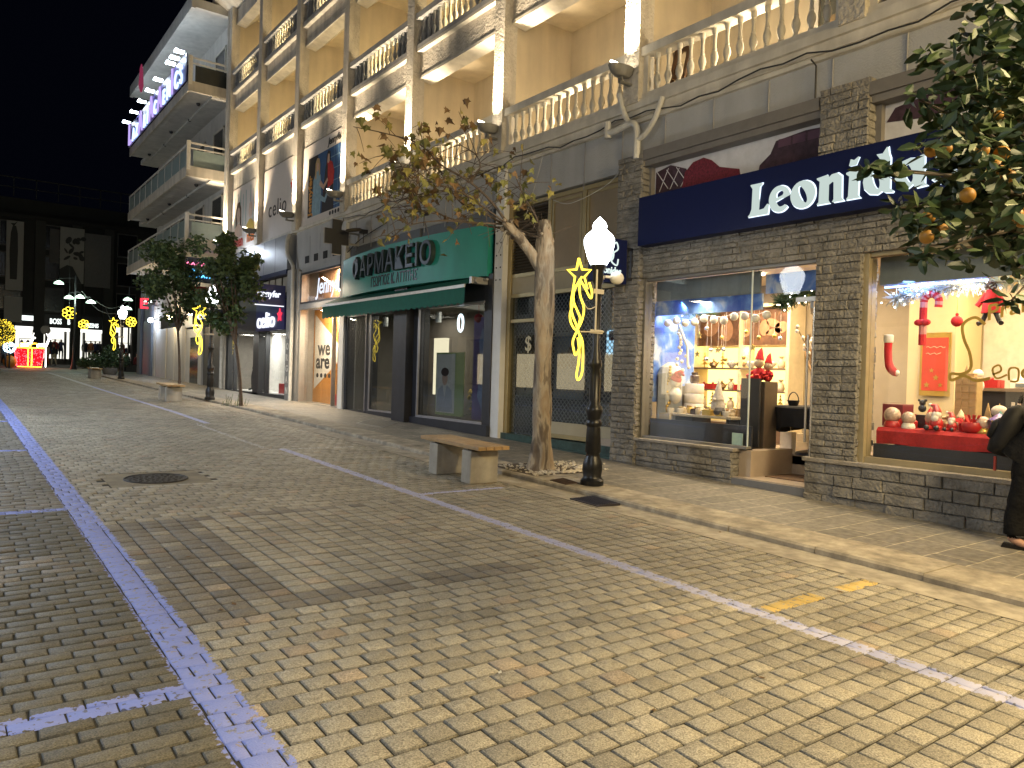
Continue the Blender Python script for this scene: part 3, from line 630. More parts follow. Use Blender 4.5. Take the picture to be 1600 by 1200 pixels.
hp('stone_sill', M_stonel, lambda b: (b.box(8.80, 9.1, 6.60, 8.50, .68, .725), b.box(8.775, 9.1, -6, 5.52, .68, .73)), bevel=.008)
# blue fascia sign
sg = hp('fascia_sign', M_navy, lambda b: b.box(8.66, 8.9, -6, 8.42, 3.755, 4.515), bevel=.006)
M_letter = emis('lit_letter', (.78, .92, .86), .30); M_halo = emis('lit_letter_edge', (.72, .86, 1.0), .75)
lx, lz, lu = 6.34, 3.90, .320
GLY = {
 'L': [[(0, -.02), (.10, .08), (.18, .3), (.20, 1.25), (.10, 1.40), (.10, 1.45), (.62, 1.45), (.60, 1.38), (.50, 1.28), (.46, .20), (.78, .24), (.93, .42), (.97, .42), (.92, -.02)]],
 'e': [ell(.46, .5, .47, .53, 18, 318, 26)+ell(.56, .5, .30, .33, 305, 205, 8)+[(.26, .42), (.93, .62)], ell(.47, .67, .20, .17, 10, 200, 12)+[(.30, .53), (.62, .62)]],
 'o': [ell(.5, .5, .52, .54), ell(.5, .5, .15, .40, tilt=28, n=18)[::-1]],
 'n': [[(.02, -.02), (.10, .06), (.12, .85), (.0, .95), (.0, 1.0), (.42, 1.06), (.44, .90), (.62, 1.04), (.82, 1.06), (.98, .92), (1.0, .1), (1.1, -.02), (.66, -.02), (.72, .08), (.70, .72), (.60, .80), (.44, .70), (.44, .1), (.52, -.02)]],
 'i': [[(.02, -.02), (.10, .08), (.12, .82), (.0, .92), (.0, .98), (.46, 1.08), (.44, .1), (.54, -.02)], [(.10, 1.22), (.34, 1.22), (.46, 1.50), (.30, 1.40), (.16, 1.46)]],
 'd': [[(.55, -.02), (.25, .04), (.05, .25), (.0, .5), (.06, .78), (.25, .98), (.5, 1.04), (.62, 1.0), (.60, 1.25), (.48, 1.42), (.70, 1.40), (.86, 1.62), (.90, 1.36), (.96, 1.2), (.97, .12), (1.1, .02), (1.06, -.04), (.8, .0), (.68, .08)], ell(.47, .5, .13, .36, tilt=18, n=16)[::-1]],
 'a': [[(.5, 1.04), (.2, .96), (.02, .7), (.0, .4), (.1, .1), (.3, -.03), (.5, .02), (.62, .14), (.72, -.03), (1.1, -.0), (1.0, .1), (.97, 1.08), (.7, 1.0)], ell(.46, .52, .14, .36, tilt=18, n=16)[::-1]],
 's': [stroke([(.78, .82), (.55, .95), (.3, .9), (.2, .72), (.4, .55), (.65, .42), (.74, .24), (.55, .07), (.3, .05), (.08, .2)], [.1, .18, .22, .26, .28, .28, .26, .2, .16, .08])]}
u = 0
for ch, adv in zip('Leonidas', (1.02, 1.0, 1.12, 1.2, .66, 1.18, 1.2, .9)):
    ky = .90 if ch == 'L' else 1.0; FQ = lambda x: (lambda y0: (lambda u_, v_, d_: (x-d_, y0-u_, lz+v_*ky)))(lx-u*lu)
    q = shape2d('letter', GLY[ch], FQ(8.655), M_letter, sg, .022, lu)
    cx = sum(p[0] for p in GLY[ch][0])/len(GLY[ch][0]); big = [[(x+(.03 if x > cx else -.03), y+(.03 if y > .5 else -.03)) for x, y in GLY[ch][0]]]+[[(x+(.02 if x < cx else -.02), y) for x, y in lp] if ch in 'eoda' else lp for lp in GLY[ch][1:]]
    shape2d('letter_edge', big, FQ(8.658), M_halo, sg, .009, lu); u += adv
# printed transom lights above the sign
tw = hp('transom_window', mat('transom_frame', (.16, .15, .14), .6), lambda b: (b.box(8.84, 9.12, 5.46, 8.5, 5.06, 5.31), b.box(8.80, 8.84, 5.46, 8.5, 5.15, 5.31), b.box(8.84, 9.12, -6, 4.8, 5.06, 5.31), b.box(8.80, 8.84, -6, 4.8, 5.15, 5.31), b.box(8.95, 9.1, 8.44, 8.5, 4.42, 5.06), b.box(8.95, 9.1, 4.72, 4.8, 4.42, 5.06)))
M_print = mat('print_white', (.55, .55, .58), .5); M_choc = mat('print_chocolate', (.045, .022, .035), .5, var=.5, scale=14); M_berry = mat('print_berry', (.13, .012, .025), .6, var=.6, scale=30)
pr_ = part('printed_pane', M_print, tw, lambda b: (b.box(9.04, 9.06, 5.46, 8.44, 4.4, 5.06), b.box(9.04, 9.06, -6, 4.72, 4.4, 5.06)))
def pp(nm, pts, y, z, m, d): part(nm, m, tw, lambda b: b.prism(pts, FX(9.038, y, z), 0, d))
pp('printed_motif', [(0, -.16), (.0, .36), (.30, .42), (.62, .30), (.8, -.16)], 8.42, 4.62, M_choc, .003)
for i in range(3): pp('printed_motif', stroke([(.08+.22*i, .02), (.26+.22*i, .36-.04*i)], .012), 8.42, 4.64, M_print, .005); pp('printed_motif', stroke([(.26+.2*i, .04), (.02+.2*i, .34)], .012), 8.42, 4.64, M_print, .005)
pp('printed_motif', [(.5, -.16), (.6, .25), (.75, .37), (.95, .40), (1.1, .33), (1.25, .2), (1.45, .14), (1.6, .1), (1.66, -.16)], 8.42, 4.62, M_berry, .006)
pp('printed_motif', [(0, -.16), (.05, .10), (.22, .22), (.3, .38), (.75, .42), (1.05, .40), (1.05, -.16)], 6.53, 4.60, M_choc, .004)
for i in range(3): pp('printed_motif', rect(.34+.22*i, .28, .53+.22*i, .39), 6.53, 4.60, mat('print_chocolate_light', (.10, .05, .08), .4), .006)
pp('printed_motif', [(0, .25), (.1, .40), (.5, .46), (1.0, .44), (1.3, .3), (1.0, .22), (.4, .2)], 4.7, 4.6, M_choc, .004)
# blade sign
bs = thing('blade_sign', 'square navy projecting sign with a white crest beside the glowing lamp post', 'sign', (8.5, 8.62, 3.6))
part('board', M_navy, bs, lambda b: b.box(7.90, 8.62, 8.60, 8.72, 3.16, 3.86), bevel=.006)
part('bracket', M_dark, bs, lambda b: (b.box(8.60, 8.80, 8.64, 8.68, 3.72, 3.76), b.box(8.76, 8.80, 8.64, 8.68, 3.28, 3.72), b.box(8.60, 8.80, 8.64, 8.68, 3.24, 3.28)))
M_wsign = emis('sign_white', (.85, 1, .95), .42)
text('lettering', 'Leonidas', .155, FY(7.97, 8.598, 3.30), M_wsign, bs, .004, .95, .004)
cr = [(0, .12), (.08, .2), (.12, .1), (.02, .02), (-.02, -.1), (.1, -.16), (.13, -.06)]
mb = MB()
for sgn in (1, -1): mb.tube(smooth_path([(8.25+sgn*(.04+a), 8.594, 3.60+b_) for a, b_ in cr], 5), .012, 6)
mb.tube([(8.25+.07*math.cos(R(30*i)), 8.594, 3.60+.1*math.sin(R(30*i))) for i in range(12)], .012, 6, closed=True); mb.tube([(8.2, 8.594, 3.75), (8.22, 8.594, 3.79), (8.25, 8.594, 3.75), (8.28, 8.594, 3.79), (8.3, 8.594, 3.75)], .01, 6)
mb.build('crest', M_wsign, bs)
# windows and door
w1 = hp('shop_window', mat('window_frame_grey', (.20, .19, .17), .5, .3), lambda b: (b.box(8.90, 9.06, 8.44, 8.50, .72, 3.28), b.box(8.92, 9.04, 6.47, 8.44, .725, .76), b.box(8.92, 9.04, 5.5, 8.44, 3.23, 3.28)))
part('pane', M_glass, w1, lambda b: b.box(8.975, 8.985, 6.50, 8.44, .76, 3.23))
part('pane_edge', mat('glass_edge', (.55, .62, .6), .3), w1, lambda b: b.box(8.97, 8.99, 6.485, 6.50, .73, 3.23))
part('pane', M_glass, w1, lambda b: b.box(8.975, 8.985, 5.50, 6.47, 2.78, 3.23))
part('pane_edge', M_alu, w1, lambda b: b.box(8.965, 8.995, 5.50, 5.80, 2.74, 2.80))
w2 = hp('shop_window', mat('window_frame_tan', (.30, .25, .15), .5, .3), lambda b: (b.box(8.90, 9.08, 4.78, 4.86, .73, 3.27), b.box(8.92, 9.04, -3, 4.78, .73, .80), b.box(8.92, 9.04, -3, 4.78, 3.22, 3.27)))
part('pane', M_glass, w2, lambda b: b.box(8.975, 8.985, -3, 4.78, .80, 3.22))
dr = hp('glass_door', M_alu, lambda b: (b.bar((9.0, 5.585, 2.70), (9.78, 6.06, 2.70), .04, .10), b.bar((9.0, 5.585, .40), (9.78, 6.06, .40), .04, .10)))
part('pane', M_glass, dr, lambda b: b.bar((9.0, 5.585, 1.55), (9.78, 6.06, 1.55), .012, 2.2))
part('handle', mat('steel', (.6, .58, .55), .25, 1.0), dr, lambda b: (b.tube([(9.04, 5.57, .42), (9.04, 5.57, 2.66)], .018, 8), b.tube([(8.96, 5.60, .9), (8.96, 5.60, 2.3)], .016, 8)))
# entrance steps and shop floor
M_tile = mat('entrance_tile', (.42, .34, .26), .35, var=.08, scale=3); M_gstep = mat('grey_step', (.16, .16, .165), .7, var=.12)
hp('entrance_step', M_gstep, lambda b: b.box(8.84, 9.02, 5.50, 6.64, 0, .315))
hp('entrance_step', M_tile, lambda b: (b.box(8.86, 10.0, 5.46, 6.64, .2, .335), b.box(9.0, 10.0, 6.44, 6.64, .335, .70), b.box(10.0, 10.1, 5.4, 6.7, .3, .60)))
hp('shop_floor', M_tile, lambda b: (b.box(10.0, 13, 4.7, 9.7, .48, .62), b.box(9.04, 10.0, 6.64, 9.7, .48, .62), b.box(9.04, 13, -6, 5.46, .48, .62)))
tag(part('door_mat', mat('coir_mat', (.16, .10, .06), .95, var=.3, scale=60), None, lambda b: b.box(9.25, 9.9, 5.56, 6.38, .335, .348)), 'brown coir mat on the tiled entrance step', 'door mat')
M_wallc = mat('shop_wall_cream', (.60, .49, .29), .8, var=.03); M_wallb = mat('shop_wall_beige', (.30, .25, .18), .8, var=.05); M_ceil = mat('shop_ceiling', (.6, .52, .4), .9, var=.02)
hp('shop_ceiling', M_ceil, lambda b: b.box(9.25, 13, -6, 9.7, 3.42, 3.5))
hp('shop_wall', M_wallb, lambda b: (b.box(11.80, 11.9, 5.6, 9.7, .6, 3.42), b.box(9.3, 11.8, 9.6, 9.7, .6, 3.42)))
hp('shop_wall', M_wallc, lambda b: (b.box(11.80, 11.9, -6, 5.0, .6, 3.42), b.box(10.9, 11.7, 4.62, 5.25, .6, 3.42), b.box(9.25, 10.1, 5.44, 5.5, .6, 3.42)))
M_dl = emis('downlight_glow', (1, .85, .6), 9)
for x, y in ((9.8, 6.3), (10.6, 6.15), (10.4, 7.4), (10.5, 8.6), (10.3, 3.55), (10.2, 2.3), (10.3, 4.4)):
    hp('downlight', M_dl, lambda b: b.lathe([(.09, 3.39), (.09, 3.418)], (x, y, 0), 14))
lamp('shop_light', 'AREA', (10.3, 7.5, 3.36), 58, (1, .76, .44), HB, (10.3, 7.5, 0), 1.6, sizey=1.6)
lamp('shop_light', 'AREA', (10.3, 6.1, 3.36), 30, (1, .78, .48), HB, (10.2, 6.0, 0), .8)
lamp('shop_light', 'AREA', (10.2, 3.2, 3.36), 80, (1, .77, .42), HB, (10.2, 3.2, 0), 1.8, sizey=2.4)
lamp('window_fill', 'AREA', (9.5, 7.5, 2.88), 16, (1, .80, .5), HB, (9.6, 7.5, 0), .2, sizey=1.6); lamp('window_fill', 'AREA', (9.5, 3.8, 2.85), 9, (1, .80, .5), HB, (9.6, 3.8, 0), .2, sizey=1.8)  # area lights added to brighten the window goods, without fittings
# blue lit header and winter backdrop
def winter():
    m, n, l = _nt('winter_blue'); b = n['Principled BSDF']; tc = n.new('ShaderNodeTexCoord'); nz = n.new('ShaderNodeTexNoise'); nz.inputs['Scale'].default_value = 3.2; nz.inputs['Detail'].default_value = 7; nz.inputs['Distortion'].default_value = .6; l.new(tc.outputs['Object'], nz.inputs['Vector'])
    r_ = n.new('ShaderNodeValToRGB'); e = r_.color_ramp.elements; e[0].position = .36; e[0].color = (.03, .09, .42, 1); e[1].position = .72; e[1].color = (.62, .66, .66, 1); k = e.new(.52); k.color = (.10, .22, .56, 1); l.new(nz.outputs['Fac'], r_.inputs['Fac']); l.new(r_.outputs[0], b.inputs['Base Color']); b.inputs['Roughness'].default_value = .7; return m
M_reflect = mat('reflection_grey', (.14, .17, .18), .6); M_blue = winter()
hp('reflection_band', M_reflect, lambda b: (b.box(9.16, 9.2, 6.5, 8.44, 2.93, 3.24), b.box(9.16, 9.2, -3, 4.78, 2.90, 3.24)))  # grey boards standing in for a street reflection across the glass top
hp('winter_backdrop', M_blue, lambda b: (b.box(9.20, 10.2, 8.50, 8.54, 1.3, 2.93), b.box(9.22, 9.26, 6.5, 8.5, 2.70, 2.93), b.box(9.3, 9.34, 5.55, 6.5, 2.93, 3.2)))
M_led = emis('blue_led', (.12, .32, 1), 10)
hp('led_strip', M_led, lambda b: (b.box(9.27, 9.29, 6.6, 8.4, 2.90, 2.915), b.box(9.22, 9.24, 3.6, 4.75, 2.87, 2.885)))
lamp('blue_light', 'AREA', (9.35, 7.9, 2.9), 10, (.2, .42, 1), HB, (9.7, 8.5, 2.2), .3); lamp('blue_light', 'AREA', (9.3, 4.4, 2.95), 4, (.25, .45, 1), HB, (9.5, 4.5, 2.0), .3)
hp('lower_shade_panel', mat('shade_panel_dark', (.022, .026, .036), .45), lambda b: (b.box(9.10, 9.14, 6.52, 8.44, .70, 1.04), b.box(9.06, 9.9, 6.96, 8.44, .70, .735), b.box(9.10, 9.14, -3, 4.76, .70, .96), b.box(9.06, 9.12, -3, 4.76, .70, .74)))  # dark boards imitating shade and street reflection low in the glass
# ---------------------------------------------------------------- furniture and goods in the left window
M_gar = mat('pine_needle', (.05, .09, .035), .8, var=.4, scale=20); M_frost = mat('frosted_needle', (.45, .50, .48), .8, var=.2)
def garland(label, pts, m, r=.13, n=900, lights=40, seed=1):
    rr = random.Random(seed); t = thing('pine_garland', label, 'garland', pts[len(pts)//2]); pth = smooth_path(pts, 8); mb = MB()
    for i in range(n):
        f = rr.random()*(len(pth)-1); a = pth[int(f)].lerp(pth[min(len(pth)-1, int(f)+1)], f % 1)
        d = Vector((rr.gauss(0, 1), rr.gauss(0, 1), rr.gauss(0, 1)-.3)).normalized(); b = a+d*r*rr.uniform(.5, 1.15); s = d.cross(Vector((rr.random(), rr.random(), rr.random()))).normalized()*.007
        mb.quad(a-s, a+s, b+s*.6, b-s*.6)
    mb.build('needles', m, t); mb = MB()
    for i in range(lights):
        f = rr.random()*(len(pth)-1); a = pth[int(f)].lerp(pth[min(len(pth)-1, int(f)+1)], f % 1)+Vector((rr.uniform(-r, 0), rr.uniform(-r, r), rr.uniform(-r, r)))
        mb.sph(a, .009, 6, 4)
    mb.build('fairy_lights', emis('fairy_light', (1, .9, .7), 7), t)
garland('green pine garland with fairy lights over the glass door', [(9.55, 6.45, 2.82), (9.6, 6.0, 2.95), (9.55, 5.55, 2.98)], M_gar, .17, 1100, 40, 3)
garland('dark pine sprig hanging at the top of the left shop window', [(9.45, 8.05, 2.78), (9.5, 7.75, 2.82), (9.5, 7.55, 2.8)], M_gar, .14, 420, 12, 4)
garland('frosted garland along the top of the right shop window', [(9.35, 4.7, 2.75), (9.4, 4.2, 2.85), (9.4, 3.6, 2.86), (9.4, 2.8, 2.9)], M_frost, .14, 1000, 40, 5)
M_table = mat('table_cloth_cream', (.45, .38, .26), .9, var=.15, scale=20); M_tleg = mat('table_dark', (.03, .03, .035), .6)
t = thing('display_table', 'low display table with a cream runner in the left shop window', 'table', (9.5, 7.6, .62))
part('table_top', M_table, t, lambda b: b.box(9.2, 9.9, 6.95, 8.28, 1.10, 1.14), bevel=.008); part('runner', M_table, t, lambda b: b.box(9.15, 9.2, 8.08, 8.3, .90, 1.135))
for y in (7.05, 7.75): part('leg', M_tleg, t, lambda b: b.box(9.3, 9.75, y, y+.34 if y > 7.5 else y+.06, .62, 1.10))
M_crt = mat('parcel_cream', (.55, .45, .30), .6); M_wht = mat('glazed_white', (.7, .66, .58), .3); M_cho = mat('chocolate_brown', (.06, .03, .018), .5); M_goldp = mat('gold_paper', (.55, .38, .10), .35, .7); M_redp = mat('red_paper', (.42, .02, .02), .4); M_plush = mat('plush_red', (.45, .015, .02), .9, var=.2, scale=40); M_fluff = mat('plush_grey', (.45, .41, .36), .95, var=.2, scale=30)
def item(name, label, cat, loc, fn, m, group=None, **k):
    t = tag(part(name, m, None, lambda b: (setattr(b, 'M', Matrix.Translation(loc)), fn(b)), **k), label, cat, group); return t
cup = lambda b: (b.lathe([(.03, 0), (.05, .02), (.055, .075), (.05, .078), (.045, .03)], seg=12), b.tube([(.05, 0, .02), (.085, 0, .035), (.085, 0, .055), (.053, 0, .065)], .008, 5))
for i, (y, lab) in enumerate(((8.18, 'white cup at the left end of the cream runner'), (7.98, 'white cup second from the left on the cream runner'), (7.10, 'white cup at the right end of the cream runner'))):
    item('cup', lab, 'cup', (9.28, y, 1.14), cup, M_wht, 'cups on the display table', smooth=True)
def box_gift(b, w_=.07, h=.07): b.box(-w_, w_, -w_, w_, 0, h); b.box(-.012, .012, -w_-.002, w_+.002, -.0, h+.003); b.box(-w_-.002, w_+.002, -.012, .012, 0, h+.003); b.sph((.02, .02, h+.015), .02, 6, 4); b.sph((-.02, -.02, h+.015), .02, 6, 4)
for i, (x, y, m, lab) in enumerate(((9.34, 7.68, M_cho, 'dark brown gift box in the middle of the display table'), (9.30, 7.42, M_goldp, 'gold gift box in front of the grey gnome'), (9.55, 8.05, M_crt, 'cream gift box behind the white cups'), (9.5, 7.86, M_goldp, 'gold gift box beside the layered cake tin'), (9.6, 7.12, M_crt, 'cream gift box beside the dark panel'))):
    item('gift_box', lab, 'gift box', (x, y, 1.14), lambda b: box_gift(b, .08, .085), m, 'gift boxes on the display table', bevel=.004)
item('round_ornament', 'dark grey round pot on the display table', 'pot', (9.28, 7.22, 1.14), lambda b: b.lathe([(.04, 0), (.08, .03), (.09, .08), (.06, .13), (.02, .14)], seg=16), mat('slate_pot', (.06, .06, .065), .5), smooth=True)
item('gnome', 'grey gnome with a tall pointed hat on the display table', 'gnome', (9.5, 7.42, 1.14), lambda b: (b.lathe([(.10, 0), (.12, .08), (.10, .2), (.07, .26)], seg=14), b.lathe([(.10, .24), (.06, .36), (.02, .52), (.0, .56)], seg=14), b.sph((-.09, 0, .24), .03, 8, 6)), M_fluff, smooth=True)
item('cake_tin', 'pale layered tin tower with a jar on top, left of the lit shelves', 'tin', (9.75, 8.1, 1.14), lambda b: [b.lathe([(.15, .16*i), (.155, .16*i+.01), (.155, .16*i+.14), (.15, .155+.16*i)], seg=20) for i in range(3)], M_wht, smooth=True)
item('jar', 'small dark lidded jar on top of the layered tin', 'jar', (9.75, 8.1, 1.62), lambda b: b.lathe([(.06, 0), (.075, .03), (.075, .12), (.05, .14), (.055, .15), (.055, .18)], seg=14), mat('jar_glass', (.12, .09, .07), .2), smooth=True)
# small clutter on the display table
rr = random.Random(64); M_amb = mat('amber_jar', (.30, .19, .08), .25)
for i in range(18):
    k = i % 3; fn = [lambda b: (b.lathe([(.035, 0), (.045, .02), (.045, .08), (.03, .10), (.034, .12)], seg=10)), lambda b: (b.lathe([(.05, 0), (.055, .03), (.02, .07), (.04, .10)], seg=9)), lambda b: (b.box(-.05, .05, -.04, .04, 0, .06), b.sph((0, 0, .075), .03, 7, 5))][k]
    item(['sweet_jar', 'sweet_bag', 'small_box'][k], ['little amber sweet jar among the gifts on the cream runner', 'little tied bag of sweets among the gifts on the cream runner', 'little cream box with a ball on top among the gifts on the runner'][k], ['jar', 'bag', 'box'][k], (9.26+.5*rr.random(), 7.0+1.2*(i+.5)/18+rr.uniform(-.03, .03), 1.142), fn, [M_amb, M_crt, M_goldp, M_wht, M_crt][i % 5], 'small sweets on the cream runner', smooth=k < 2)
# white bauble string
t = thing('bauble_string', 'string of white cotton balls hung across the left shop window', 'decoration', (9.3, 7.6, 2.55))
mb = MB(); pth = [(9.3, 8.32-.185*i, 2.58+.03*math.sin(i*1.9)+.004*i) for i in range(11)]; mb.tube([Vector(p)+Vector((0, 0, .05)) for p in pth], .004, 4); mb.build('string', M_wht, t)
for p in pth: part('ball', M_wht, t, lambda b: b.sph(p, .062, 12, 8), smooth=True)
# ornaments hanging in front of the shelves and in the window
rr = random.Random(90)
for i in range(16):
    x, yy, z = rr.uniform(9.5, 10.3), rr.uniform(6.7, 8.3), rr.uniform(2.0, 2.5); k = i % 3; nm = ['gold_bauble', 'glass_bauble', 'star_ornament'][k]
    t = thing(nm, ['small gold bauble on a thread in the left shop window', 'small silver bauble on a thread in the left shop window', 'small gold star on a thread in the left shop window'][k], ['bauble', 'bauble', 'star'][k], (x, yy, z), ['gold baubles in the left shop window', 'silver baubles in the left shop window', 'gold stars in the left shop window'][k])
    part('ornament', [M_goldp, mat('silver_paper', (.6, .6, .6), .25, .8), M_goldp][k], t, (lambda b: b.sph((x, yy, z), .035, 10, 8)) if k < 2 else (lambda b: b.prism(starpts(0, 0, .06), FX(x, yy, z), 0, .015)), smooth=k < 2); part('thread', M_wht, t, lambda b: b.tube([(x, yy, z+.03), (x, yy, 2.75)], .002, 3))
# snowman lantern, plush with red hat, hanging ornament
item('lantern', 'white snowy lantern box at the left edge of the left shop window', 'lantern', (9.45, 8.36, .75), lambda b: (b.box(-.2, .2, -.09, .09, 0, .06), b.box(-.2, -.17, -.09, .09, .06, .98), b.box(.17, .2, -.09, .09, .06, .98), b.box(-.2, .2, .07, .09, .06, .98), b.box(-.2, .2, -.09, .09, .98, 1.02), b.lathe([(.2, 1.02), (.16, 1.12), (.05, 1.2)], seg=14)), mat('lantern_white', (.5, .52, .52), .5))
item('plush_doll', 'white plush gnome in a red hat standing by the snowy lantern', 'doll', (9.35, 8.15, 1.3), lambda b: (b.sph((0, 0, .12), (.1, .1, .14), 12, 8), b.sph((0, 0, .32), .08, 12, 8)), M_wht, smooth=True)
item('santa_hat', 'bright red hat on the white plush gnome', 'hat', (9.35, 8.15, 1.66), lambda b: b.tube(smooth_path([(0, 0, 0), (0, -.04, .08), (0, -.10, .12), (0, -.16, .08)], 4), [.09]*3+[.07]*3+[.05]*4+[.02]*3, 10), M_plush, smooth=True)
item('pedestal', 'tall brown pedestal on the floor behind the small gnome', 'pedestal', (9.8, 8.32, .62), lambda b: b.box(-.12, .12, -.12, .12, 0, .95), M_wallb, bevel=.006)
mb = MB(); rr = random.Random(9)
for i in range(26):
    z = .75+i*.045; mb.sph((9.3+.03*math.sin(i), 8.28-.05*math.sin(i*.6)-.02, z), .022+.012*rr.random(), 7, 5)
tag(mb.build('bead_garland', M_goldp, None, smooth=True), 'garland of small gold beads hanging at the left of the shop window', 'garland')
mb = MB(); mb.tube([(9.35, 8.12, 2.55), (9.37, 7.95, 2.2), (9.37, 7.93, 1.9)], .02, 6)
for i in range(18): mb.sph((9.36+rr.uniform(-.05, .05), 8.22-.3*rr.random()*(i/18)-.1, 2.5-.045*i), .03, 7, 5)
tag(mb.build('hanging_ornament', M_wht, None, smooth=True), 'white beaded ornament hanging below the cotton balls', 'ornament')
# lit wall shelves
SY0, SY1, SX = 7.46, 9.42, 11.30
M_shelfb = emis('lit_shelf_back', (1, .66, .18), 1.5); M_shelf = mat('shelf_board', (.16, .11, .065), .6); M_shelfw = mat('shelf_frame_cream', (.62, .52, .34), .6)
t = thing('wall_shelves', 'tall cream shelf unit glowing yellow at the back of the chocolate shop', 'shelves', (11.5, 8.4, .62))
part('frame', M_shelfw, t, lambda b: (b.box(SX, 11.75, SY0-.06, SY0, .62, 2.98), b.box(SX, 11.75, SY1, SY1+.06, .62, 2.98), b.box(SX, 11.75, SY0-.06, SY1+.06, 2.98, 3.04), b.box(SX, 11.75, SY0, SY1, .62, .95), b.box(SX, 11.75, 8.38, 8.42, .95, 2.98)))
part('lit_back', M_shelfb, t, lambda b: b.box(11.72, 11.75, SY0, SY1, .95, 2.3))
part('cupboard', mat('cupboard_brown', (.13, .08, .05), .5), t, lambda b: b.box(SX-.04, SX-.002, SY0, SY1, .64, .93))
for z in (1.18, 1.52, 1.92): part('shelf', M_shelf, t, lambda b: b.box(SX, 11.72, SY0, SY1, z-.03, z))
for y in np.arange(SY0+.2, SY1, .32): lamp('shelf_light', 'POINT', (11.5, float(y), 2.24), 1.6, (1, .72, .28), t, size=.04)
ph = part('photo_panel', mat('photo_brown', (.16, .075, .035), .6, var=.5, scale=6), t, lambda b: b.box(11.38, 11.42, SY0, SY1, 2.32, 2.97))
M_ph2 = mat('photo_skin', (.42, .22, .11), .6, var=.2, scale=9)
for y, z, a, b_, tl in ((7.62, 2.62, .13, .10, 20), (7.78, 2.7, .14, .07, -20), (7.76, 2.55, .16, .06, 10), (7.95, 2.62, .10, .14, 0), (8.35, 2.65, .15, .18, 0), (8.75, 2.6, .14, .2, 0), (9.1, 2.66, .18, .15, 30)):
    part('photo_motif', M_ph2, ph, lambda b: b.prism(ell(0, 0, a, b_, tilt=tl), FX(11.378, y, z), 0, .003))
cat_items = [('tree_ornament', 'ornament', M_goldp, lambda b: [b.lathe([(.001, .3-.06*i), (.02+.018*i, .24-.06*i)], seg=8) for i in range(4)]+[b.lathe([(.01, 0), (.01, .06)], seg=6)]),
  ('chocolate_box', 'box', M_redp, lambda b: box_gift(b, .09, .10)), ('truffle_bowl', 'bowl', M_wht, lambda b: (b.lathe([(.03, 0), (.09, .06), (.1, .09), (.085, .08)], seg=12), [b.sph((.05*math.cos(k), .05*math.sin(k), .1), .03, 6, 4) for k in range(5)])),
  ('sweet_bag', 'bag', M_crt, lambda b: b.lathe([(.05, 0), (.07, .04), (.06, .12), (.02, .16), (.05, .2)], seg=10)), ('tin_teapot', 'teapot', mat('tin_bronze', (.3, .2, .1), .3, .8), lambda b: (b.lathe([(.04, 0), (.08, .04), (.07, .1), (.02, .13), (.015, .16)], seg=12), b.tube([(0, -.07, .05), (0, -.12, .1)], .012, 6), b.tube([(0, .06, .1), (0, .12, .08), (0, .07, .03)], .008, 6)))]
names = ['top', 'middle', 'lowest']
for zi, z in enumerate((1.92, 1.52, 1.18)):
    for j in range(9):
        nm, ct, m, fn = cat_items[[0, 4, 0, 2, 4, 2, 0, 2, 3][j] if zi == 0 else [1, 1, 4, 3, 1, 2, 1, 1, 3][j] if zi == 1 else [3, 0, 2, 3, 3, 0, 4, 3, 0][j]]
        yy = SY1-.16-j*.205
        item(nm, '%s in place %s from the left on the %s lit wall shelf' % ({'tree_ornament': 'gold tree ornament', 'chocolate_box': 'red chocolate box', 'truffle_bowl': 'white bowl of truffles', 'sweet_bag': 'cream bag of sweets', 'tin_teapot': 'bronze tin teapot'}[nm], ['one', 'two', 'three', 'four', 'five', 'six', 'seven', 'eight', 'nine'][j], names[zi]), ct, (11.42, yy, z), fn, m, 'goods on the lit wall shelves', smooth=nm not in ('chocolate_box', 'gift_box'))
# dark display panel and pedestal with red dolls
item('notice_board', 'dark panel with small pale prints standing behind the window edge', 'panel', (9.45, 6.80, .62), lambda b: b.box(-.02, .02, -.16, .16, .1, 1.1), mat('panel_dark', (.03, .032, .038), .5))
for i in range(4): pass
item('pedestal', 'square brown pedestal beside the shop entrance', 'pedestal', (9.72, 6.80, .62), lambda b: b.box(-.16, .16, -.16, .16, 0, 1.06), mat('pedestal_brown', (.15, .115, .08), .5), bevel=.006)
for dx, dy, s, lab in ((-.06, .02, 1.0, 'red plush elf sitting on the brown pedestal, front one'), (.06, -.05, .85, 'red plush elf leaning behind its twin on the pedestal')):
    t = thing('plush_elf', lab, 'doll', (9.72+dx, 6.80+dy, 1.68), 'plush elves on the pedestal')
    mb = MB(); mb.M = Matrix.Translation((9.72+dx, 6.80+dy, 1.68)) @ Matrix.Scale(s, 4); mb.sph((0, 0, .1), (.09, .09, .11), 10, 8)
    for q in (-1, 1): mb.tube([(-.04, q*.05, .06), (-.14, q*.08, .04), (-.16, q*.08, .1)], [.035, .03, .03], 7); mb.tube([(0, q*.07, .16), (-.06, q*.13, .1)], .025, 7)
    mb.tube([(0, 0, .32), (.02, 0, .44), (.05, 0, .5)], [.07, .04, .01], 9); mb.build('body', M_plush, t, smooth=True)
    mb = MB(); mb.M = Matrix.Translation((9.72+dx, 6.80+dy, 1.68)) @ Matrix.Scale(s, 4); mb.sph((-.01, 0, .27), .075, 10, 8); mb.build('head', M_crt, t, smooth=True)
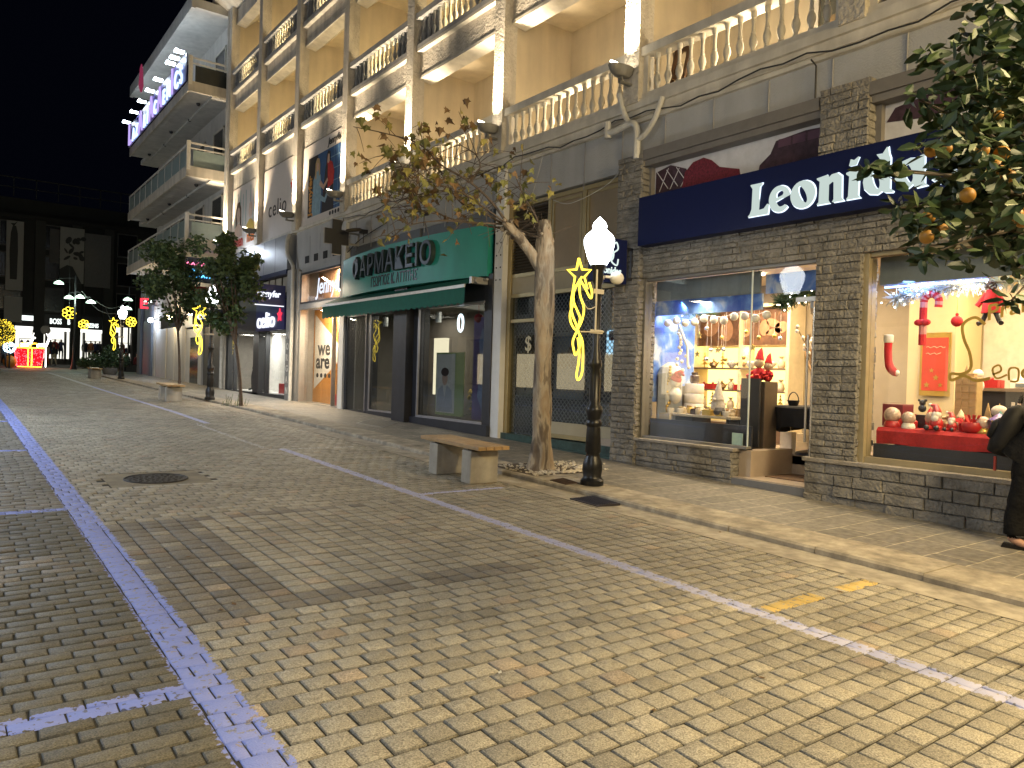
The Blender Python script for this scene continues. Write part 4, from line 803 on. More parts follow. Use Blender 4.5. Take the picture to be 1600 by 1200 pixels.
# crest on the beige wall, round table, vase with cotton branches
t = thing('wall_crest', 'round carved crest in bronze on the beige shop wall', 'wall ornament', (11.78, 7.05, 2.2))
mb = MB(); X = 11.77
for r_ in (.20, .27, .33): mb.tube([(X, 7.02+r_*.85*math.cos(R(15*i)), 2.2+r_*1.15*math.sin(R(15*i))) for i in range(24)], .02, 6, closed=True)
for i in range(9): mb.sph((X, 6.82+.05*i, 2.63+.05*math.sin(i*R(22))), .03, 6, 4)
mb.tube(smooth_path([(X, 7.12, 2.4), (X, 6.92, 2.32), (X, 7.1, 2.18), (X, 6.92, 2.05), (X, 7.1, 1.98)], 5), .03, 6)
for q in (-1, 1): mb.tube(smooth_path([(X, 7.02+q*.3, 2.5), (X, 7.02+q*.42, 2.4), (X, 7.02+q*.36, 2.15), (X, 7.02+q*.25, 1.9)], 5), .025, 6)
mb.build('relief', mat('crest_bronze', (.28, .17, .08), .5, .4), t)
t = thing('round_table', 'round table under a black cloth near the shop entrance', 'table', (10.2, 6.25, .62))
mb = MB(); n = 40; vs = []
for k in range(n):
    a = 2*math.pi*k/n
    for r_, z in ((.0, 1.335), (.52, 1.335), (.54, 1.31), (.50+.03*math.sin(k*1.9), .98+.06*math.cos(2*a))): vs.append((10.2+r_*math.cos(a), 6.25+r_*math.sin(a), z))
mb.add(vs, [(k*4+j, ((k+1) % n)*4+j, ((k+1) % n)*4+j+1, k*4+j+1) for k in range(n) for j in range(3)]); mb.build('cloth', mat('black_cloth', (.01, .01, .012), .9), t, smooth=True)
part('stem', M_dark, t, lambda b: b.lathe([(.25, .62), (.22, .66), (.05, .7), (.045, 1.3)], (10.2, 6.25, 0), 16), smooth=True)
item('basket', 'small black handled basket on the black table', 'basket', (9.95, 6.42, 1.336), lambda b: (b.lathe([(.06, 0), (.09, .08), (.085, .08), (.05, .02)], seg=14), b.tube([(0, .085*math.cos(R(18*i)), .07+.13*math.sin(R(18*i))) for i in range(11)], .008, 5)), M_dark, smooth=True)
item('place_card', 'white card in a small frame on the black table', 'card', (9.95, 6.02, 1.336), lambda b: (b.box(-.01, .01, -.07, .07, 0, .15), b.box(0, .06, -.02, .02, 0, .01)), M_wht)
t = thing('branch_vase', 'tall glass vase of cotton branches on the black table', 'vase', (10.25, 6.2, 1.336))
part('vase', M_glassd, t, lambda b: b.lathe([(.05, 1.337), (.055, 1.4), (.035, 1.6), (.05, 1.64)], (10.25, 6.2, 0), 14), smooth=True)
mb = MB(); m2 = MB(); rr = random.Random(21)
for i in range(11):
    a = rr.uniform(0, 6.3); h = rr.uniform(.5, 1.0); s = rr.uniform(.12, .38); e = (10.25+s*math.cos(a), 6.2+s*math.sin(a), 1.5+h)
    pth = smooth_path([(10.25, 6.2, 1.36), (10.25+.3*s*math.cos(a), 6.2+.3*s*math.sin(a), 1.5+.5*h), e], 5); mb.tube(pth, .007, 5)
    for k in (6, 8, 9, 10): m2.sph(pth[k]+Vector((rr.uniform(-.03, .03), rr.uniform(-.03, .03), 0)), .03, 7, 5)
mb.build('branches', mat('twig_gold', (.25, .16, .07), .7), t); m2.build('cotton', M_wht, t, smooth=True)
item('stacked_parcels', 'stack of brown and white parcels under the black table', 'parcels', (10.75, 6.6, .62), lambda b: (b.box(-.15, .15, -.2, .2, 0, .14), b.box(-.13, .13, -.16, .18, .14, .27), b.box(-.1, .1, -.15, .1, .27, .36)), M_crt, bevel=.004)
item('paper_bag', 'cream paper bag on the floor beside the black table', 'bag', (10.35, 6.75, .62), lambda b: (b.box(-.06, .06, -.1, .1, 0, .3), b.tube([(0, -.05, .3), (0, -.03, .38), (0, .03, .38), (0, .05, .3)], .005, 4)), M_wht)
item('window_card', 'small pale notice standing in the corner of the left window', 'notice', (9.06, 6.72, .76), lambda b: b.box(-.006, .006, -.09, .09, 0, .17), mat('card_mint', (.45, .62, .52), .6))
# ---------------------------------------------------------------- goods in the right window
M_rcl = mat('red_velvet', (.34, .012, .012), .8, var=.25, scale=30)
t = thing('window_shelf', 'long window shelf draped in red cloth in the right shop window', 'shelf', (9.5, 3.4, .62))
mb = MB(); n = 60; ys = [4.74-.055*i for i in range(n)]; r2 = [(9.85, 1.16), (9.16, 1.16), (9.12, 1.12), (9.13, .95)]
vs = [(x+(.012*math.sin(i*.9) if j == 3 else 0), y, z+(.02*math.sin(i*.35) if j == 3 else 0)) for i, y in enumerate(ys) for j, (x, z) in enumerate(r2)]
mb.add(vs, [(i*4+j, (i+1)*4+j, (i+1)*4+j+1, i*4+j+1) for i in range(n-1) for j in range(3)]); mb.build('cloth', M_rcl, t, smooth=True)
part('carcass', M_tleg, t, lambda b: (b.box(9.2, 9.85, 1.5, 4.70, 1.05, 1.14), b.box(9.3, 9.8, 4.3, 4.6, .62, 1.05), b.box(9.3, 9.8, 3.4, 3.7, .62, 1.05), b.box(9.84, 9.88, 1.5, 4.7, .62, 1.12)))
def globe(y, x, s, lab, dome, base):
    t = thing('snow_globe', lab, 'snow globe', (x, y, 1.162), 'snow globes and figures on the red cloth')
    mb = MB(); mb.M = Matrix.Translation((x, y, 1.162)) @ Matrix.Scale(s, 4); mb.lathe([(.08, 0), (.085, .02), (.07, .06), (.06, .07)], seg=14); mb.build('base', base, t, smooth=True)
    mb = MB(); mb.M = Matrix.Translation((x, y, 1.162)) @ Matrix.Scale(s, 4); mb.sph((0, 0, .13), .085, 14, 10); mb.build('dome', dome, t, smooth=True)
M_dome = mat('frosted_dome', (.42, .32, .25), .2, var=.3, scale=25)
for a in ((4.64, 9.30, 1.15, 'big snow globe at the left end of the red cloth', M_dome, M_redp), (4.42, 9.25, .95, 'snow globe second from the left on the red cloth', M_dome, M_wht), (4.22, 9.42, 1.0, 'snow globe behind the seated santa', M_dome, M_redp), (3.62, 9.3, .9, 'snow globe just right of the wrapped red bowl', M_dome, M_goldp)): globe(*a)
def santa(x, y, lab, s=1):
    t = thing('santa_figure', lab, 'figurine', (x, y, 1.162), 'snow globes and figures on the red cloth'); T = Matrix.Translation((x, y, 1.162)) @ Matrix.Scale(s, 4)
    mb = MB(); mb.M = T; mb.sph((0, 0, .07), (.06, .07, .07), 10, 8); mb.tube([(0, 0, .19), (.01, .02, .26), (.0, .07, .27)], [.05, .03, .012], 8)
    for q in (-1, 1): mb.tube([(-.02, q*.04, .03), (-.10, q*.05, .025)], [.03, .025], 7)
    mb.build('coat', M_redp, t, smooth=True)
    mb = MB(); mb.M = T; mb.sph((-.01, 0, .165), .05, 10, 8); mb.sph((-.04, 0, .13), (.03, .04, .04), 8, 6); mb.sph((0, .07, .27), .02, 6, 5); mb.build('beard', M_wht, t, smooth=True)
    mb = MB(); mb.M = T
    for q in (-1, 1): mb.sph((-.11, q*.05, .03), .028, 8, 6)
    mb.build('boots', M_dark, t, smooth=True)
santa(9.25, 4.10, 'seated white bearded santa figurine on the red cloth', 1.1); santa(9.3, 3.95, 'small santa figurine leaning on the seated one', .8)
item('poinsettia', 'red poinsettia among the figurines on the red cloth', 'flower', (9.4, 3.86, 1.16), lambda b: [b.quad((0, 0, .1), (.05*math.cos(k), .05*math.sin(k), .16), (.13*math.cos(k+.3), .13*math.sin(k+.3), .14), (.05*math.cos(k+.6), .05*math.sin(k+.6), .1)) for k in np.arange(0, 6.2, .6)]+[b.lathe([(.05, 0), (.06, .1)], seg=10)], M_plush)
item('wrapped_bowl', 'round red bowl wrapped in cellophane on the red cloth', 'bowl', (9.27, 3.72, 1.16), lambda b: (b.lathe([(.06, 0), (.1, .03), (.115, .08), (.10, .12), (.085, .12)], seg=14), [b.quad((.03*math.cos(k), .03*math.sin(k), .12), (.05*math.cos(k+.5), .05*math.sin(k+.5), .12), (.09*math.cos(k+.4), .09*math.sin(k+.4), .21), (.08*math.cos(k), .08*math.sin(k), .20)) for k in np.arange(0, 6.2, .7)]), M_redp, smooth=True)
item('carousel', 'small carousel toy lit in purple on the red cloth', 'carousel', (9.3, 3.46, 1.162), lambda b: (b.lathe([(.1, 0), (.1, .03)], seg=14), b.lathe([(.01, .03), (.012, .16)], seg=8), b.lathe([(.11, .16), (.06, .2), (.0, .24)], seg=14), [b.tube([(.08*math.cos(k), .08*math.sin(k), .03), (.08*math.cos(k), .08*math.sin(k), .16)], .006, 5) for k in np.arange(0, 6.2, 1.05)]), mat('purple_toy', (.16, .10, .30), .3, var=.5, scale=40), smooth=True)
item('carousel', 'larger carousel toy with a pale roof and coloured lights on the red cloth', 'carousel', (9.32, 3.24, 1.162), lambda b: (b.lathe([(.13, 0), (.13, .03)], seg=16), b.lathe([(.012, .03), (.014, .2)], seg=8), b.lathe([(.15, .2), (.1, .25), (.0, .29)], seg=16), [b.tube([(.1*math.cos(k), .1*math.sin(k), .03), (.1*math.cos(k), .1*math.sin(k), .2)], .008, 5) for k in np.arange(0, 6.2, .8)]), M_dome, smooth=True)
for k, c in enumerate(((.2, 1, .4), (.4, .4, 1), (.9, .3, .9))): pass
item('gift_box', 'glossy maroon box standing at the left end of the red cloth', 'box', (9.7, 4.78, 1.16), lambda b: b.box(-.14, .14, -.14, .12, 0, .28), mat('maroon_box', (.16, .02, .03), .3), bevel=.006)
item('tray_box', 'black tray holding a small dark teddy behind the snow globes', 'tray', (9.72, 4.42, 1.16), lambda b: (b.box(-.1, .1, -.13, .13, 0, .16), b.sph((0, .06, .24), .05, 8, 6), b.sph((0, .06, .31), .04, 8, 6), b.sph((0, .10, .34), .018, 6, 4), b.sph((0, .02, .34), .018, 6, 4)), M_dark)
t = thing('advent_tower', 'tall wooden advent calendar tower in the right shop window', 'advent calendar', (9.75, 3.98, 1.16))
part('body', mat('pale_wood', (.42, .30, .15), .6, var=.15, scale=8), t, lambda b: b.box(9.68, 9.84, 3.85, 4.09, 1.16, 1.80), bevel=.004)
M_wd = mat('wood_drawer', (.34, .23, .11), .6)
for r_ in range(7):
    for q in range(3): part('drawer', M_wd, t, lambda b: b.box(9.672, 9.68, 3.86+.077*q, 3.925+.077*q, 1.18+.088*r_, 1.255+.088*r_))
part('rooftop', M_wd, t, lambda b: (b.box(9.72, 9.8, 3.9, 4.04, 1.80, 1.84), b.lathe([(.03, 1.84), (.015, 1.9), (0, 1.95)], (9.76, 4.0, 0), 8)))
item('doll', 'small bearded doll in blue sitting by the advent tower', 'doll', (9.95, 3.95, 1.70), lambda b: (b.sph((0, 0, .0), (.07, .07, .09), 10, 8), b.sph((0, 0, .14), .06, 10, 8)), M_wht, smooth=True)
for y in (3.77, 3.65): item('tree_ornament', 'flat wooden fir tree ornament %s the advent tower' % ('just right of' if y > 3.7 else 'second to the right of'), 'ornament', (9.8, y, 1.16), lambda b: (b.box(-.02, .02, -.05, .05, 0, .12), b.prism([(-.05, .12), (.05, .12), (.0, .34)], lambda u, v, d: (d, u, v), -.01, .01)), MATS['pale_wood'], 'wooden fir trees by the advent tower')
item('plush_toy', 'fluffy pale plush animal in the right shop window', 'plush toy', (9.75, 3.42, 1.3), lambda b: (b.sph((0, .12, .0), (.10, .12, .10), 12, 8), b.sph((-.03, .04, .10), (.07, .08, .07), 12, 8), b.sph((-.03, .2, .11), (.07, .09, .07), 12, 8), b.sph((-.09, .04, .09), (.03, .02, .02), 8, 6), [b.tube([(-.02, .02+q, .15), (-.02, .0+q*1.3, .22)], .018, 6) for q in (0, .05)]), M_fluff, smooth=True)
rr = random.Random(15); M_tealp = mat('teal_paper', (.05, .2, .2), .4)
for i in range(15):
    yy = 4.62-.095*i+rr.uniform(-.03, .03); xx = rr.uniform(9.42, 9.78); k = i % 4
    fn = [lambda b: box_gift(b, .055, .10), lambda b: (b.lathe([(.045, 0), (.05, .02), (.05, .11), (.03, .13), (.045, .15), (.0, .17)], seg=10)), lambda b: (b.lathe([(.06, 0), (.065, .08), (.02, .12), (.05, .17)], seg=9)), lambda b: (b.sph((0, 0, .06), .06, 10, 8), b.sph((0, 0, .15), .045, 10, 8), b.lathe([(.05, .17), (.02, .23), (0, .26)], seg=8))][k]
    item(['gift_box', 'sweet_jar', 'sweet_bag', 'small_figure'][k], ['little ribboned gift box in the back row on the red cloth', 'little lidded sweet jar in the back row on the red cloth', 'little tied sweet bag in the back row on the red cloth', 'little figure with a pointed hat in the back row on the red cloth'][k], ['gift box', 'jar', 'bag', 'figurine'][k], (xx, yy, 1.162), fn, [M_redp, M_goldp, M_crt, M_wht, M_tealp, M_plush][(i*5+k) % 6], 'back row of goods on the red cloth', smooth=k > 0)
# hanging decorations
def cane(y, z, lab, s=1, tilt=0):
    t = thing('candy_cane', lab, 'decoration', (9.4, y, z), 'hanging decorations in the right window')
    pth = smooth_path([(9.4, y+tilt*.0, z-.55*s), (9.4, y, z-.1*s), (9.4, y-.02*s, z+.02*s), (9.4, y-.10*s, z+.06*s), (9.4, y-.17*s, z), (9.4, y-.17*s, z-.1*s)], 6); mb = MB(); n = len(pth)
    for i in range(n-1): mb.cur = (i//2) % 2; mb.tube([pth[i], pth[i+1]], .045*s, 8)
    mb.build('cane', [M_plush, mat('cane_pale', (.5, .2, .2), .8)], t, smooth=True); part('string', M_wht, t, lambda b: b.tube([pth[-10], (9.4, y-.06, 3.2)], .003, 4))
    part('bow', M_plush, t, lambda b: (b.sph((9.36, y+.03, z-.28*s), (.03, .06, .04), 8, 6), b.sph((9.36, y-.05, z-.28*s), (.03, .06, .04), 8, 6)))
cane(4.36, 2.72, 'big red striped plush candy cane hanging in the right window')
t = thing('stocking', 'red christmas stocking with white cuff hanging at the left of the right window', 'stocking', (9.3, 4.68, 2.2))
mb = MB(); mb.tube(smooth_path([(9.3, 4.72, 2.22), (9.3, 4.72, 2.08), (9.3, 4.70, 1.92), (9.3, 4.64, 1.84), (9.3, 4.60, 1.83)], 4), [.045]*8+[.05]*4+[.045]*4+[.035], 10); mb.build('sock', M_plush, t, smooth=True)
part('cuff', M_wht, t, lambda b: b.lathe([(.05, 2.20), (.058, 2.22), (.058, 2.29), (.045, 2.30)], (9.3, 4.72, 0), 12), smooth=True); part('toe', M_wht, t, lambda b: b.sph((9.3, 4.605, 1.83), .036, 10, 8), smooth=True)
t = thing('bauble', 'small red bauble on a thread in the right window', 'bauble', (9.5, 4.05, 2.45)); part('ball', M_plush, t, lambda b: (b.sph((9.5, 4.02, 2.45), .065, 12, 8), b.sph((9.5, 4.02, 2.53), .02, 6, 4)), smooth=True); part('string', M_goldp, t, lambda b: b.tube([(9.5, 4.02, 2.53), (9.5, 4.02, 2.95)], .003, 4))
t = thing('hanging_doll', 'doll in a long red coat hanging below the frosted garland', 'doll', (9.4, 3.62, 2.7))
part('coat', M_plush, t, lambda b: (b.lathe([(.1, 2.52), (.085, 2.65), (.05, 2.78)], (9.4, 3.62, 0), 12), [b.tube([(9.4, 3.62+q*.05, 2.74), (9.38, 3.62+q*.14, 2.6)], .03, 7) for q in (-1, 1)]), smooth=True)
part('head', M_cho, t, lambda b: b.sph((9.4, 3.62, 2.84), .06, 10, 8), smooth=True)
part('legs', M_dark, t, lambda b: [b.tube([(9.4, 3.62+q*.04, 2.54), (9.4, 3.62+q*.09, 2.42), (9.36, 3.62+q*.12, 2.40)], .028, 7) for q in (-1, 1)], smooth=True)
# posters and counter
def poster(name, lab, y0, y1, z0, z1, x, m, frame):
    t = thing(name, lab, 'poster', (x, (y0+y1)/2, z0)); part('frame', frame, t, lambda b: b.box(x, x+.02, y0, y1, z0, z1)); part('print', m, t, lambda b: b.box(x-.004, x, y0+.03, y1-.03, z0+.07, z1-.07)); return t
M_rpos = mat('poster_scarlet', (.50, .05, .025), .6, var=.15, scale=4)
t = poster('hanging_banner', 'red banner with gold borders on the cream pillar in the right window', 4.66, 5.06, 1.55, 2.42, 10.86, M_rpos, M_goldp)
for i in range(4): part('golden_motif', M_goldp, t, lambda b: b.prism(starpts(0, 0, .035+.01*(i % 2)), FX(10.855, 4.78+.06*i, 1.7+.1*(i % 3)), 0, .002))
for i in range(2): part('script_line', M_crt, t, lambda b: b.tube([(10.853, 4.98-.028*j, 2.22-.09*i+.012*math.sin(j*2.1)) for j in range(10 if i == 0 else 8)], .004, 4))
poster('hanging_banner', 'tall red banner in a tan frame at the right edge of the photo', 2.72, 3.08, 1.2, 2.35, 9.6, M_rpos, mat('tan_frame', (.34, .27, .16), .5))
t = thing('fruit_photo', 'large wall photo of oranges and chocolate in the right shop window', 'wall photo', (11.78, 3.8, 1.4)); part('panel', mat('photo_paper', (.62, .55, .45), .5), t, lambda b: b.box(11.77, 11.79, 2.2, 4.62, 1.4, 3.1))
rr = random.Random(4)
for i in range(24): part('orange_piece', mat('photo_orange', (.65, .22, .02), .5, var=.25, scale=9) if i % 4 else M_cho, t, lambda b: b.prism(ell(0, 0, rr.uniform(.08, .15), rr.uniform(.06, .11), tilt=rr.uniform(0, 90), n=14), FX(11.768-.0005*i, 3.95-rr.uniform(0, .9), rr.uniform(1.9, 2.75)), 0, .002))
t = thing('sales_counter', 'dark sales counter behind the goods of the right window', 'counter', (10.5, 3.3, .62)); part('body', M_dark, t, lambda b: b.box(10.5, 10.9, 1.5, 4.3, .62, 1.64)); part('top', M_shelf, t, lambda b: b.box(10.46, 10.94, 1.5, 4.3, 1.64, 1.68))
t = thing('cash_register', 'white cash register on the dark counter', 'cash register', (10.6, 3.55, 1.68)); part('body', M_wht, t, lambda b: (b.box(10.55, 10.85, 3.42, 3.82, 1.68, 1.76), b.box(10.56, 10.8, 3.44, 3.8, 1.76, 1.80)), bevel=.006); part('display', mat('register_display', (.1, .13, .16), .2), t, lambda b: b.box(10.54, 10.55, 3.46, 3.76, 1.70, 1.745))
item('chocolate_box', 'red box of chocolates at the left end of the dark counter', 'box', (10.6, 4.05, 1.68), lambda b: box_gift(b, .11, .10), M_redp)
# gold script painted on the glass
t = thing('window_lettering', 'gold script lettering on the glass of the right shop window', 'lettering', (8.96, 3.6, 2.2)); M_gl = mat('gold_paint', (.36, .24, .05), .45, .5)
mb = MB(); YX = lambda u, v: (8.970, 3.75-u, 1.60+v)
def gs(pts, wd): mb.prism(stroke([(p[0], p[1]) for p in smooth_path([(a, b_, 0) for a, b_ in pts], 6)], wd), lambda u, v, d: (8.972-d, 3.78-u, 1.62+v), 0, .003)
gs([(.27, .74), (.17, .82), (.05, .75), (.06, .6), (.13, .42), (.14, .26), (.05, .2), (-.06, .2), (-.05, .13), (.08, .18), (.2, .13), (.34, .16)], .032)
gs([(.36, .2), (.44, .24), (.42, .3), (.36, .26), (.4, .16), (.5, .2)], .02); gs([(.52, .14), (.52, .26), (.6, .26), (.6, .14), (.53, .13)], .02)
mb.build('initial', M_gl, t)
text('lettering', 'Pralines', .24, lambda u, v, d: (8.973-d, 3.50-u, 2.40+v+.22*u), M_gl, t, .001, 1.0, .004)
text('lettering', 'onidas', .24, lambda u, v, d: (8.973-d, 3.16-u, 1.78+v+.05*u), M_gl, t, .001, 1.0, .004)
# ================================================================ the bank office with gold frames (bay 8.8 - 12.55)
M_marb = mat('green_marble', (.03, .065, .06), .3, var=.6, scale=8); M_tanp = mat('tan_panel', (.26, .20, .12), .5, var=.06); M_crp = mat('cream_panel', (.40, .34, .22), .6, var=.05)
hp('marble_step', M_marb, lambda b: (b.box(8.90, 9.3, 9.06, 12.42, 0, .34), b.box(9.0, 9.3, 9.06, 12.42, .34, .50)))
gf = hp('bank_front', M_gold, lambda b: (b.box(9.06, 9.18, 9.06, 9.16, .5, 5.1), b.box(9.06, 9.18, 12.30, 12.42, .34, 5.1), b.box(9.08, 9.16, 11.14, 11.26, .5, 3.25), b.box(9.08, 9.17, 9.16, 12.3, 3.22, 3.30), b.box(9.08, 9.17, 9.16, 12.3, 3.62, 3.70), b.box(9.08, 9.17, 9.16, 12.3, 5.02, 5.1),
    b.box(9.08, 9.17, 11.26, 12.3, 2.72, 2.79), b.box(9.08, 9.16, 11.10, 11.2, 3.7, 5.02), b.box(9.08, 9.16, 10.12, 10.22, 3.7, 5.02), b.box(9.08, 9.17, 9.16, 11.14, .52, .60)), bevel=.004)
part('signboard', M_crp, gf, lambda b: b.box(9.10, 9.15, 9.16, 12.3, 3.30, 3.62)); part('lower_panel', M_crp, gf, lambda b: b.box(9.10, 9.15, 9.16, 11.14, .60, .82))
part('upper_panel', M_tanp, gf, lambda b: (b.box(9.11, 9.14, 9.16, 10.12, 3.70, 5.02), b.box(9.11, 9.14, 10.22, 11.10, 3.70, 5.02)))
part('sash', M_gold, gf, lambda b: [(b.box(9.09, 9.11, a, a+.05, 3.74, 4.98), b.box(9.09, 9.11, c-.05, c, 3.74, 4.98), b.box(9.09, 9.11, a+.05, c-.05, 4.93, 4.98)) for a, c in ((9.18, 10.1), (10.24, 11.08))])
part('louvre', mat('louvre_brown', (.10, .085, .065), .5), gf, lambda b: [b.add([(9.08, 11.2, 3.72+.058*i), (9.08, 12.3, 3.72+.058*i), (9.14, 12.3, 3.77+.058*i), (9.14, 11.2, 3.77+.058*i), (9.15, 11.2, 3.76+.058*i), (9.15, 12.3, 3.76+.058*i)], [(0, 1, 2, 3), (3, 2, 5, 4)]) for i in range(22)]+[b.box(9.16, 9.2, 11.2, 12.3, 3.7, 5.02)])
part('pane', M_glassd, gf, lambda b: (b.box(9.13, 9.135, 9.16, 11.14, .82, 3.22), b.box(9.13, 9.135, 11.26, 12.3, .5, 2.72), b.box(9.13, 9.135, 11.26, 12.3, 2.79, 3.22)))
def grille(b, y0, y1, z0, z1, x, s=.105, w_=.011):          # diamond security mesh
    n = int((y1-y0+(z1-z0))/s)+2
    for i in range(n):
        for sg in (1, -1):
            # line: (y-y0) + sg*z' = i*s
            pts = []
            c = i*s
            if sg == 1: a = (min(c, y1-y0), max(0, c-(y1-y0))); d = (max(0, c-(z1-z0)), min(c, z1-z0))
            else: a = (y1-y0-min(c, y1-y0), max(0, c-(y1-y0))); d = (y1-y0-max(0, c-(z1-z0)), min(c, z1-z0))
            if abs(a[0]-d[0]) < .02: continue
            b.bar((x, y0+a[0], z0+a[1]), (x, y0+d[0], z0+d[1]), w_, w_)
M_mesh = mat('grille_steel', (.42, .40, .36), .45, .6)
part('security_grille', M_mesh, gf, lambda b: (grille(b, 9.16, 11.14, .82, 3.22, 9.19), grille(b, 11.26, 12.3, .5, 2.72, 9.19), grille(b, 11.26, 12.3, 2.79, 3.22, 9.19)))
hp('bank_interior', M_void, lambda b: (b.box(9.95, 10.0, 9.8, 12.4, .4, 5.1), b.box(9.2, 9.9, 9.1, 12.4, .35, .40)))
hp('interior_desk', mat('desk_dark', (.06, .05, .045), .6), lambda b: (b.box(9.6, 9.8, 9.82, 12.2, .4, 1.45), b.box(9.55, 9.85, 9.82, 12.2, 1.45, 1.5)))
t = thing('window_poster', 'grey poster of a piggy bank picture behind the tree trunk in the bank window', 'poster', (9.22, 10.6, 1.3)); part('sheet', mat('poster_grey', (.28, .32, .38), .6, var=.3, scale=3), t, lambda b: b.box(9.225, 9.23, 10.2, 11.05, 1.25, 2.5))
part('motif', mat('poster_rust', (.22, .15, .10), .7, var=.4, scale=12), t, lambda b: b.prism([(.1, .6), (.2, .85), (.35, .8), (.45, 1.0), (.6, .85), (.75, .75), (.8, .55), (.6, .5), (.4, .6), (.2, .52)], FX(9.224, 11.05, 1.27), 0, .002))
part('motif', mat('poster_pale', (.5, .5, .5), .7), t, lambda b: b.prism(ell(.45, .42, .2, .13), FX(9.2235, 11.05, 1.27), 0, .002))
t = thing('window_poster', 'navy poster with a slanting band of tan blocks in the bank window', 'poster', (9.22, 9.6, 1.3)); part('sheet', mat('poster_navy', (.012, .014, .06), .6), t, lambda b: b.box(9.225, 9.23, 9.17, 10.15, 1.25, 2.45))
part('block_band', mat('poster_tan', (.30, .25, .15), .6, var=.2, scale=18), t, lambda b: [b.prism(rect(.02+.115*i, .12+.075*i+.13*j, .11+.115*i, .23+.075*i+.13*j), FX(9.224-.001*j, 10.13, 1.22), 0, .003) for i in range(8) for j in range(3)])
t = thing('window_poster', 'cream poster with dark drawing in the glass door of the bank', 'poster', (9.22, 11.9, 1.3)); part('sheet', mat('poster_cream', (.42, .38, .27), .6, var=.15, scale=6), t, lambda b: b.box(9.225, 9.23, 11.55, 12.2, 1.25, 2.1))
part('drawing', M_ink, t, lambda b: b.prism(stroke([(.2, .75), (.3, .6), (.22, .45), (.35, .3), (.25, .1)], [.03, .1, .05, .1, .04]), FX(9.224, 12.2, 1.25), 0, .002))
tag(part('door_notice', M_tanp, None, lambda b: b.box(9.215, 9.22, 11.28, 11.48, 1.25, 1.5)), 'small tan notice at the edge of the bank door', 'notice')
q = text('lettering', '$', .42, FX(9.12, 11.85, 2.16), mat('dollar_gold', (.5, .44, .28), .4), gf, .004, 1.0, .004)
t = thing('lit_window_sign', 'small backlit pale blue sign with a maroon strip behind the bank grille', 'sign', (9.2, 9.4, 2.3)); part('panel', emis('panel_pale_blue', (.45, .75, .95), .9), t, lambda b: b.box(9.205, 9.23, 9.19, 9.62, 2.08, 2.50)); part('strip', mat('maroon_strip', (.12, .01, .04), .5), t, lambda b: b.box(9.20, 9.205, 9.21, 9.56, 2.32, 2.48))
text('lettering', 'STOP', .10, FX(9.199, 9.52, 2.39), M_white, t, .001, 1.0, .002)
# ================================================================ pharmacy (12.7 - 20)
M_phf = mat('pharmacy_frame', (.022, .024, .034), .45, var=.25, stain=.2); M_teal = mat('teal_board', (.022, .33, .275), .42, var=.06, scale=1.5, stain=.12); M_awn = mat('awning_green', (.007, .125, .09), .75, var=.12, scale=7)
M_gsil = mat('silver_trim', (.36, .35, .38), .4, .6)
pf = hp('pharmacy_front', M_phf, lambda b: (b.box(8.84, 9.2, 12.70, 15.95, 0, .62), b.box(8.90, 9.2, 12.70, 12.98, .62, 3.75), b.box(8.90, 9.2, 15.70, 15.95, .62, 3.75), b.box(8.90, 9.2, 12.98, 15.7, 3.18, 3.75), b.box(8.70, 9.2, 15.95, 16.60, 0, 3.9), b.box(8.96, 9.2, 16.6, 18.62, .3, .62), b.box(8.96, 9.2, 18.38, 18.62, .62, 3.2), b.box(8.96, 9.2, 16.6, 16.78, .62, 3.2), b.box(8.96, 9.2, 16.6, 19.98, 3.16, 3.75), b.box(8.96, 9.2, 19.84, 19.98, .4, 3.2), b.box(8.96, 9.2, 18.62, 19.84, .4, .58)), bevel=.006)
part('window_trim', M_gsil, pf, lambda b: (b.box(8.885, 8.93, 12.96, 15.72, .62, .67), b.box(8.885, 8.93, 12.96, 15.72, 3.16, 3.20), b.box(8.885, 8.93, 15.68, 15.72, .67, 3.16), b.box(8.94, 8.97, 16.78, 18.38, .62, .66), b.box(8.94, 8.97, 18.36, 18.40, .66, 3.16), b.box(8.94, 8.97, 18.60, 18.64, .6, 3.2)))
part('pane', M_glassd, pf, lambda b: (b.box(8.955, 8.96, 12.98, 15.70, .67, 3.16), b.box(8.985, 8.99, 16.78, 18.36, .66, 3.16), b.box(9.0, 9.005, 18.64, 19.84, .58, 3.16)))
part('security_grille', mat('grille_dark', (.12, .12, .12), .5, .5), pf, lambda b: grille(b, 18.66, 19.82, .6, 3.14, 8.985, .10, .007))
hp('pharmacy_interior', mat('pharmacy_walls', (.16, .14, .12), .8), lambda b: (b.box(11.0, 11.1, 12.7, 19.98, .3, 3.7), b.box(9.2, 11, 12.7, 19.98, .3, .45), b.box(9.2, 11, 12.7, 19.98, 3.3, 3.4)))
hp('lit_cabinet', emis('cabinet_glow', (1, .85, .55), .8), lambda b: (b.box(10.4, 10.5, 13.4, 15.2, 1.1, 2.6), b.box(10.4, 10.5, 16.9, 17.5, 1.1, 2.6)))
lamp('shop_light', 'AREA', (10.0, 14.4, 3.2), 34, (1, .88, .68), HB, (9.9, 14.4, 0), 1.2, sizey=2.2); lamp('shop_light', 'AREA', (10.0, 17.6, 3.2), 18, (1, .88, .68), HB, (9.9, 17.6, 0), 1.0, sizey=1.6)
hp('cabinet_goods', mat('blue_boxes', (.02, .03, .10), .5, var=.4, scale=9), lambda b: [b.box(10.33, 10.4, 13.5+.42*i, 13.8+.42*i, 1.25+.62*j, 1.7+.62*j) for i in range(4) for j in range(2)])
hp('window_spot', mat('spot_cylinder', (.4, .42, .42), .4, .5), lambda b: [b.lathe([(.07, 2.86), (.07, 3.1)], (9.2, y, 0), 12) for y in (13.2, 15.3, 18.0)])
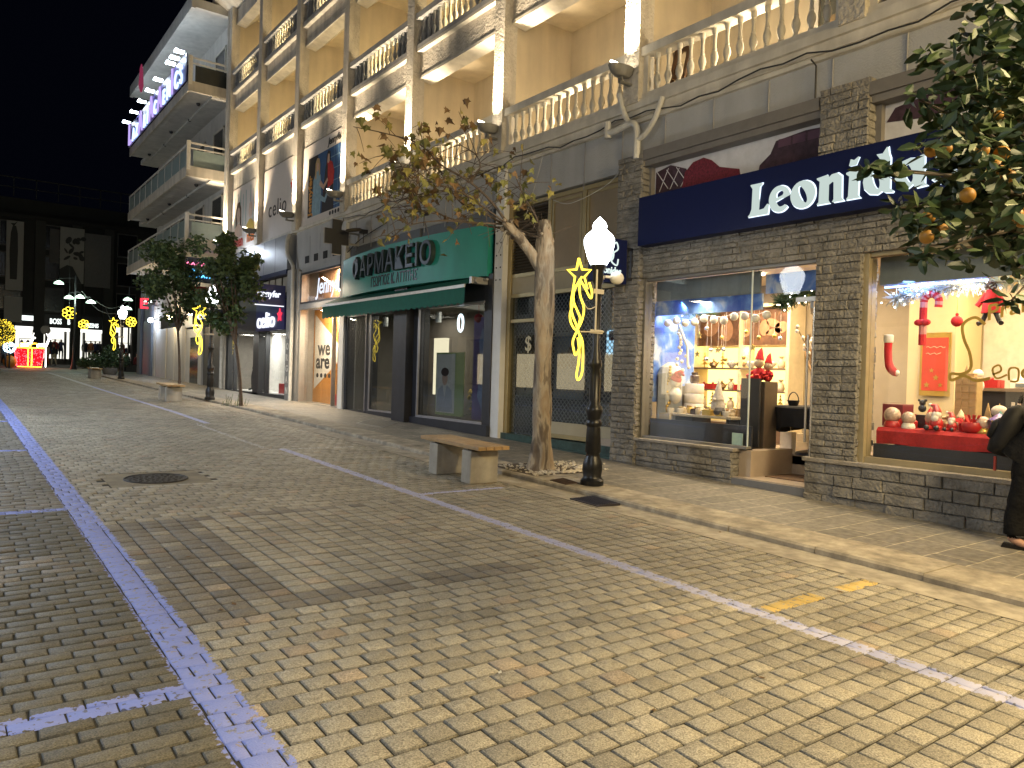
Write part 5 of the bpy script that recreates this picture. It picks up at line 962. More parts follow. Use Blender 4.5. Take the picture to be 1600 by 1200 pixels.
t = thing('display_poster', 'green and white poster of a woman in a robe in the pharmacy window', 'poster', (9.2, 15.2, .7)); part('sheet', mat('poster_lime', (.34, .42, .16), .6), t, lambda b: b.box(9.2, 9.22, 14.15, 15.35, .70, 2.15)); part('white_half', M_wht, t, lambda b: b.box(9.196, 9.2, 14.52, 15.32, .76, 2.11))
part('robe', mat('robe_grey', (.42, .42, .46), .7), t, lambda b: b.prism([(0, 0), (.72, 0), (.66, .5), (.45, .62), (.36, .3), (.27, .62), (.06, .5)], FX(9.195, 15.3, .78), 0, .002)); part('face', SKIN, t, lambda b: b.prism(ell(.36, .78, .12, .17), FX(9.1945, 15.3, .78), 0, .002)); part('hair', M_cho, t, lambda b: b.prism(ell(.36, .92, .17, .1), FX(9.194, 15.3, .78), 0, .002))
t = thing('display_poster', 'tall purple and blue poster of a figure at the right of the pharmacy window', 'poster', (9.15, 13.3, .7)); part('sheet', mat('poster_purple', (.10, .05, .22), .5, var=.6, scale=1.6), t, lambda b: b.box(9.15, 9.17, 13.02, 13.72, .68, 2.9)); part('figure', mat('figure_blue', (.20, .26, .42), .6, var=.3), t, lambda b: b.prism([(.2, .5), (.3, 1.2), (.22, 1.7), (.35, 2.0), (.5, 1.7), (.48, 1.1), (.55, .5), (.4, .2)], FX(9.146, 13.72, .68), 0, .003))
t = thing('christmas_bush', 'small decorated fir in the pharmacy window', 'christmas tree', (9.5, 14.1, .62)); mb = MB(); rr = random.Random(31)
for i in range(500):
    h = rr.random(); a = rr.uniform(0, 6.3); r_ = .32*(1-h); p = Vector((9.5+r_*math.cos(a), 14.1+r_*math.sin(a), .7+.75*h)); d = Vector((math.cos(a), math.sin(a), -.3))*.06; s = Vector((-math.sin(a), math.cos(a), 0))*.012
    mb.quad(p-d-s, p-d+s, p+d+s*.3, p+d-s*.3)
mb.build('foliage', M_gar, t); mb = MB()
for i in range(9): mb.sph((9.5-.2*rr.random(), 14.1+rr.uniform(-.2, .2), .8+.5*rr.random()), .035, 7, 5)
mb.build('baubles', M_goldp, t, smooth=True)
tag(part('hanging_bauble', M_plush, None, lambda b: (b.sph((9.15, 13.55, 2.88), .1, 10, 8), b.tube([(9.15, 13.55, 2.95), (9.15, 13.55, 3.3)], .005, 4)), smooth=True), 'dark red bauble hanging in the pharmacy window', 'bauble')
tag(part('lit_ring', emis('ring_white', (.8, .95, 1), 2.5), None, lambda b: b.tube([(9.3, 14.5+.10*math.cos(R(20*i)), 2.82+.19*math.sin(R(20*i))) for i in range(18)], .025, 6, closed=True)), 'small white lit oval ring in the pharmacy window', 'light')
t = thing('folding_chair', 'white wire chair seen behind the pharmacy door glass', 'chair', (9.6, 16.95, .45)); mb = MB()
for a, c in (((9.5, 16.85, .45), (9.6, 17.0, 1.25)), ((9.5, 17.2, .45), (9.6, 17.1, 1.25)), ((9.8, 16.85, .45), (9.55, 16.9, .9)), ((9.8, 17.2, .45), (9.55, 17.15, .9))): mb.tube([a, c], .012, 6)
mb.build('legs', M_wht, t); part('seat', M_wht, t, lambda b: b.box(9.45, 9.8, 16.84, 17.2, .88, .91))
# bulging teal board
sb = thing('pharmacy_sign', 'long bulging teal sign board with dark block letters above the pharmacy', 'sign', (8.9, 16.4, 3.7)); mb = MB(); n = 28; ya, yb = 12.86, 20.02
bx = lambda f: 8.86-.34*(1-(2*f-1)**2)
v0 = []
for i in range(n+1):
    f = i/n; y = ya+(yb-ya)*f; v0 += [(bx(f), y, 3.70), (bx(f), y, 4.76), (9.0, y, 4.76), (9.0, y, 3.70)]
mb.add(v0, [(4*i+j, 4*i+(j+1) % 4, 4*i+4+(j+1) % 4, 4*i+4+j) for i in range(n) for j in range(4)]+[(0, 1, 2, 3), (4*n+3, 4*n+2, 4*n+1, 4*n)]); mb.build('board', M_teal, sb, smooth=True, sharp=50)
def FB(y, z, off=.0): return lambda u, v, d: (bx((y-u-ya)/(yb-ya))-off-d, y-u, z+v)
M_l3 = mat('letter_metal', (.035, .055, .055), .4, .1); M_l3f = mat('letter_face', (.012, .016, .02), .35, .2)
text('letters', 'ΦΑΡΜΑΚΕΙΟ', .72, FB(18.75, 4.10, .0), M_l3, sb, .055, .92, .012, space=1.08); text('letter_faces', 'ΦΑΡΜΑΚΕΙΟ', .72, FB(18.75, 4.10, .111), M_l3f, sb, .003, .92, .002, space=1.08)
text('lettering', 'ΓΕΩΡΓΙΟΣ Κ. ΑΤΤΙΤΗΣ', .34, FB(17.6, 3.80, .004), M_l3f, sb, .004, .66, .006)
aw = thing('awning', 'dark green half rolled awning with a scalloped valance and white stripe', 'awning', (8.7, 16.5, 3.6)); ya2, yb2 = 13.0, 20.35
def awn(b):
    ys = np.linspace(ya2, yb2, 75); pr = [(8.84, 3.72), (8.66, 3.62), (8.42, 3.50)]
    for i in range(74):
        for (x0, z0), (x1, z1) in zip(pr, pr[1:]):
            s = .008*math.sin(ys[i]*2.2); s2 = .008*math.sin(ys[i+1]*2.2); b.quad((x0, ys[i], z0+s), (x0, ys[i+1], z0+s2), (x1, ys[i+1], z1+s2), (x1, ys[i], z1+s))
part('canopy', M_awn, aw, awn, smooth=True)
def val(b):
    ys = np.linspace(ya2, yb2, 241)
    for i in range(240):
        h = lambda y: 3.14-.045*abs(math.sin((y-ya2)*math.pi/.245)); b.quad((8.415, ys[i], 3.46), (8.415, ys[i+1], 3.46), (8.41, ys[i+1], h(ys[i+1])), (8.41, ys[i], h(ys[i])))
part('valance', M_awn, aw, val); part('white_stripe', M_wht, aw, lambda b: b.box(8.405, 8.425, ya2, yb2, 3.44, 3.505))
part('arm', M_alu, aw, lambda b: (b.box(8.5, 8.9, 12.88, 12.98, 3.52, 3.66), b.tube([(8.6, 12.8, 3.58), (8.6, 13.0, 3.58)], .06, 8), b.tube([(8.8, 12.75, 3.62), (8.8, 13.0, 3.62)], .03, 8)), bevel=.004)
hp('panel_strip', mat('dark_transom', (.10, .11, .12), .5), lambda b: (b.box(9.02, 9.1, 12.9, 15.9, 4.6, 5.12), b.box(9.02, 9.1, 16.9, 19.9, 4.6, 5.12), b.box(8.97, 9.03, 15.9, 16.9, 4.6, 5.12)))
cx = thing('pharmacy_cross', 'dark unlit cross shaped pharmacy sign projecting from the facade', 'sign', (8.5, 19.3, 5.2)); mb = MB()
cr = [(-.13, -.46), (.13, -.46), (.13, -.2), (.34, -.2), (.34, .2), (.13, .2), (.13, .46), (-.13, .46), (-.13, .2), (-.34, .2), (-.34, -.2), (-.13, -.2)]
mb.prism(cr, FY(8.34, 19.30, 5.28), -.12, .0); mb.build('cross', mat('cross_dark', (.035, .035, .037), .5), cx)
part('edge', M_alu, cx, lambda b: b.prism([(x*1.06, y*1.05) for x, y in cr], FY(8.34, 19.34, 5.28), -.04, 0)); part('bracket', M_alu, cx, lambda b: (b.box(8.68, 9.0, 19.32, 19.38, 5.1, 5.15), b.box(8.94, 9.0, 19.32, 19.38, 5.15, 5.4), b.box(8.68, 9.0, 19.32, 19.38, 5.4, 5.45)))
for y0 in (12.56, 20.13):
    if y0 < 15: hp('pilaster_fixing', M_void, lambda b: [b.lathe([(.018, 0), (.018, .01)], (0, 0, 0), 8) if False else b.box(8.922, 8.93, y0+q*.07-.015, y0+q*.07+.015, z-.015, z+.015) for q in (-1, 1) for z in (3.6, 3.85, 4.1, 4.35, 4.6)])
# ================================================================ fashion shop with the orange backdrop (20.3 - 23.6)
M_woodo = mat('orange_wood', (.50, .22, .045), .55, var=.12, scale=2); M_whp = mat('white_panel', (.62, .58, .50), .6)
jf = hp('orange_front', M_alu, lambda b: (b.box(8.95, 9.15, 20.28, 20.42, .5, 4.8), b.box(8.95, 9.15, 23.42, 23.62, .5, 4.8), b.box(8.95, 9.15, 20.42, 23.42, 3.56, 3.74), b.box(8.95, 9.15, 20.42, 23.42, .45, .62), b.box(8.97, 9.12, 20.42, 23.42, 4.70, 4.86), b.box(8.98, 9.1, 20.9, 20.94, .62, 3.56)))
part('dark_frame', M_dark, jf, lambda b: (b.box(8.93, 8.95, 20.42, 23.42, 4.66, 4.72), b.box(8.93, 8.95, 20.42, 23.42, 3.74, 3.79), b.box(8.93, 8.95, 23.36, 23.42, 3.74, 4.7)))
part('pane', M_glass, jf, lambda b: (b.box(9.03, 9.035, 20.42, 23.42, .62, 3.56), b.box(9.03, 9.035, 20.42, 23.42, 3.74, 4.70)))
bd = hp('backdrop', M_woodo, lambda b: b.box(9.5, 9.55, 20.2, 23.6, .6, 3.6)); part('triangle', M_whp, bd, lambda b: b.prism([(0, .55), (0, 2.95), (1.9, 1.95), (1.9, 1.45)], FX(9.497, 23.5, .5), 0, .004))
part('plank_joint', mat('orange_dark', (.3, .13, .03), .6), bd, lambda b: [b.box(9.494, 9.5, 20.3, 23.5, .6+.42*i, .608+.42*i) for i in range(1, 7)]+[b.box(9.494, 9.5, 20.5+.6*i, 20.508+.6*i, .6, 3.6) for i in range(5)])
hp('upper_backdrop', mat('upper_tan', (.50, .28, .14), .6, var=.25, scale=1), lambda b: b.box(9.6, 9.65, 20.2, 23.6, 3.6, 4.8))
text('lettering', 'we', .62, FX(8.995, 22.0, 2.12), M_ink, jf, .003, 1.25, .016); text('lettering', 'are', .62, FX(8.995, 22.12, 1.72), M_ink, jf, .003, 1.25, .016)
for i in range(4): part('social_icon', M_ink, jf, lambda b: b.prism(ell(0, 0, .09, .07, n=12), FX(8.995, 22.0-.3*i, 1.50), 0, .004))
M_neon = emis('neon_white', (.8, .86, 1), .6)
text('neon_lettering', 'Jennyfer', .72, FX(9.25, 22.85, 4.05), M_neon, jf, .008, .92, .004, shear=.2)
hp('vent_hole', M_void, lambda b: [b.box(8.975, 8.99, 20.75+.72*i, 21.05+.72*i, 5.02, 5.24) for i in range(4)])
lamp('shop_light', 'AREA', (9.15, 21.9, 3.5), 150, (1, .82, .58), HB, (9.6, 21.9, 1.2), .2, sizey=2.6); lamp('shop_light', 'AREA', (9.3, 21.9, 4.65), 60, (1, .80, .58), HB, (9.7, 21.9, 4.0), .2, sizey=2.4)
tag(part('shop_bag', M_redp, None, lambda b: (b.box(9.2, 9.4, 20.85, 21.15, .62, .95), b.box(9.25, 9.35, 20.95, 21.05, .95, 1.2))), 'red bag on the floor of the orange window', 'bag')
# ================================================================ dark double shop front (24.4 - 31)
M_dk = mat('dark_shopfront', (.03, .032, .036), .5); M_gp = mat('grey_cladding', (.30, .31, .33), .45, .2, var=.05)
hp('grey_cladding', M_gp, lambda b: b.box(8.84, 9.2, 24.42, 31.3, 4.94, 6.1)); hp('cladding_joint', mat('cladding_gap', (.05, .05, .055), .6), lambda b: [b.box(8.836, 8.84, 24.42+1.15*i, 24.43+1.15*i, 4.94, 6.1) for i in range(1, 6)])
hp('blue_awning_box', M_navy, lambda b: b.box(8.82, 9.0, 24.42, 31.3, 4.80, 4.94))
cf = hp('dark_front', M_dk, lambda b: (b.box(8.92, 9.2, 24.42, 24.6, .5, 4.94), b.box(8.92, 9.2, 27.3, 27.9, .5, 4.94), b.box(8.92, 9.2, 31.0, 31.3, .5, 4.94), b.box(8.92, 9.2, 24.6, 31, .4, .78), b.box(8.92, 9.2, 27.9, 31, 3.0, 4.94), b.box(8.95, 9.2, 24.6, 27.3, 2.95, 4.2), b.box(8.95, 9.1, 26.6, 26.68, .78, 2.95), b.box(8.95, 9.1, 30.3, 30.36, .78, 3.0)))
part('transom_pane', mat('pale_transom', (.35, .33, .28), .5), cf, lambda b: [b.box(9.0, 9.02, 24.7+.66*i, 25.2+.66*i, 4.25, 4.75) for i in range(4)])
part('pane', M_glass, cf, lambda b: (b.box(9.0, 9.005, 24.6, 27.3, .78, 2.95), b.box(9.0, 9.005, 27.9, 31, .78, 3.0)))
hp('white_display_wall', mat('display_white', (.72, .71, .66), .6), lambda b: (b.box(10.3, 10.4, 24.4, 31.2, .6, 3.2), b.box(9.1, 10.3, 24.4, 31.2, .6, .8)))
lamp('shop_light', 'AREA', (9.6, 29.4, 2.95), 50, (1, .97, .88), HB, (9.7, 29.4, 0), .6, sizey=2.8); lamp('shop_light', 'AREA', (9.6, 26, 2.9), 40, (1, .97, .88), HB, (9.7, 26, 0), .6, sizey=2.2)
t = thing('green_wall', 'tall panel of green leaves inside the dark shop window', 'plant panel', (9.6, 25.8, .8)); part('frame', M_dark, t, lambda b: (b.box(9.6, 9.7, 25.1, 25.2, .8, 2.7), b.box(9.6, 9.7, 26.1, 26.2, .8, 2.7), b.box(9.6, 9.7, 25.1, 26.2, 2.7, 2.76)))
mb = MB(); rr = random.Random(77)
for i in range(420):
    p = Vector((9.58-.06*rr.random(), rr.uniform(25.2, 26.1), rr.uniform(.95, 2.68))); a = rr.uniform(0, 6.3); d = Vector((-.02, math.cos(a), math.sin(a)))*.09; s = Vector((0, -math.sin(a), math.cos(a)))*.04; mb.quad(p-d, p+s, p+d, p-s)
mb.build('leaves', mat('shop_leaf', (.05, .16, .04), .6, var=.4), t)
tag(part('shop_stool', M_redp, None, lambda b: (b.box(9.3, 9.55, 25.4, 26.2, .8, 1.15), b.box(9.35, 9.5, 25.6, 25.8, 1.15, 1.5)), bevel=.01), 'red stool with a stand in the dark shop window', 'stool')
M_lit = emis('sign_lit_white', (.86, .90, 1), .6); M_litr = emis('sign_lit_red', (1, .05, .10), .5); M_bluesign = mat('blue_sign', (.020, .028, .13), .4)
t = thing('shop_sign', 'dark blue fascia sign with big white lit letters celio and a red star', 'sign', (8.9, 26, 3.5)); part('board', M_bluesign, t, lambda b: b.box(8.86, 8.94, 24.62, 27.5, 2.98, 4.1)); text('lettering', 'celio', .74, FX(8.855, 27.30, 3.10), M_lit, t, .02, 1.32, .012); part('star', M_litr, t, lambda b: b.prism(starpts(0, 0, .24, .5), FX(8.855, 25.0, 3.46), 0, .03))
t = thing('blade_sign', 'navy projecting sign reading Jennyfer over the dark shop door', 'sign', (8.4, 24.55, 4)); part('board', M_bluesign, t, lambda b: b.box(7.80, 8.84, 24.50, 24.62, 3.76, 4.40), bevel=.01); text('lettering', 'Jennyfer', .29, FY(7.90, 24.495, 4.0), M_lit, t, .006, .80, .008, shear=.12)
part('tube_light', emis('tube_white', (.9, .92, 1), .6), t, lambda b: b.tube([(7.85, 24.52, 3.72), (8.8, 24.52, 3.72)], .018, 6)); part('bracket', M_dark, t, lambda b: b.box(8.84, 9.0, 24.53, 24.59, 3.95, 4.0))
for i, ch in enumerate('MORGAN'): text('lettering', ch, .30, FX(8.85, 24.34, 2.66-.36*i), M_white, HB, .004, 1.0, .006)
t = thing('blade_sign', 'dark projecting sign reading celio between the two small trees', 'sign', (8.2, 31.0, 3.6)); part('board', mat('charcoal_sign', (.035, .035, .045), .4), t, lambda b: b.box(7.55, 8.84, 30.96, 31.08, 3.3, 3.95), bevel=.01); text('lettering', 'celio', .42, FY(7.68, 30.955, 3.5), M_lit, t, .006, 1.05, .008); part('bracket', M_dark, t, lambda b: b.box(8.84, 9.0, 31.0, 31.05, 3.6, 3.65))
t = thing('wall_lamp', 'bright white spotlight on the grey cladding beside the small tree', 'floodlight', (8.6, 28.6, 6.2)); part('head', emis('spot_cold', (.8, .88, 1), 30), t, lambda b: b.sph((8.35, 28.9, 6.05), .12, 10, 8)); part('arm', M_alu, t, lambda b: b.tube([(8.88, 28.9, 6.15), (8.4, 28.9, 6.12)], .03, 6)); lamp('cold_spot', 'SPOT', (8.40, 28.75, 6.0), 26, (.75, .85, 1), t, (8.9, 27.3, 5.4), .08, 110, .6)
# warm lamps over the white shutters further on are part of the next block
# ================================================================ balconied apartment block (Y 31.8 - 45)
M_conc2 = mat('painted_concrete', (.52, .50, .46), .85, var=.10, scale=1.5, bump=.15, bscale=20, stain=.15); M_fascia = mat('balcony_fascia', (.56, .50, .40), .8, var=.08, scale=3, stain=.25)
AB = thing('apartment_block', 'white apartment block with deep glass railed balconies in the middle of the row', 'building', (9, 38, .8))
def ap(name, m, fn, **k): return part(name, m, AB, fn, **k)
ap('wall', M_conc2, lambda b: (b.box(9.05, 13, 31.80, 45.3, 4.9, 15.9), b.box(9.0, 9.3, 31.8, 32.3, .4, 4.9), b.box(9.0, 9.3, 45.0, 45.4, .8, 4.9), b.box(9.0, 9.3, 38.3, 38.9, .6, 4.9), b.box(9.05, 9.3, 31.8, 45.3, 4.3, 4.95)))
BZ = [(6.42, 4), (9.25, 4), (12.60, 5)]; yA, yB = 31.85, 44.0
ap('roof_slab', M_conc2, lambda b: (b.box(7.55, 13, yA-.1, 44.5, 15.85, 16.2), b.box(7.4, 7.55, yA-.1, 44.5, 15.8, 16.35)))
for i, (z, _) in enumerate(BZ):
    ap('balcony_slab', M_conc2, lambda b: (b.box(7.42, 9.05, yA, yB, z, z+.22), b.box(8.2, 9.05, yB, yB+1.6, z, z+.22), b.box(8.3, 9.05, yA, yB, z-.10, z-.002))); ap('balcony_fascia', M_fascia, lambda b: (b.box(7.36, 7.42, yA-.04, yB, z-.06, z+.34), b.box(7.42, 9.0, yA-.06, yA-.002, z-.06, z+.34)))
    zr = z+.34; gl = mat('frosted_rail', (.26, .32, .30), .35, var=.08) if i < 2 else mat('dark_rail_glass', (.035, .04, .04), .2)
    n = 9
    rl = ap('railing', M_trim, lambda b: (b.box(7.40, 7.46, yA-.02, yB, zr+.82, zr+.88), b.box(7.40, 7.46, yA, yB, zr+.0, zr+.05), b.box(7.40, 9.0, yA-.04, yA+.02, zr+.90, zr+.96), b.box(7.46, 9.0, yA-.02, yA+.02, zr+.70, zr+.75), b.box(7.36, 7.50, yA-.08, yA+.06, z+.2, zr+1.0), [b.box(7.41, 7.45, yA+(yB-yA)*j/n-.02, yA+(yB-yA)*j/n+.02, zr, zr+.84) for j in range(1, n+1)]))
    for j in range(n): part('glass_panel', gl if i else mat('green_rail', (.20, .24, .21), .4), rl, lambda b: b.box(7.42, 7.435, yA+(yB-yA)*j/n+.06, yA+(yB-yA)*(j+1)/n-.06, zr+.06, zr+.74))
    part('end_panel', gl, rl, lambda b: b.box(7.62, 8.92, yA-.01, yA+.01, zr+.0, zr+.66))
    if i != 2: part('side_rail', M_trim, rl, lambda b: [b.box(8.2, 8.24, yB, yB+1.6, zr+.2+.22*q, zr+.24+.22*q) for q in range(4)])
    for q in range(5): ap('ceiling_lamp', M_dark, lambda b: b.lathe([(.09, -.02), (.07, -.09), (.03, -.12)], (8.1+.25*(q % 2), yA+1.4+2.4*q, z), 10), smooth=True)
    for q in range(4):
        y = yA+.9+2.9*q; dw = ap('window', M_trim, lambda b: (b.box(9.0, 9.06, y, y+.08, z+.22, z+2.5), b.box(9.0, 9.06, y+1.5, y+1.58, z+.22, z+2.5), b.box(9.0, 9.06, y, y+1.58, z+2.42, z+2.5))); part('pane', mat('night_pane', (.03, .03, .032), .15), dw, lambda b: b.box(9.03, 9.045, y+.08, y+1.5, z+.22, z+2.42))
ap('air_conditioner', M_conc2, lambda b: b.box(7.9, 8.3, 44.2, 45.0, 9.5, 10.2), bevel=.02)
# roof terrace lettering on the top balcony
rs = thing('rooftop_sign', 'long red and blue lit lettering along the top balcony of the apartment block', 'sign', (7.3, 38, 12.9)); part('board', mat('sign_violet', (.05, .04, .16), .4), rs, lambda b: b.box(7.30, 7.34, 31.95, 43.9, 12.96, 14.05))
M_sred = emis('sign_red', (.50, .38, .85), .5); M_sblu = emis('sign_blue', (.42, .58, 1), 1.0)
for ch, y, s, m in [('L', 43.7, 1.6, 0), ('A', 42.6, .85, 1), ('Z', 41.8, .85, 1), ('A', 41.1, 1.45, 0), ('R', 39.9, .85, 1), ('I', 39.1, .85, 1), ('A', 38.7, 1.5, 0), ('C', 37.6, .85, 1), ('A', 36.9, 1.4, 0), ('E', 35.8, .85, 1), ('N', 35.1, .95, 1), ('I', 34.3, 1.5, 0), ('C', 33.7, 1.0, 1), ('S', 32.8, 1.0, 1)]:
    text('letter', ch, s, FX(7.28, y, 13.02), M_sred if m == 0 else M_sblu, rs, .03, .95, .015)
part('drop_light', emis('drop_red', (.4, .05, .12), .22), rs, lambda b: b.lathe([(.04, 14.4), (.11, 14.7), (.07, 15.5), (.02, 15.7)], (6.95, 39.0, 0), 10), smooth=True)
M_led2 = emis('white_spot', (.75, .90, 1), 10)
for y in (43.6, 41.6, 39.7, 37.9, 36.2, 33.9, 33.2, 32.4): part('spot', M_led2, rs, lambda b: (b.box(6.95, 7.3, y-.12, y+.12, 14.16, 14.22), b.sph((7.02, y, 14.24), .055, 8, 6)))
for y in (41.5, 37, 33): lamp('sign_spill', 'POINT', (6.9, y, 14.5), 12, (.75, .85, 1), rs, size=.2)
# ground floor of the block: white shuttered shops
M_shut = mat('white_shutter', (.58, .58, .56), .55, var=.06, stain=.12)
gfp = ap('shutter', M_shut, lambda b: (b.box(9.06, 9.15, 39.0, 44.9, .6, 3.6), b.box(9.02, 9.06, 40.6, 40.75, .6, 3.6), b.box(9.02, 9.06, 42.4, 42.55, .6, 3.6)))
ap('shutter', mat('grey_shutter', (.12, .12, .11), .6), lambda b: b.box(9.06, 9.15, 32.4, 35.2, .6, 3.4)); ap('pier', M_shut, lambda b: (b.box(8.98, 9.2, 35.2, 35.8, .6, 4.3), b.box(9.04, 9.2, 35.8, 38.3, .6, 3.4), b.box(9.0, 9.2, 32.3, 38.3, 3.5, 4.3)))
ap('dark_glass', mat('teal_glass', (.03, .05, .055), .15), lambda b: b.box(9.02, 9.05, 36.0, 37.4, .8, 3.0))
for y, m_, lab in ((36.2, 6, 'warm bare lamp over the dark celio blade sign'), (40.2, 5, 'warm lamp over the white shutters, seen through leaves'), (44.6, 4, 'cold white globe lamp at the far corner of the block')):
    t = thing('wall_lamp', lab, 'lamp', (8.8, y, 4.1), 'wall lamps over the shutters'); c = (1, .75, .4) if 'warm' in lab else (.75, .85, 1); part('bulb', emis('bulb_warm' if 'warm' in lab else 'bulb_cold', c, 22), t, lambda b: b.sph((8.7, y, 4.1), .13, 10, 8), smooth=True); part('arm', M_dark, t, lambda b: b.tube([(8.7, y, 4.1), (9.05, y, 4.2)], .02, 5)); lamp('wall_light', 'POINT', (8.45, y, 4.0), m_*7, c, t, size=.12)
t = thing('neon_sign', 'small blue and pink neon sign half hidden behind the leaves', 'sign', (8.5, 32.6, 5.6)); mb = MB(); rr = random.Random(8)
for r_ in range(3):
    mb.cur = 1 if r_ == 2 else 0
    for i in range(7): mb.tube([(7.6+.2*i, 32.5, 5.3+.24*r_), (7.68+.2*i, 32.5, 5.4+.24*r_), (7.74+.2*i, 32.5, 5.3+.24*r_)], .025, 5)
mb.build('tubes', [emis('neon_blue', (.1, .5, 1), 1.5), emis('neon_pink', (1, .2, .35), 1.2)], t); part('board', M_dark, t, lambda b: b.box(7.5, 9.0, 32.54, 32.6, 5.1, 6.1))
tag(part('red_sign', mat('red_board', (.30, .02, .02), .5, var=.4, scale=5), None, lambda b: (b.box(7.7, 9.0, 32.6, 32.7, 4.4, 4.95))), 'small red painted board below the neon sign behind the leaves', 'sign')
t = thing('lit_letter_sign', 'small red lit sign at the far corner of the apartment block', 'sign', (8.6, 45.2, 5)); part('sign', emis('red_lit', (1, .03, .05), 1.2), t, lambda b: (b.box(8.3, 8.7, 45.3, 45.36, 4.75, 4.85), b.box(8.3, 8.4, 45.3, 45.36, 4.85, 5.3), b.box(8.4, 8.65, 45.3, 45.36, 5.0, 5.1), b.box(8.4, 8.7, 45.3, 45.36, 5.22, 5.32)))
# narrow dark blue-grey building at the corner
nb = thing('corner_house', 'narrow grey blue house front at the far end of the pavement', 'building', (9, 47, 1))
part('wall', mat('blue_grey_render', (.16, .20, .26), .8, var=.1, stain=.2), nb, lambda b: (b.box(9.1, 13, 45.6, 49.5, .9, 7.5), b.box(8.95, 9.2, 45.6, 46.2, .9, 5), b.box(8.95, 9.2, 48.7, 49.5, .9, 5))); part('door', mat('blue_door', (.06, .12, .22), .5), nb, lambda b: b.box(9.06, 9.12, 46.3, 48.6, 1.0, 4.2)); part('window', MATS['night_pane'], nb, lambda b: (b.box(9.08, 9.12, 46.4, 47.2, 5.2, 6.8), b.box(9.08, 9.12, 47.8, 48.6, 5.2, 6.8)))
# ================================================================ street lamps
M_post = mat('black_post', (.012, .012, .013), .35, .3, var=.3, scale=20); M_globe = emis('lamp_globe_glow', (.90, .96, 1), 7.5); M_rope = emis('rope_light_yellow', (1, .70, .05), 1.6); M_ropec = mat('bracket_white', (.55, .5, .4), .5)
PROF = [(.153, 0), (.155, .06), (.135, .085), (.12, .11), (.135, .20), (.125, .30), (.095, .37), (.088, .41), (.105, .44), (.092, .72), (.088, .76), (.105, .78), (.108, .82), (.085, .86), (.098, .92), (.110, .96), (.105, 1.02), (.072, 1.06), (.074, 1.42), (.060, 1.52), (.085, 1.56), (.085, 1.62), (.062, 1.66), (.066, 1.72), (.048, 1.76), (.050, 2.62), (.07, 2.66), (.075, 2.80), (.10, 2.84), (.11, 2.88)]
GPROF = [(.105, 2.88), (.15, 2.98), (.197, 3.14), (.200, 3.21), (.175, 3.27), (.105, 3.33), (.085, 3.36), (.095, 3.39), (.075, 3.44), (.03, 3.485), (.008, 3.51)]
lp0 = thing('street_lamp', 'tall black street lamp with a blazing white globe in front of the bank', 'street lamp', (0, 0, 0), 'black globe street lamps')
mb = MB(); mb.lathe(PROF, seg=20)
for k in range(8):
    a = k*math.pi/4; mb.tube([(.088*math.cos(a), .088*math.sin(a), .45), (.070*math.cos(a), .070*math.sin(a), .78)], .012, 5); mb.tube([(.07*math.cos(a), .07*math.sin(a), 1.1), (.07*math.cos(a), .07*math.sin(a), 1.42)], .010, 5)
mb.build('post', M_post, lp0, smooth=True)
part('globe', M_globe, lp0, lambda b: b.lathe(GPROF, seg=20), smooth=True, sharp=0)
part('cross_bars', M_ropec, lp0, lambda b: (b.box(-.12, .06, -.055, -.045, 2.50, 2.56), b.box(-.16, .06, -.055, -.045, 1.98, 2.03), b.lathe([(.07, 2.70), (.07, 2.74)], (.02, -.0, 0), 10)))
def comet(label, loc, s=1):
    t = thing('light_motif', label, 'light motif', loc, 'yellow star light motifs on the lamp posts'); x0, y0, z0 = loc
    mb = MB(); q = lambda u, v: (x0+u*s, y0, z0+v*s)
    st = [q(.21*(1 if i % 2 == 0 else .40)*math.cos(R(96+36*i)), .21*(1 if i % 2 == 0 else .40)*math.sin(R(96+36*i))) for i in range(10)]
    mb.tube(st+[st[0]], .015, 6, closed=False); mb.build('star', M_rope, t)
    def W(pts): mb.tube(smooth_path([q(u, v) for u, v in pts], 6), .0135, 6)
    mb = MB(); W([(-.10, -.18), (-.13, -.38), (-.10, -.52), (-.02, -.66), (.05, -.86), (-.02, -1.02), (-.06, -.96), (-.08, -.85), (-.02, -.72), (.06, -.58), (.09, -.42), (.02, -.26), (.0, -.10)]); W([(.04, -.02), (-.08, -.2), (-.09, -.34), (-.02, -.46), (.03, -.56), (-.03, -.70), (-.12, -.62), (-.14, -.5), (-.08, -.36)]); W([(.0, -.72), (.08, -.84), (.10, -1.05), (.09, -1.25), (.03, -1.34), (.0, -1.27), (.03, -1.1), (.03, -.95), (-.0, -.8)]); W([(.0, -.05), (.10, -.16), (.2, -.28), (.22, -.2), (.17, -.08)])
    mb.build('tail', M_rope, t)
    part('frame', M_ropec, t, lambda b: (b.tube([q(.30, .10), q(.30, -.72)], .013, 6), b.tube([q(.05, -.72), q(.45, -.70)], .010, 6), b.tube(smooth_path([q(.05, -.3), q(.16, -.42), q(.29, -.38)], 4), .007, 5)))
    return t
def put_lamp(o, x, y): o.location = (x, y, zg(y)+(.05 if x > 6.4 else 0))
LPOS = [(6.80, 7.30), (6.42, 24.1), (6.60, 40.2)]
put_lamp(lp0, *LPOS[0])
for (x, y), lab in zip(LPOS[1:], ['black street lamp between the two small leafy trees', 'small distant street lamp with a white globe near the corner']):
    c = copy_tree(lp0); put_lamp(c, x, y); c['label'] = lab
for (x, y), lab in zip(LPOS, ['large yellow star with trailing rope lights on the nearest lamp post', 'yellow star rope light on the lamp post between the small trees', 'distant small yellow star rope light by the street corner']): comet(lab, (x-.38, y-.06, zg(y)+2.76), 1.0)
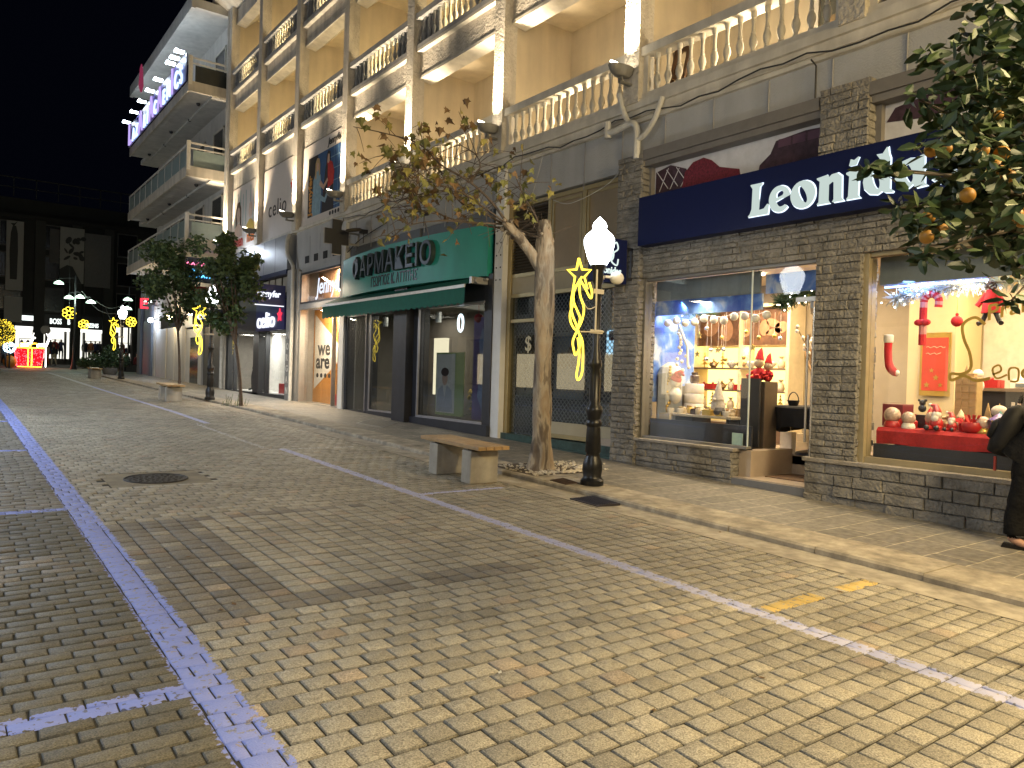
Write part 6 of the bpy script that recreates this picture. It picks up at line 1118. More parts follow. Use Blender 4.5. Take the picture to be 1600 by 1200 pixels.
tag(part('loudspeaker', M_white, None, lambda b: (b.lathe([(.055, -.07), (.085, -.02), (.085, .05), (.06, .07)], (0, 0, 0), 12) if False else b.sph((7.02, 7.18, 2.98), (.10, .09, .085), 12, 8), b.box(6.84, 6.95, 7.2, 7.24, 2.97, 3.0)), smooth=True), 'small white round loudspeaker under the globe of the nearest lamp', 'loudspeaker')
# street lighting out of the frame: warm road lamp behind the camera, cold lamp on the left side, plus added fill lamps
wl = thing('road_lamp', 'tall warm road lamp standing behind the camera', 'street lamp', (5.4, -2.6, 0)); part('post', M_post, wl, lambda b: (b.tube([(5.4, -2.6, -.1), (5.4, -2.6, 5.4)], .06, 8), b.tube([(5.4, -2.6, 5.4), (5.0, -1.9, 5.6)], .04, 8)), smooth=True); part('head', emis('sodium_glow', (1, .62, .22), 20), wl, lambda b: b.lathe([(.02, 5.48), (.16, 5.5), (.12, 5.62)], (5.0, -1.9, 0), 12))
lamp('road_light', 'SPOT', (5.0, -1.9, 5.42), 930, (1, .78, .44), wl, (4.4, 3.0, 0), .7, 135, .7)
for x_, y_, pw, c_, lab in ((7.6, -1.6, 600, (1, .72, .32), 'warm lamp on the pavement just outside the right edge'), (-3.4, 1.5, 310, (.9, .96, 1), 'added fill lamp on the left side of the street, near'), (-3.8, 31, 420, (.72, .84, 1), 'added cold white fill lamp on the left side of the street, far')):  # the two left-side lamps are unseen, added as soft fill
    wl = thing('road_lamp', lab, 'street lamp', (x_-1, y_, zg(y_))); part('post', M_post, wl, lambda b: b.tube([(x_-1.2, y_, zg(y_)-.1), (x_-1.2, y_, zg(y_)+5.8), (x_, y_, zg(y_)+6.0)], .06, 8), smooth=True); part('head', MATS['sodium_glow'] if c_[0] == 1 else emis('cold_glow', (.75, .86, 1), 20), wl, lambda b: b.lathe([(.02, 5.8), (.2, 5.85), (.1, 6.0)], (x_, y_, zg(y_)), 12)); lamp('road_light', 'POINT', (x_, y_, zg(y_)+5.6), pw, c_, wl, size=.7 if x_ > 0 else .35)
cl = thing('road_lamp', 'cold white road lamp on the left side of the street', 'street lamp', (-4.8, 17, 0)); part('post', M_post, cl, lambda b: b.tube([(-4.8, 17, .4), (-4.8, 17, 6.0), (-3.6, 17, 6.2)], .06, 8), smooth=True); part('head', emis('cold_glow', (.75, .86, 1), 20), cl, lambda b: b.lathe([(.02, 6.0), (.2, 6.05), (.1, 6.2)], (-3.6, 17, 0), 12))
lamp('road_light', 'SPOT', (-3.6, 17, 5.95), 1150, (.72, .84, 1), cl, (-3.3, 17, 0), .35, 164, .35)
# ================================================================ benches
M_blk = mat('bench_concrete', (.42, .39, .33), .85, var=.14, scale=6, bump=.3, bscale=60, bdist=.004, stain=.25); M_plank = mat('bench_plank', (.40, .26, .12), .5, var=.25, scale=4, stain=.15)
b0 = thing('bench', 'wooden plank bench on two concrete blocks by the road edge, nearest', 'bench', (0, 0, 0), 'plank benches on concrete blocks')
for y in (-.42, .42): part('concrete_block', M_blk, b0, lambda b: b.box(-.22, .22, y-.11, y+.11, 0, .43), bevel=.012); part('spacer', M_dark, b0, lambda b: b.box(-.16, .16, y-.06, y+.06, .43, .46))
for i in range(4): part('plank', M_plank, b0, lambda b: b.box(-.25+.125*i, -.25+.115+.125*i, -.74, .74, .46, .51), bevel=.006)
b0.location = (5.66, 8.68, zg(8.68)); b0.rotation_euler.x = math.atan(.026)
for x, y, lab in ((5.35, 24.4, 'pale bench in front of the left small tree, half way down the street'), (5.75, 42.2, 'small distant bench at the end of the street')):
    c = copy_tree(b0); c.location = (x, y, zg(y)); c['label'] = lab
# ================================================================ trees
def leafcloud(mb, centres, n, size, rr, flat=.5, mats=1):
    for i in range(n):
        c, r_ = rr.choice(centres); d = Vector((rr.gauss(0, 1), rr.gauss(0, 1), rr.gauss(0, 1))).normalized()*r_*(rr.random()**.45); p = Vector(c)+d
        a = Vector((rr.gauss(0, 1), rr.gauss(0, 1), rr.gauss(0, .6)-.25)).normalized(); s = a.cross(Vector((rr.gauss(0, 1), rr.gauss(0, 1), rr.gauss(0, 1)))).normalized(); nrm = a.cross(s)
        L = size*rr.uniform(.65, 1.25); W = L*flat*.5; mb.cur = rr.randrange(mats)
        mb.add([p, p+a*L*.35+s*W+nrm*W*.25, p+a*L*.75+s*W*.7+nrm*W*.15, p+a*L, p+a*L*.75-s*W*.7+nrm*W*.15, p+a*L*.35-s*W+nrm*W*.25], [(0, 1, 2, 3), (0, 3, 4, 5)])
M_lf = [mat('leaf_dark', (.040, .075, .030), .5, var=.35, scale=3), mat('leaf_mid', (.065, .11, .040), .5, var=.35, scale=3), mat('leaf_light', (.10, .15, .05), .5, var=.3, scale=3)]
M_bark2 = mat('young_bark', (.12, .085, .06), .85, var=.3, scale=20, bump=.4)
def small_tree(label, base, crown, rx, rz, stem, seed, n=2600, size=.13):
    rr = random.Random(seed); t = thing('street_tree', label, 'tree', base, 'small leafy trees along the kerb'); B = Vector(base); Cn = Vector(crown); F = Vector(stem)
    mb = MB(); mb.tube(smooth_path([B-Vector((0, 0, .05)), B.lerp(F, .5)+Vector((.03, .02, 0)), F], 6), [.055]*3+[.048]*4+[.042]*6, 8)
    for i in range(6):
        a = rr.uniform(0, 6.3); e = Cn+Vector((rx*.55*math.cos(a), rx*.55*math.sin(a), rr.uniform(-.2, .7)*rz)); mb.tube(smooth_path([F, F.lerp(e, .5)+Vector((0, 0, .08)), e], 4), [.03]*3+[.022]*3+[.01]*3, 6)
    mb.build('trunk', M_bark2, t, smooth=True); cs = []
    for i in range(22):
        d = Vector((rr.gauss(0, 1), rr.gauss(0, 1), rr.gauss(0, 1))).normalized()*rr.random()**.4; taper = 1-.45*max(0, -d.z); cs.append((Cn+Vector((d.x*rx*taper, d.y*rx*taper, d.z*rz)), rr.uniform(.20, .42)*rx/.9))
    mb = MB(); leafcloud(mb, cs, n, size, rr, .62, 3); mb.build('crown', M_lf, t); return t
y = 21.3; small_tree('small leafy tree with a slim reddish trunk in front of the dark shop', (6.52, y, zg(y)+.05), (6.10, y+.25, 4.0), .80, 1.48, (6.34, y, 2.25), 41, 4600)
y = 32.0; small_tree('small leafy tree further up the street beside the pale shutters', (7.35, y, zg(y)+.05), (7.35, y, 5.15), 1.36, 1.85, (7.25, y, 3.0), 42, 5600, .16)
tag(part('weeds', M_lf[2], None, lambda b: [b.quad((6.4+.03*i, 21.25+.1*math.sin(i*7), zg(21.2)+.05), (6.41+.03*i, 21.25+.1*math.sin(i*7), zg(21.2)+.05), (6.43+.03*i+.05*math.sin(i*3), 21.2+.1*math.sin(i*7), zg(21.2)+.28+.1*math.sin(i*5)), (6.42+.03*i+.05*math.sin(i*3), 21.2+.1*math.sin(i*7), zg(21.2)+.28+.1*math.sin(i*5))) for i in range(-14, 8)]), None, None, None, 'stuff')
# old plane tree, pollarded, with a few autumn leaves
def bark_mat():
    m, n, l = _nt('plane_bark'); b = n['Principled BSDF']; b.inputs['Roughness'].default_value = .9; tc = n.new('ShaderNodeTexCoord'); mp = n.new('ShaderNodeMapping'); mp.inputs['Scale'].default_value = (1, 1, .30); l.new(tc.outputs['Object'], mp.inputs['Vector'])
    a = n.new('ShaderNodeTexNoise'); a.inputs['Scale'].default_value = 6.5; a.inputs['Detail'].default_value = 8; a.inputs['Distortion'].default_value = .5; l.new(mp.outputs[0], a.inputs['Vector'])
    r_ = n.new('ShaderNodeValToRGB'); e = r_.color_ramp.elements; e[0].position = .30; e[0].color = (.08, .058, .04, 1); e[1].position = .75; e[1].color = (.42, .36, .27, 1); k = e.new(.44); k.color = (.17, .135, .10, 1); k = e.new(.50); k.color = (.36, .31, .235, 1); k = e.new(.60); k.color = (.28, .21, .14, 1)
    l.new(a.outputs['Fac'], r_.inputs['Fac']); l.new(r_.outputs[0], b.inputs['Base Color']); v = n.new('ShaderNodeTexNoise'); v.inputs['Scale'].default_value = 22; v.inputs['Detail'].default_value = 7; l.new(mp.outputs[0], v.inputs['Vector'])
    ad = n.new('ShaderNodeMath'); ad.operation = 'ADD'; l.new(a.outputs['Fac'], ad.inputs[0]); l.new(v.outputs['Fac'], ad.inputs[1]); bp = n.new('ShaderNodeBump'); bp.inputs['Strength'].default_value = .9; bp.inputs['Distance'].default_value = .03; l.new(ad.outputs[0], bp.inputs['Height']); l.new(bp.outputs['Normal'], b.inputs['Normal']); return m
M_bark = bark_mat(); TB = Vector((7.03, 8.66, zg(8.66)+.04)); DT = 11.1
pt = thing('plane_tree', 'old pollarded plane tree with a thick pale trunk beside the near lamp post', 'tree', TB)
mb = MB(); rr = random.Random(12)
def knobby(pth, rad, seg=18, amp=.12, seed=0):
    r2 = random.Random(seed); pth = smooth_path(pth, 5); n = len(pth); o = len(mb.v)
    ph_ = [r2.uniform(0, 6.3) for _ in range(6)]; vs = []; fs = []
    for i, p in enumerate(pth):
        f = i/(n-1)*(len(rad)-1); j = min(int(f), len(rad)-2); r0 = rad[j]+(rad[j+1]-rad[j])*(f-j)
        d = (pth[min(n-1, i+1)]-pth[max(0, i-1)]).normalized(); u = d.cross(Vector((0, 1, .2))).normalized(); t_ = d.cross(u)
        for k in range(seg):
            a = 2*math.pi*k/seg; q = 1+amp*(math.sin(3*a+ph_[0]+i*.35)*.5+math.sin(5*a+ph_[1]-i*.5)*.35+math.sin(2*a+ph_[2]+i*.9)*.4+r2.uniform(-.25, .25))
            vs.append(p+(u*math.cos(a)+t_*math.sin(a))*r0*q)
    for i in range(n-1):
        for k in range(seg): fs.append((i*seg+k, i*seg+(k+1) % seg, (i+1)*seg+(k+1) % seg, (i+1)*seg+k))
    fs.append(tuple((n-1)*seg+k for k in range(seg))); mb.add(vs, fs)
knobby([TB-Vector((0, 0, .1)), TB+Vector((0, 0, .12)), P(847, 655, DT), P(848, 560, DT), P(850, 470, DT), P(852, 405, DT), P(851, 345, DT)], [.31, .19, .140, .128, .132, .152, .142, .085], seed=1)
knobby([P(852, 430, DT), P(832, 398, DT), P(812, 372, DT-.1), P(797, 356, DT-.2), P(786, 348, DT-.2)], [.10, .08, .07, .06, .03], 14, .16, 2)
for i in range(26):
    a = rr.uniform(0, 6.3); b_ = rr.choice([P(806, 362, DT), P(848, 372, DT), P(795, 352, DT-.1)]); mb.sph(b_+Vector((rr.uniform(-.12, .12), rr.uniform(-.12, .12), rr.uniform(-.1, .1))), rr.uniform(.02, .055), 7, 5)
mb.build('trunk', M_bark, pt, smooth=True, sharp=60)
tw = MB(); tips = []
def limb(px, r0, r1, sd=0):
    r2 = random.Random(sd); pth = smooth_path([P(x, y_, DT+dd) for x, y_, dd in px], 6); n = len(pth); tw.tube(pth, [r0+(r1-r0)*i/(n-1) for i in range(n)], 6); return pth
main = [limb([(800, 360, -.1), (770, 318, -.3), (735, 285, -.4), (690, 258, -.5), (655, 225, -.6), (600, 208, -.7), (552, 198, -.8)], .022, .005, 1), limb([(795, 356, -.1), (760, 335, -.1), (722, 318, 0), (700, 290, .1), (685, 262, .1), (668, 232, .2)], .018, .005, 2), limb([(792, 358, -.1), (745, 350, .1), (700, 340, .1), (660, 318, .2), (638, 290, .2), (625, 255, .2), (605, 238, .1)], .018, .005, 3),
  limb([(795, 352, 0), (752, 322, .2), (715, 300, .3), (672, 300, .4), (630, 312, .4), (606, 330, .4)], .015, .004, 4), limb([(846, 372, 0), (838, 340, 0), (818, 305, -.1), (803, 268, -.1)], .018, .007, 5), limb([(800, 356, -.1), (765, 330, -.5), (720, 300, -.7), (676, 285, -.9), (640, 262, -1), (610, 268, -1)], .014, .004, 6), limb([(786, 350, -.1), (740, 348, -.4), (690, 345, -.6), (640, 352, -.8), (612, 372, -.9)], .018, .004, 7), limb([(735, 285, -.4), (750, 262, -.4), (742, 240, -.3), (715, 225, -.3)], .014, .004, 8), limb([(644, 350, .2), (645, 320, .1), (655, 290, 0), (650, 255, 0)], .016, .005, 9)]
r2 = random.Random(55)
for m_ in main:
    n = len(m_)
    for i in range(21):
        k = int(n*(.25+.75*r2.random()))-1; p = m_[max(0, k)]; e = p+Vector((r2.gauss(0, .25), r2.gauss(0, .25), r2.gauss(.03, .2))); tw.tube(smooth_path([p, p.lerp(e, .5)+Vector((0, 0, .03)), e], 3), [.006]*3+[.004]*3+[.003], 4); tips.append((e, k/n))
for i in range(70):
    b_ = r2.choice([P(806, 362, DT), P(848, 372, DT), P(795, 352, DT-.1)]); e = b_+Vector((r2.gauss(0, .25), r2.gauss(0, .25), r2.gauss(.05, .2))); tw.tube([b_, e], .003, 4)
tw.build('twigs', mat('twig_bark', (.10, .075, .055), .85, var=.3), pt, smooth=True)
mb = MB()
def maple(p, L, a, s, m_):
    nrm = a.cross(s); mb.cur = m_; o = [(0, 0), (.28, .12), (.46, .02), (.40, .28), (.55, .50), (.28, .50), (.16, .66), (0, 1.0), (-.16, .66), (-.28, .5), (-.55, .5), (-.40, .28), (-.46, .02), (-.28, .12)]
    vs = [p+a*(v*L)+s*(u*L)+nrm*(abs(u)*.35*L-.15*v*v*L) for u, v in o]; mb.add(vs, [(0, 1, 2, 3), (0, 3, 4, 5), (0, 5, 6, 7), (0, 7, 8, 9), (0, 9, 10, 11), (0, 11, 12, 13)])
for e, f in tips:
    if r2.random() < (.30 if f > .55 else .82): continue
    for k in range(r2.choice((3, 4, 5, 6))):
        a = Vector((r2.gauss(0, .7), r2.gauss(0, .7), -1+r2.gauss(0, .6))).normalized(); s = a.cross(Vector((r2.gauss(0, 1), r2.gauss(0, 1), r2.gauss(0, 1)))).normalized(); maple(e+Vector((r2.gauss(0, .09), r2.gauss(0, .09), r2.gauss(0, .08))), r2.uniform(.08, .15), a, s, r2.randrange(3))
mb.build('foliage', [mat('autumn_olive', (.17, .17, .045), .7, var=.4, scale=6), mat('autumn_brown', (.17, .10, .04), .7, var=.4, scale=6), mat('autumn_yellow', (.28, .24, .06), .7, var=.4, scale=6)], pt)
# tree pit
tp = thing('tree_pit', 'square bed of soil and pebbles around the foot of the plane tree', 'tree pit', (7.03, 8.7, zg(8.7)))
part('soil', M_soil, tp, lambda b: b.quad((6.50, 8.15, zg(8.15)+.053), (7.6, 8.15, zg(8.15)+.053), (7.6, 9.25, zg(9.25)+.053), (6.5, 9.25, zg(9.25)+.053)))
mb = MB(); rr = random.Random(2)
for i in range(420):
    x, y = rr.uniform(6.52, 7.62), rr.uniform(8.12, 9.23)
    if i > 160: x, y = rr.uniform(6.6, 7.8), 8.2+abs(rr.gauss(0, .12))
    if i > 300: x, y = 7.6+abs(rr.gauss(0, .22)), rr.uniform(8.2, 9.2)
    mb.sph((x, y, zg(y)+.06), (rr.uniform(.012, .03), rr.uniform(.012, .03), rr.uniform(.008, .016)), 6, 4)
tag(mb.build('pebbles', mat('pebble_white', (.5, .45, .36), .8, var=.3, scale=20), tp), kind='stuff')
# orange tree leaning into the upper right corner
ot = thing('orange_tree', 'orange tree with ripe fruit reaching in at the upper right corner', 'tree', (5.05, 1.35, zg(1.35)))
rr = random.Random(99); mb = MB(); F = Vector((4.95, 1.35, 2.45)); mb.tube(smooth_path([(5.05, 1.35, 0), (5.02, 1.37, 1.2), F], 5), .07, 10); cs = []
px = [(1590, 60, 4.0, .34), (1540, 130, 3.9, .30), (1515, 150, 3.8, .20), (1455, 85, 3.9, .05), (1495, 205, 3.7, .17), (1540, 230, 3.9, .30), (1505, 300, 3.7, .20), (1520, 330, 3.8, .30), (1590, 200, 4.1, .4), (1600, 320, 4.0, .34), (1440, 345, 3.7, .11), (1400, 268, 3.6, .05), (1365, 262, 3.6, .045), (1470, 372, 3.8, .12), (1560, 385, 3.9, .16), (1590, 420, 3.9, .08), (1680, 200, 4.3, .5), (1700, 60, 4.3, .5), (1720, 330, 4.2, .45), (1560, 15, 4.1, .22), (1540, 280, 3.9, .3), (1620, 120, 4.2, .35), (1510, 255, 3.8, .16), (1435, 155, 3.8, .07), (1480, 170, 3.9, .08), (1445, 400, 3.7, .06), (1580, 470, 3.9, .05), (1405, 325, 3.7, .05)]
for x, y_, d, r_ in px:
    c = P(x, y_, d); cs.append((c, r_))
    e = c; mb.tube(smooth_path([F, F.lerp(e, .55)+Vector((0, 0, .1)), e], 4), [.022]*3+[.010]*3+[.005]*3, 6)
mb.build('trunk', mat('orange_bark', (.10, .08, .055), .85, var=.3, scale=20), ot, smooth=True)
wts = []
for c, r_ in cs: wts += [(c, r_)]*max(1, int(r_*r_*120))
mb = MB(); leafcloud(mb, wts, 3300, .098, rr, .46, 3)
leafcloud(mb, [(P(x, y_-8, d-.05), .07) for x, y_, d in ((1555, 262, 3.45), (1575, 275, 3.45), (1535, 235, 3.6), (1450, 340, 3.4), (1470, 360, 3.4), (1455, 235, 3.5), (1590, 335, 3.45))], 110, .085, rr, .46, 3); mb.build('crown', [mat('orange_leaf_dark', (.022, .044, .014), .5, var=.3, scale=4), mat('orange_leaf_mid', (.034, .062, .02), .5, var=.3, scale=4), mat('orange_leaf_light', (.055, .088, .026), .5, var=.3, scale=4)], ot)
M_org = mat('orange_peel', (.34, .165, .018), .55, var=.12, scale=8, bump=.2, bscale=120, bdist=.003)
for x, y_, d in ((1555, 262, 3.45), (1575, 275, 3.45), (1512, 305, 3.6), (1560, 180, 3.75), (1535, 235, 3.6), (1565, 240, 3.6), (1450, 340, 3.4), (1470, 360, 3.4), (1448, 370, 3.38), (1455, 235, 3.5), (1480, 232, 3.6), (1587, 335, 3.5), (1597, 345, 3.45), (1600, 332, 3.6), (1620, 300, 3.5), (1640, 350, 3.5)):
    part('orange', M_org, ot, lambda b: b.sph(P(x, y_, d), (.024+.004*((x*7+y_*3) % 4)), 14, 10), smooth=True, sharp=0)
# fallen leaves and scraps on the paving
mb = MB(); rr = random.Random(71)
for i in range(70):
    x, y = rr.uniform(1.2, 6.3), rr.uniform(2.2, 16); z = zg(y)+.006; a = rr.uniform(0, 6.3); s = rr.uniform(.012, .035); mb.cur = i % 2
    mb.add([(x+s*math.cos(a+k*1.57)*(1 if k % 2 else .6), y+s*math.sin(a+k*1.57)*(1 if k % 2 else .6), z+(.006 if k == 1 else 0)) for k in range(4)], [(0, 1, 2, 3)])
tag(mb.build('fallen_leaves', [mat('dead_leaf', (.14, .08, .03), .8), mat('paper_scrap', (.5, .48, .42), .8)]), kind='stuff')
# ================================================================ people
def skin_body(V, E, Rr, lev=2):
    me = bpy.data.meshes.new('b'); me.from_pydata(V, E, []); ob = bpy.data.objects.new('b', me); C.objects.link(ob)
    ob.modifiers.new('skin', 'SKIN'); s = ob.modifiers.new('sub', 'SUBSURF'); s.levels = lev; s.render_levels = lev
    for i, r_ in enumerate(Rr): me.skin_vertices[0].data[i].radius = r_ if isinstance(r_, tuple) else (r_, r_)
    me.skin_vertices[0].data[0].use_root = True
    dg = bpy.context.evaluated_depsgraph_get(); m2 = bpy.data.meshes.new_from_object(ob.evaluated_get(dg)); bpy.data.objects.remove(ob)
    vs = [tuple(v.co) for v in m2.vertices]; fs = [tuple(p.vertices) for p in m2.polygons]; bpy.data.meshes.remove(m2); return vs, fs
def figure(name, label, cat, loc, yaw, sit=False, bend=0.0, cols=None, hair=None, group=None, lev=1, step=.12, h=1.0, arms='down', skin=True):
    """one continuous body; x forward, y left; materials: 0 skin 1 jacket 2 trousers 3 shoes"""
    cols = cols or {}; hip = .93 if not sit else .47; V = [(0, 0, hip)]; Rr = [(.135, .12)]; E = []
    def ad(p, r_, par): V.append(p); Rr.append(r_); E.append((par, len(V)-1)); return len(V)-1
    ca, sa = math.cos(bend), math.sin(bend)
    def up(z, y=0, x=0): return (x*ca+z*sa, y, hip+z*ca-x*sa)
    w_ = ad(up(.17), (.125, .105), 0); ch = ad(up(.36), (.16, .12), w_); nk = ad(up(.53), .055, ch); hd = ad(up(.60, 0, .01), .06, nk); ad(up(.68, 0, .02), (.075, .095), hd); ad(up(.76, 0, .015), (.06, .07), len(V)-1)
    for s in (1, -1):
        sh = ad(up(.45, s*.16), .065, ch)
        if arms == 'down': el = ad(up(.17, s*.22, .0), .048, sh); wr = ad(up(-.06, s*.22, .08), .034, el); ha = ad(up(-.14, s*.21, .11), (.022, .04), wr); tip = [(-.20, .02), (-.215, .005), (-.21, -.01), (-.195, -.025)]
        else: el = ad(up(.22, s*.20, .12), .048, sh); wr = ad(up(.22, s*.10, .34), .034, el); ha = ad(up(.23, s*.07, .42), (.022, .04), wr); tip = [(.23, .02), (.235, .005), (.23, -.01), (.22, -.025)]
        if lev > 1:
            hx = V[ha]
            for dz, dy in tip: ad((hx[0]+(.02 if arms == 'down' else .08), hx[1]+dy, hx[2]+(-.07 if arms == 'down' else dy)), .009, ha)
            ad((hx[0]+.045, hx[1]-s*.015, hx[2]-.01), .010, ha)
        if sit: kn = ad((.44, s*.11, hip+.02), .07, ad((.12, s*.10, hip), .09, 0)); an = ad((.46, s*.11, .09), .045, kn); ad((.58, s*.11, .04), .035, an)
        else: th = ad((s*step*.3, s*.09, hip-.12), .092, 0); kn = ad((s*step*.8+.03, s*.095, .50), .062, th); cf_ = ad((s*step, s*.095, .32), .058, kn); an = ad((s*step*1.2-.02, s*.095, .09), .040, cf_); ad((s*step*1.2+.12, s*.10, .035), (.04, .03), an)
    vs, fs = skin_body(V, E, Rr, lev); t = thing(name, label, cat, loc, group); M4 = Matrix.Translation(loc) @ Matrix.Rotation(yaw, 4, 'Z') @ Matrix.Scale(h, 4)
    mb = MB(); mb.M = M4; mb.add(vs, fs)
    hd_c = Vector(up(.69)); ms = []; hands = [Vector(V[i]) for i in range(len(V))]
    for f in fs:
        c = sum((Vector(vs[i]) for i in f), Vector())/len(f); zz = (c.x*sa+(c.z-hip)*ca); 
        if zz > .50 and abs(c.y) < .11: m_ = 0
        elif arms == 'down' and zz < -.05 and abs(c.y) > .165 and c.z > .5: m_ = 0
        elif arms != 'down' and (c.x*ca-(c.z-hip)*sa) > .36 and zz > .1: m_ = 0
        elif zz > (-.04 if not sit else .03): m_ = 1
        elif c.z < .10 : m_ = 3
        else: m_ = 2
        ms.append(m_)
    mb.m = ms; mb.build('body', [cols.get('skin', mat('skin', (.42, .24, .16), .55)), cols.get('top', M_dark), cols.get('legs', M_dark), cols.get('shoes', M_void)], t, smooth=True, sharp=0)
    if hair is not None:
        mb = MB(); mb.M = M4; p = up(.735, 0, -.02); mb.sph(p, (.098, .088, .10), 12, 8); p = up(.64, 0, -.06); mb.sph(p, (.06, .08, .12), 10, 8); mb.build('hair', hair, t, smooth=True, sharp=0)
    if lev > 1:
        mb = MB(); mb.M = M4
        for s in (1, -1): mb.sph(up(.70, s*.033, .098), .010, 8, 6)
        mb.build('eyes', M_void, t, smooth=True); mb = MB(); mb.M = M4; mb.sph(up(.675, 0, .112), (.018, .012, .02), 8, 6); [mb.sph(up(.68, s*.082, .015), (.015, .01, .028), 8, 6) for s in (1, -1)]; mb.build('nose_and_ears', cols.get('skin', MATS.get('skin')), t, smooth=True)
        part('mouth', mat('lips', (.30, .09, .08), .5), t, lambda b: (setattr(b, 'M', M4), b.sph(up(.638, 0, .100), (.008, .022, .006), 8, 6)), smooth=True)
    return t
M_hair = mat('dark_hair', (.015, .011, .009), .5); M_blk_cloth = mat('black_cloth_coat', (.005, .005, .0055), .85, spec=.2, var=.3, scale=12, bump=.9, bscale=11, bdist=.04); M_skin = mat('skin', (.42, .24, .16), .55, var=.06)
y = 2.80; per = figure('person', 'person in black coat and trousers bending towards the right shop window', 'person', (8.36, y, zg(y)+.047), R(-82), bend=.50, cols={'top': M_blk_cloth, 'legs': M_blk_cloth, 'skin': M_skin, 'shoes': M_skin}, hair=M_hair, lev=2, step=.10, h=1.06, arms='front')
T4 = Matrix.Translation((8.36, y, zg(y)+.047)) @ Matrix.Rotation(R(-82), 4, 'Z') @ Matrix.Scale(1.06, 4)
def coat(b):
    b.M = T4; hip = .93; n = 24; rings = []
    for zz, rx, ry, xo in ((-.16, .19, .21, -.02), (-.05, .185, .205, -.02), (.08, .165, .185, .0), (.2, .16, .19, .0), (.34, .165, .215, .0), (.46, .12, .20, .0), (.52, .075, .10, .0)):
        ca, sa = math.cos(.50), math.sin(.50); rings.append([((xo+rx*math.cos(2*math.pi*k/n)*(1+.03*math.sin(k*2.3)))*ca+zz*sa, ry*math.sin(2*math.pi*k/n)*(1+.03*math.sin(k*1.7+zz*9)), hip+zz*ca-(xo+rx*math.cos(2*math.pi*k/n))*sa) for k in range(n)])
    b.add([p for r_ in rings for p in r_], [(i*n+k, i*n+(k+1) % n, (i+1)*n+(k+1) % n, (i+1)*n+k) for i in range(len(rings)-1) for k in range(n)])
part('coat', M_blk_cloth, per, coat, smooth=True, sharp=0)
def legs(b):
    b.M = T4
    for s in (1, -1): b.tube(smooth_path([(s*.02, s*.09, .90), (s*.08+.02, s*.095, .52), (s*.11, s*.095, .30), (s*.115, s*.095, .13)], 5), [.115]*4+[.10]*4+[.085]*4+[.082]*4, 14)
part('trousers', M_blk_cloth, per, legs, smooth=True, sharp=0)
def shoes(b):
    b.M = T4
    for s in (1, -1): b.add([((.0+x)+s*.12, s*.098+w_*q, z) for x, w_, z in ((-.09, .028, 0), (-.07, .036, .05), (.02, .038, .035), (.12, .045, .03), (.18, .03, .022), (.19, .02, .0)) for q in (1, -1)], [(0, 1, 3, 2), (2, 3, 5, 4), (4, 5, 7, 6), (6, 7, 9, 8), (8, 9, 11, 10), (0, 2, 4, 6, 8, 10), (11, 9, 7, 5, 3, 1), (0, 10, 11, 1)])
part('shoes', mat('shoe_black', (.008, .008, .009), .35), per, shoes)
bk = thing('backpack', 'black backpack hanging low on the back of the bending person', 'backpack', (8.3, 3.25, 1.1)); mb = MB(); mb.M = T4 @ Matrix.Translation((-.10, .0, .93)) @ Matrix.Rotation(.36, 4, 'Y')
mb.lathe([(.02, -.16), (.12, -.14), (.145, -.04), (.14, .16), (.11, .29), (.03, .34)], (-.15, 0, 0), 14, .72, 1.0); mb.lathe([(.02, -.04), (.09, -.02), (.1, .12), (.03, .17)], (-.245, 0, 0), 12, .5, 1.0)
mb.build('bag', mat('bag_black', (.005, .005, .006), .7, spec=.3, var=.3, scale=9), bk, smooth=True, sharp=0)
mb = MB(); mb.M = T4 @ Matrix.Translation((-.10, .0, .93)) @ Matrix.Rotation(.36, 4, 'Y')
for s in (1, -1): mb.tube(smooth_path([(-.06, s*.1, .3), (.02, s*.13, .44), (.12, s*.13, .40), (.13, s*.14, .15), (-.02, s*.15, -.02)], 5), .018, 6)
mb.tube(smooth_path([(-.16, -.04, .36), (-.17, 0, .42), (-.16, .04, .36)], 4), .012, 6); mb.build('straps', MATS['bag_black'], bk, smooth=True)
tag(part('tag_ribbon', mat('tag_red', (.45, .05, .03), .6), bk, lambda b: b.box(8.28, 8.30, 3.10, 3.12, .86, 1.0)), None)
# shop assistant behind the till
figure('person', 'dark haired shop assistant behind the cash register', 'person', (11.0, 3.70, .62), R(200), cols={'top': mat('shirt_white', (.5, .46, .4), .7), 'skin': M_skin}, hair=M_hair, lev=2, h=.88, arms='front', bend=.15)
# ================================================================ the plaza and the dark building that closes the view
FB_ = thing('department_store', 'dark flat fronted department store closing the end of the street', 'building', (8, 76, 1.5)); M_fd = mat('dark_facade', (.028, .028, .024), .85, var=.15, scale=.6); M_fp = mat('facade_pier', (.05, .05, .043), .85, var=.15, scale=.6); M_fpale = mat('facade_panel', (.11, .105, .095), .8, var=.1)
def fp(name, m, fn, **k): return part(name, m, FB_, fn, **k)
YF = 75
fp('wall', M_fd, lambda b: (b.box(-20, 26, YF+1.2, YF+12, 1.4, 15.4), b.box(-20, 26, YF+.2, YF+1.2, 5.7, 13.6), b.box(-20, 26, YF+.0, YF+1.2, 13.5, 13.9)))
fp('pier', M_fp, lambda b: [b.box(x-.38, x+.38, YF-.3, YF+.3, 1.4, 13.5) for x in (-8, -3, 1.9, 5.95, 8.65, 11.1, 16.5, 21)])
fp('roof_railing', M_fp, lambda b: ([b.box(-20+1.6*i, -19.93+1.6*i, YF+.5, YF+.57, 15.4, 17.0) for i in range(29)], b.box(-20, 26, YF+.5, YF+.57, 16.9, 17.0), b.box(-20, 26, YF+.5, YF+.57, 16.1, 16.17)))
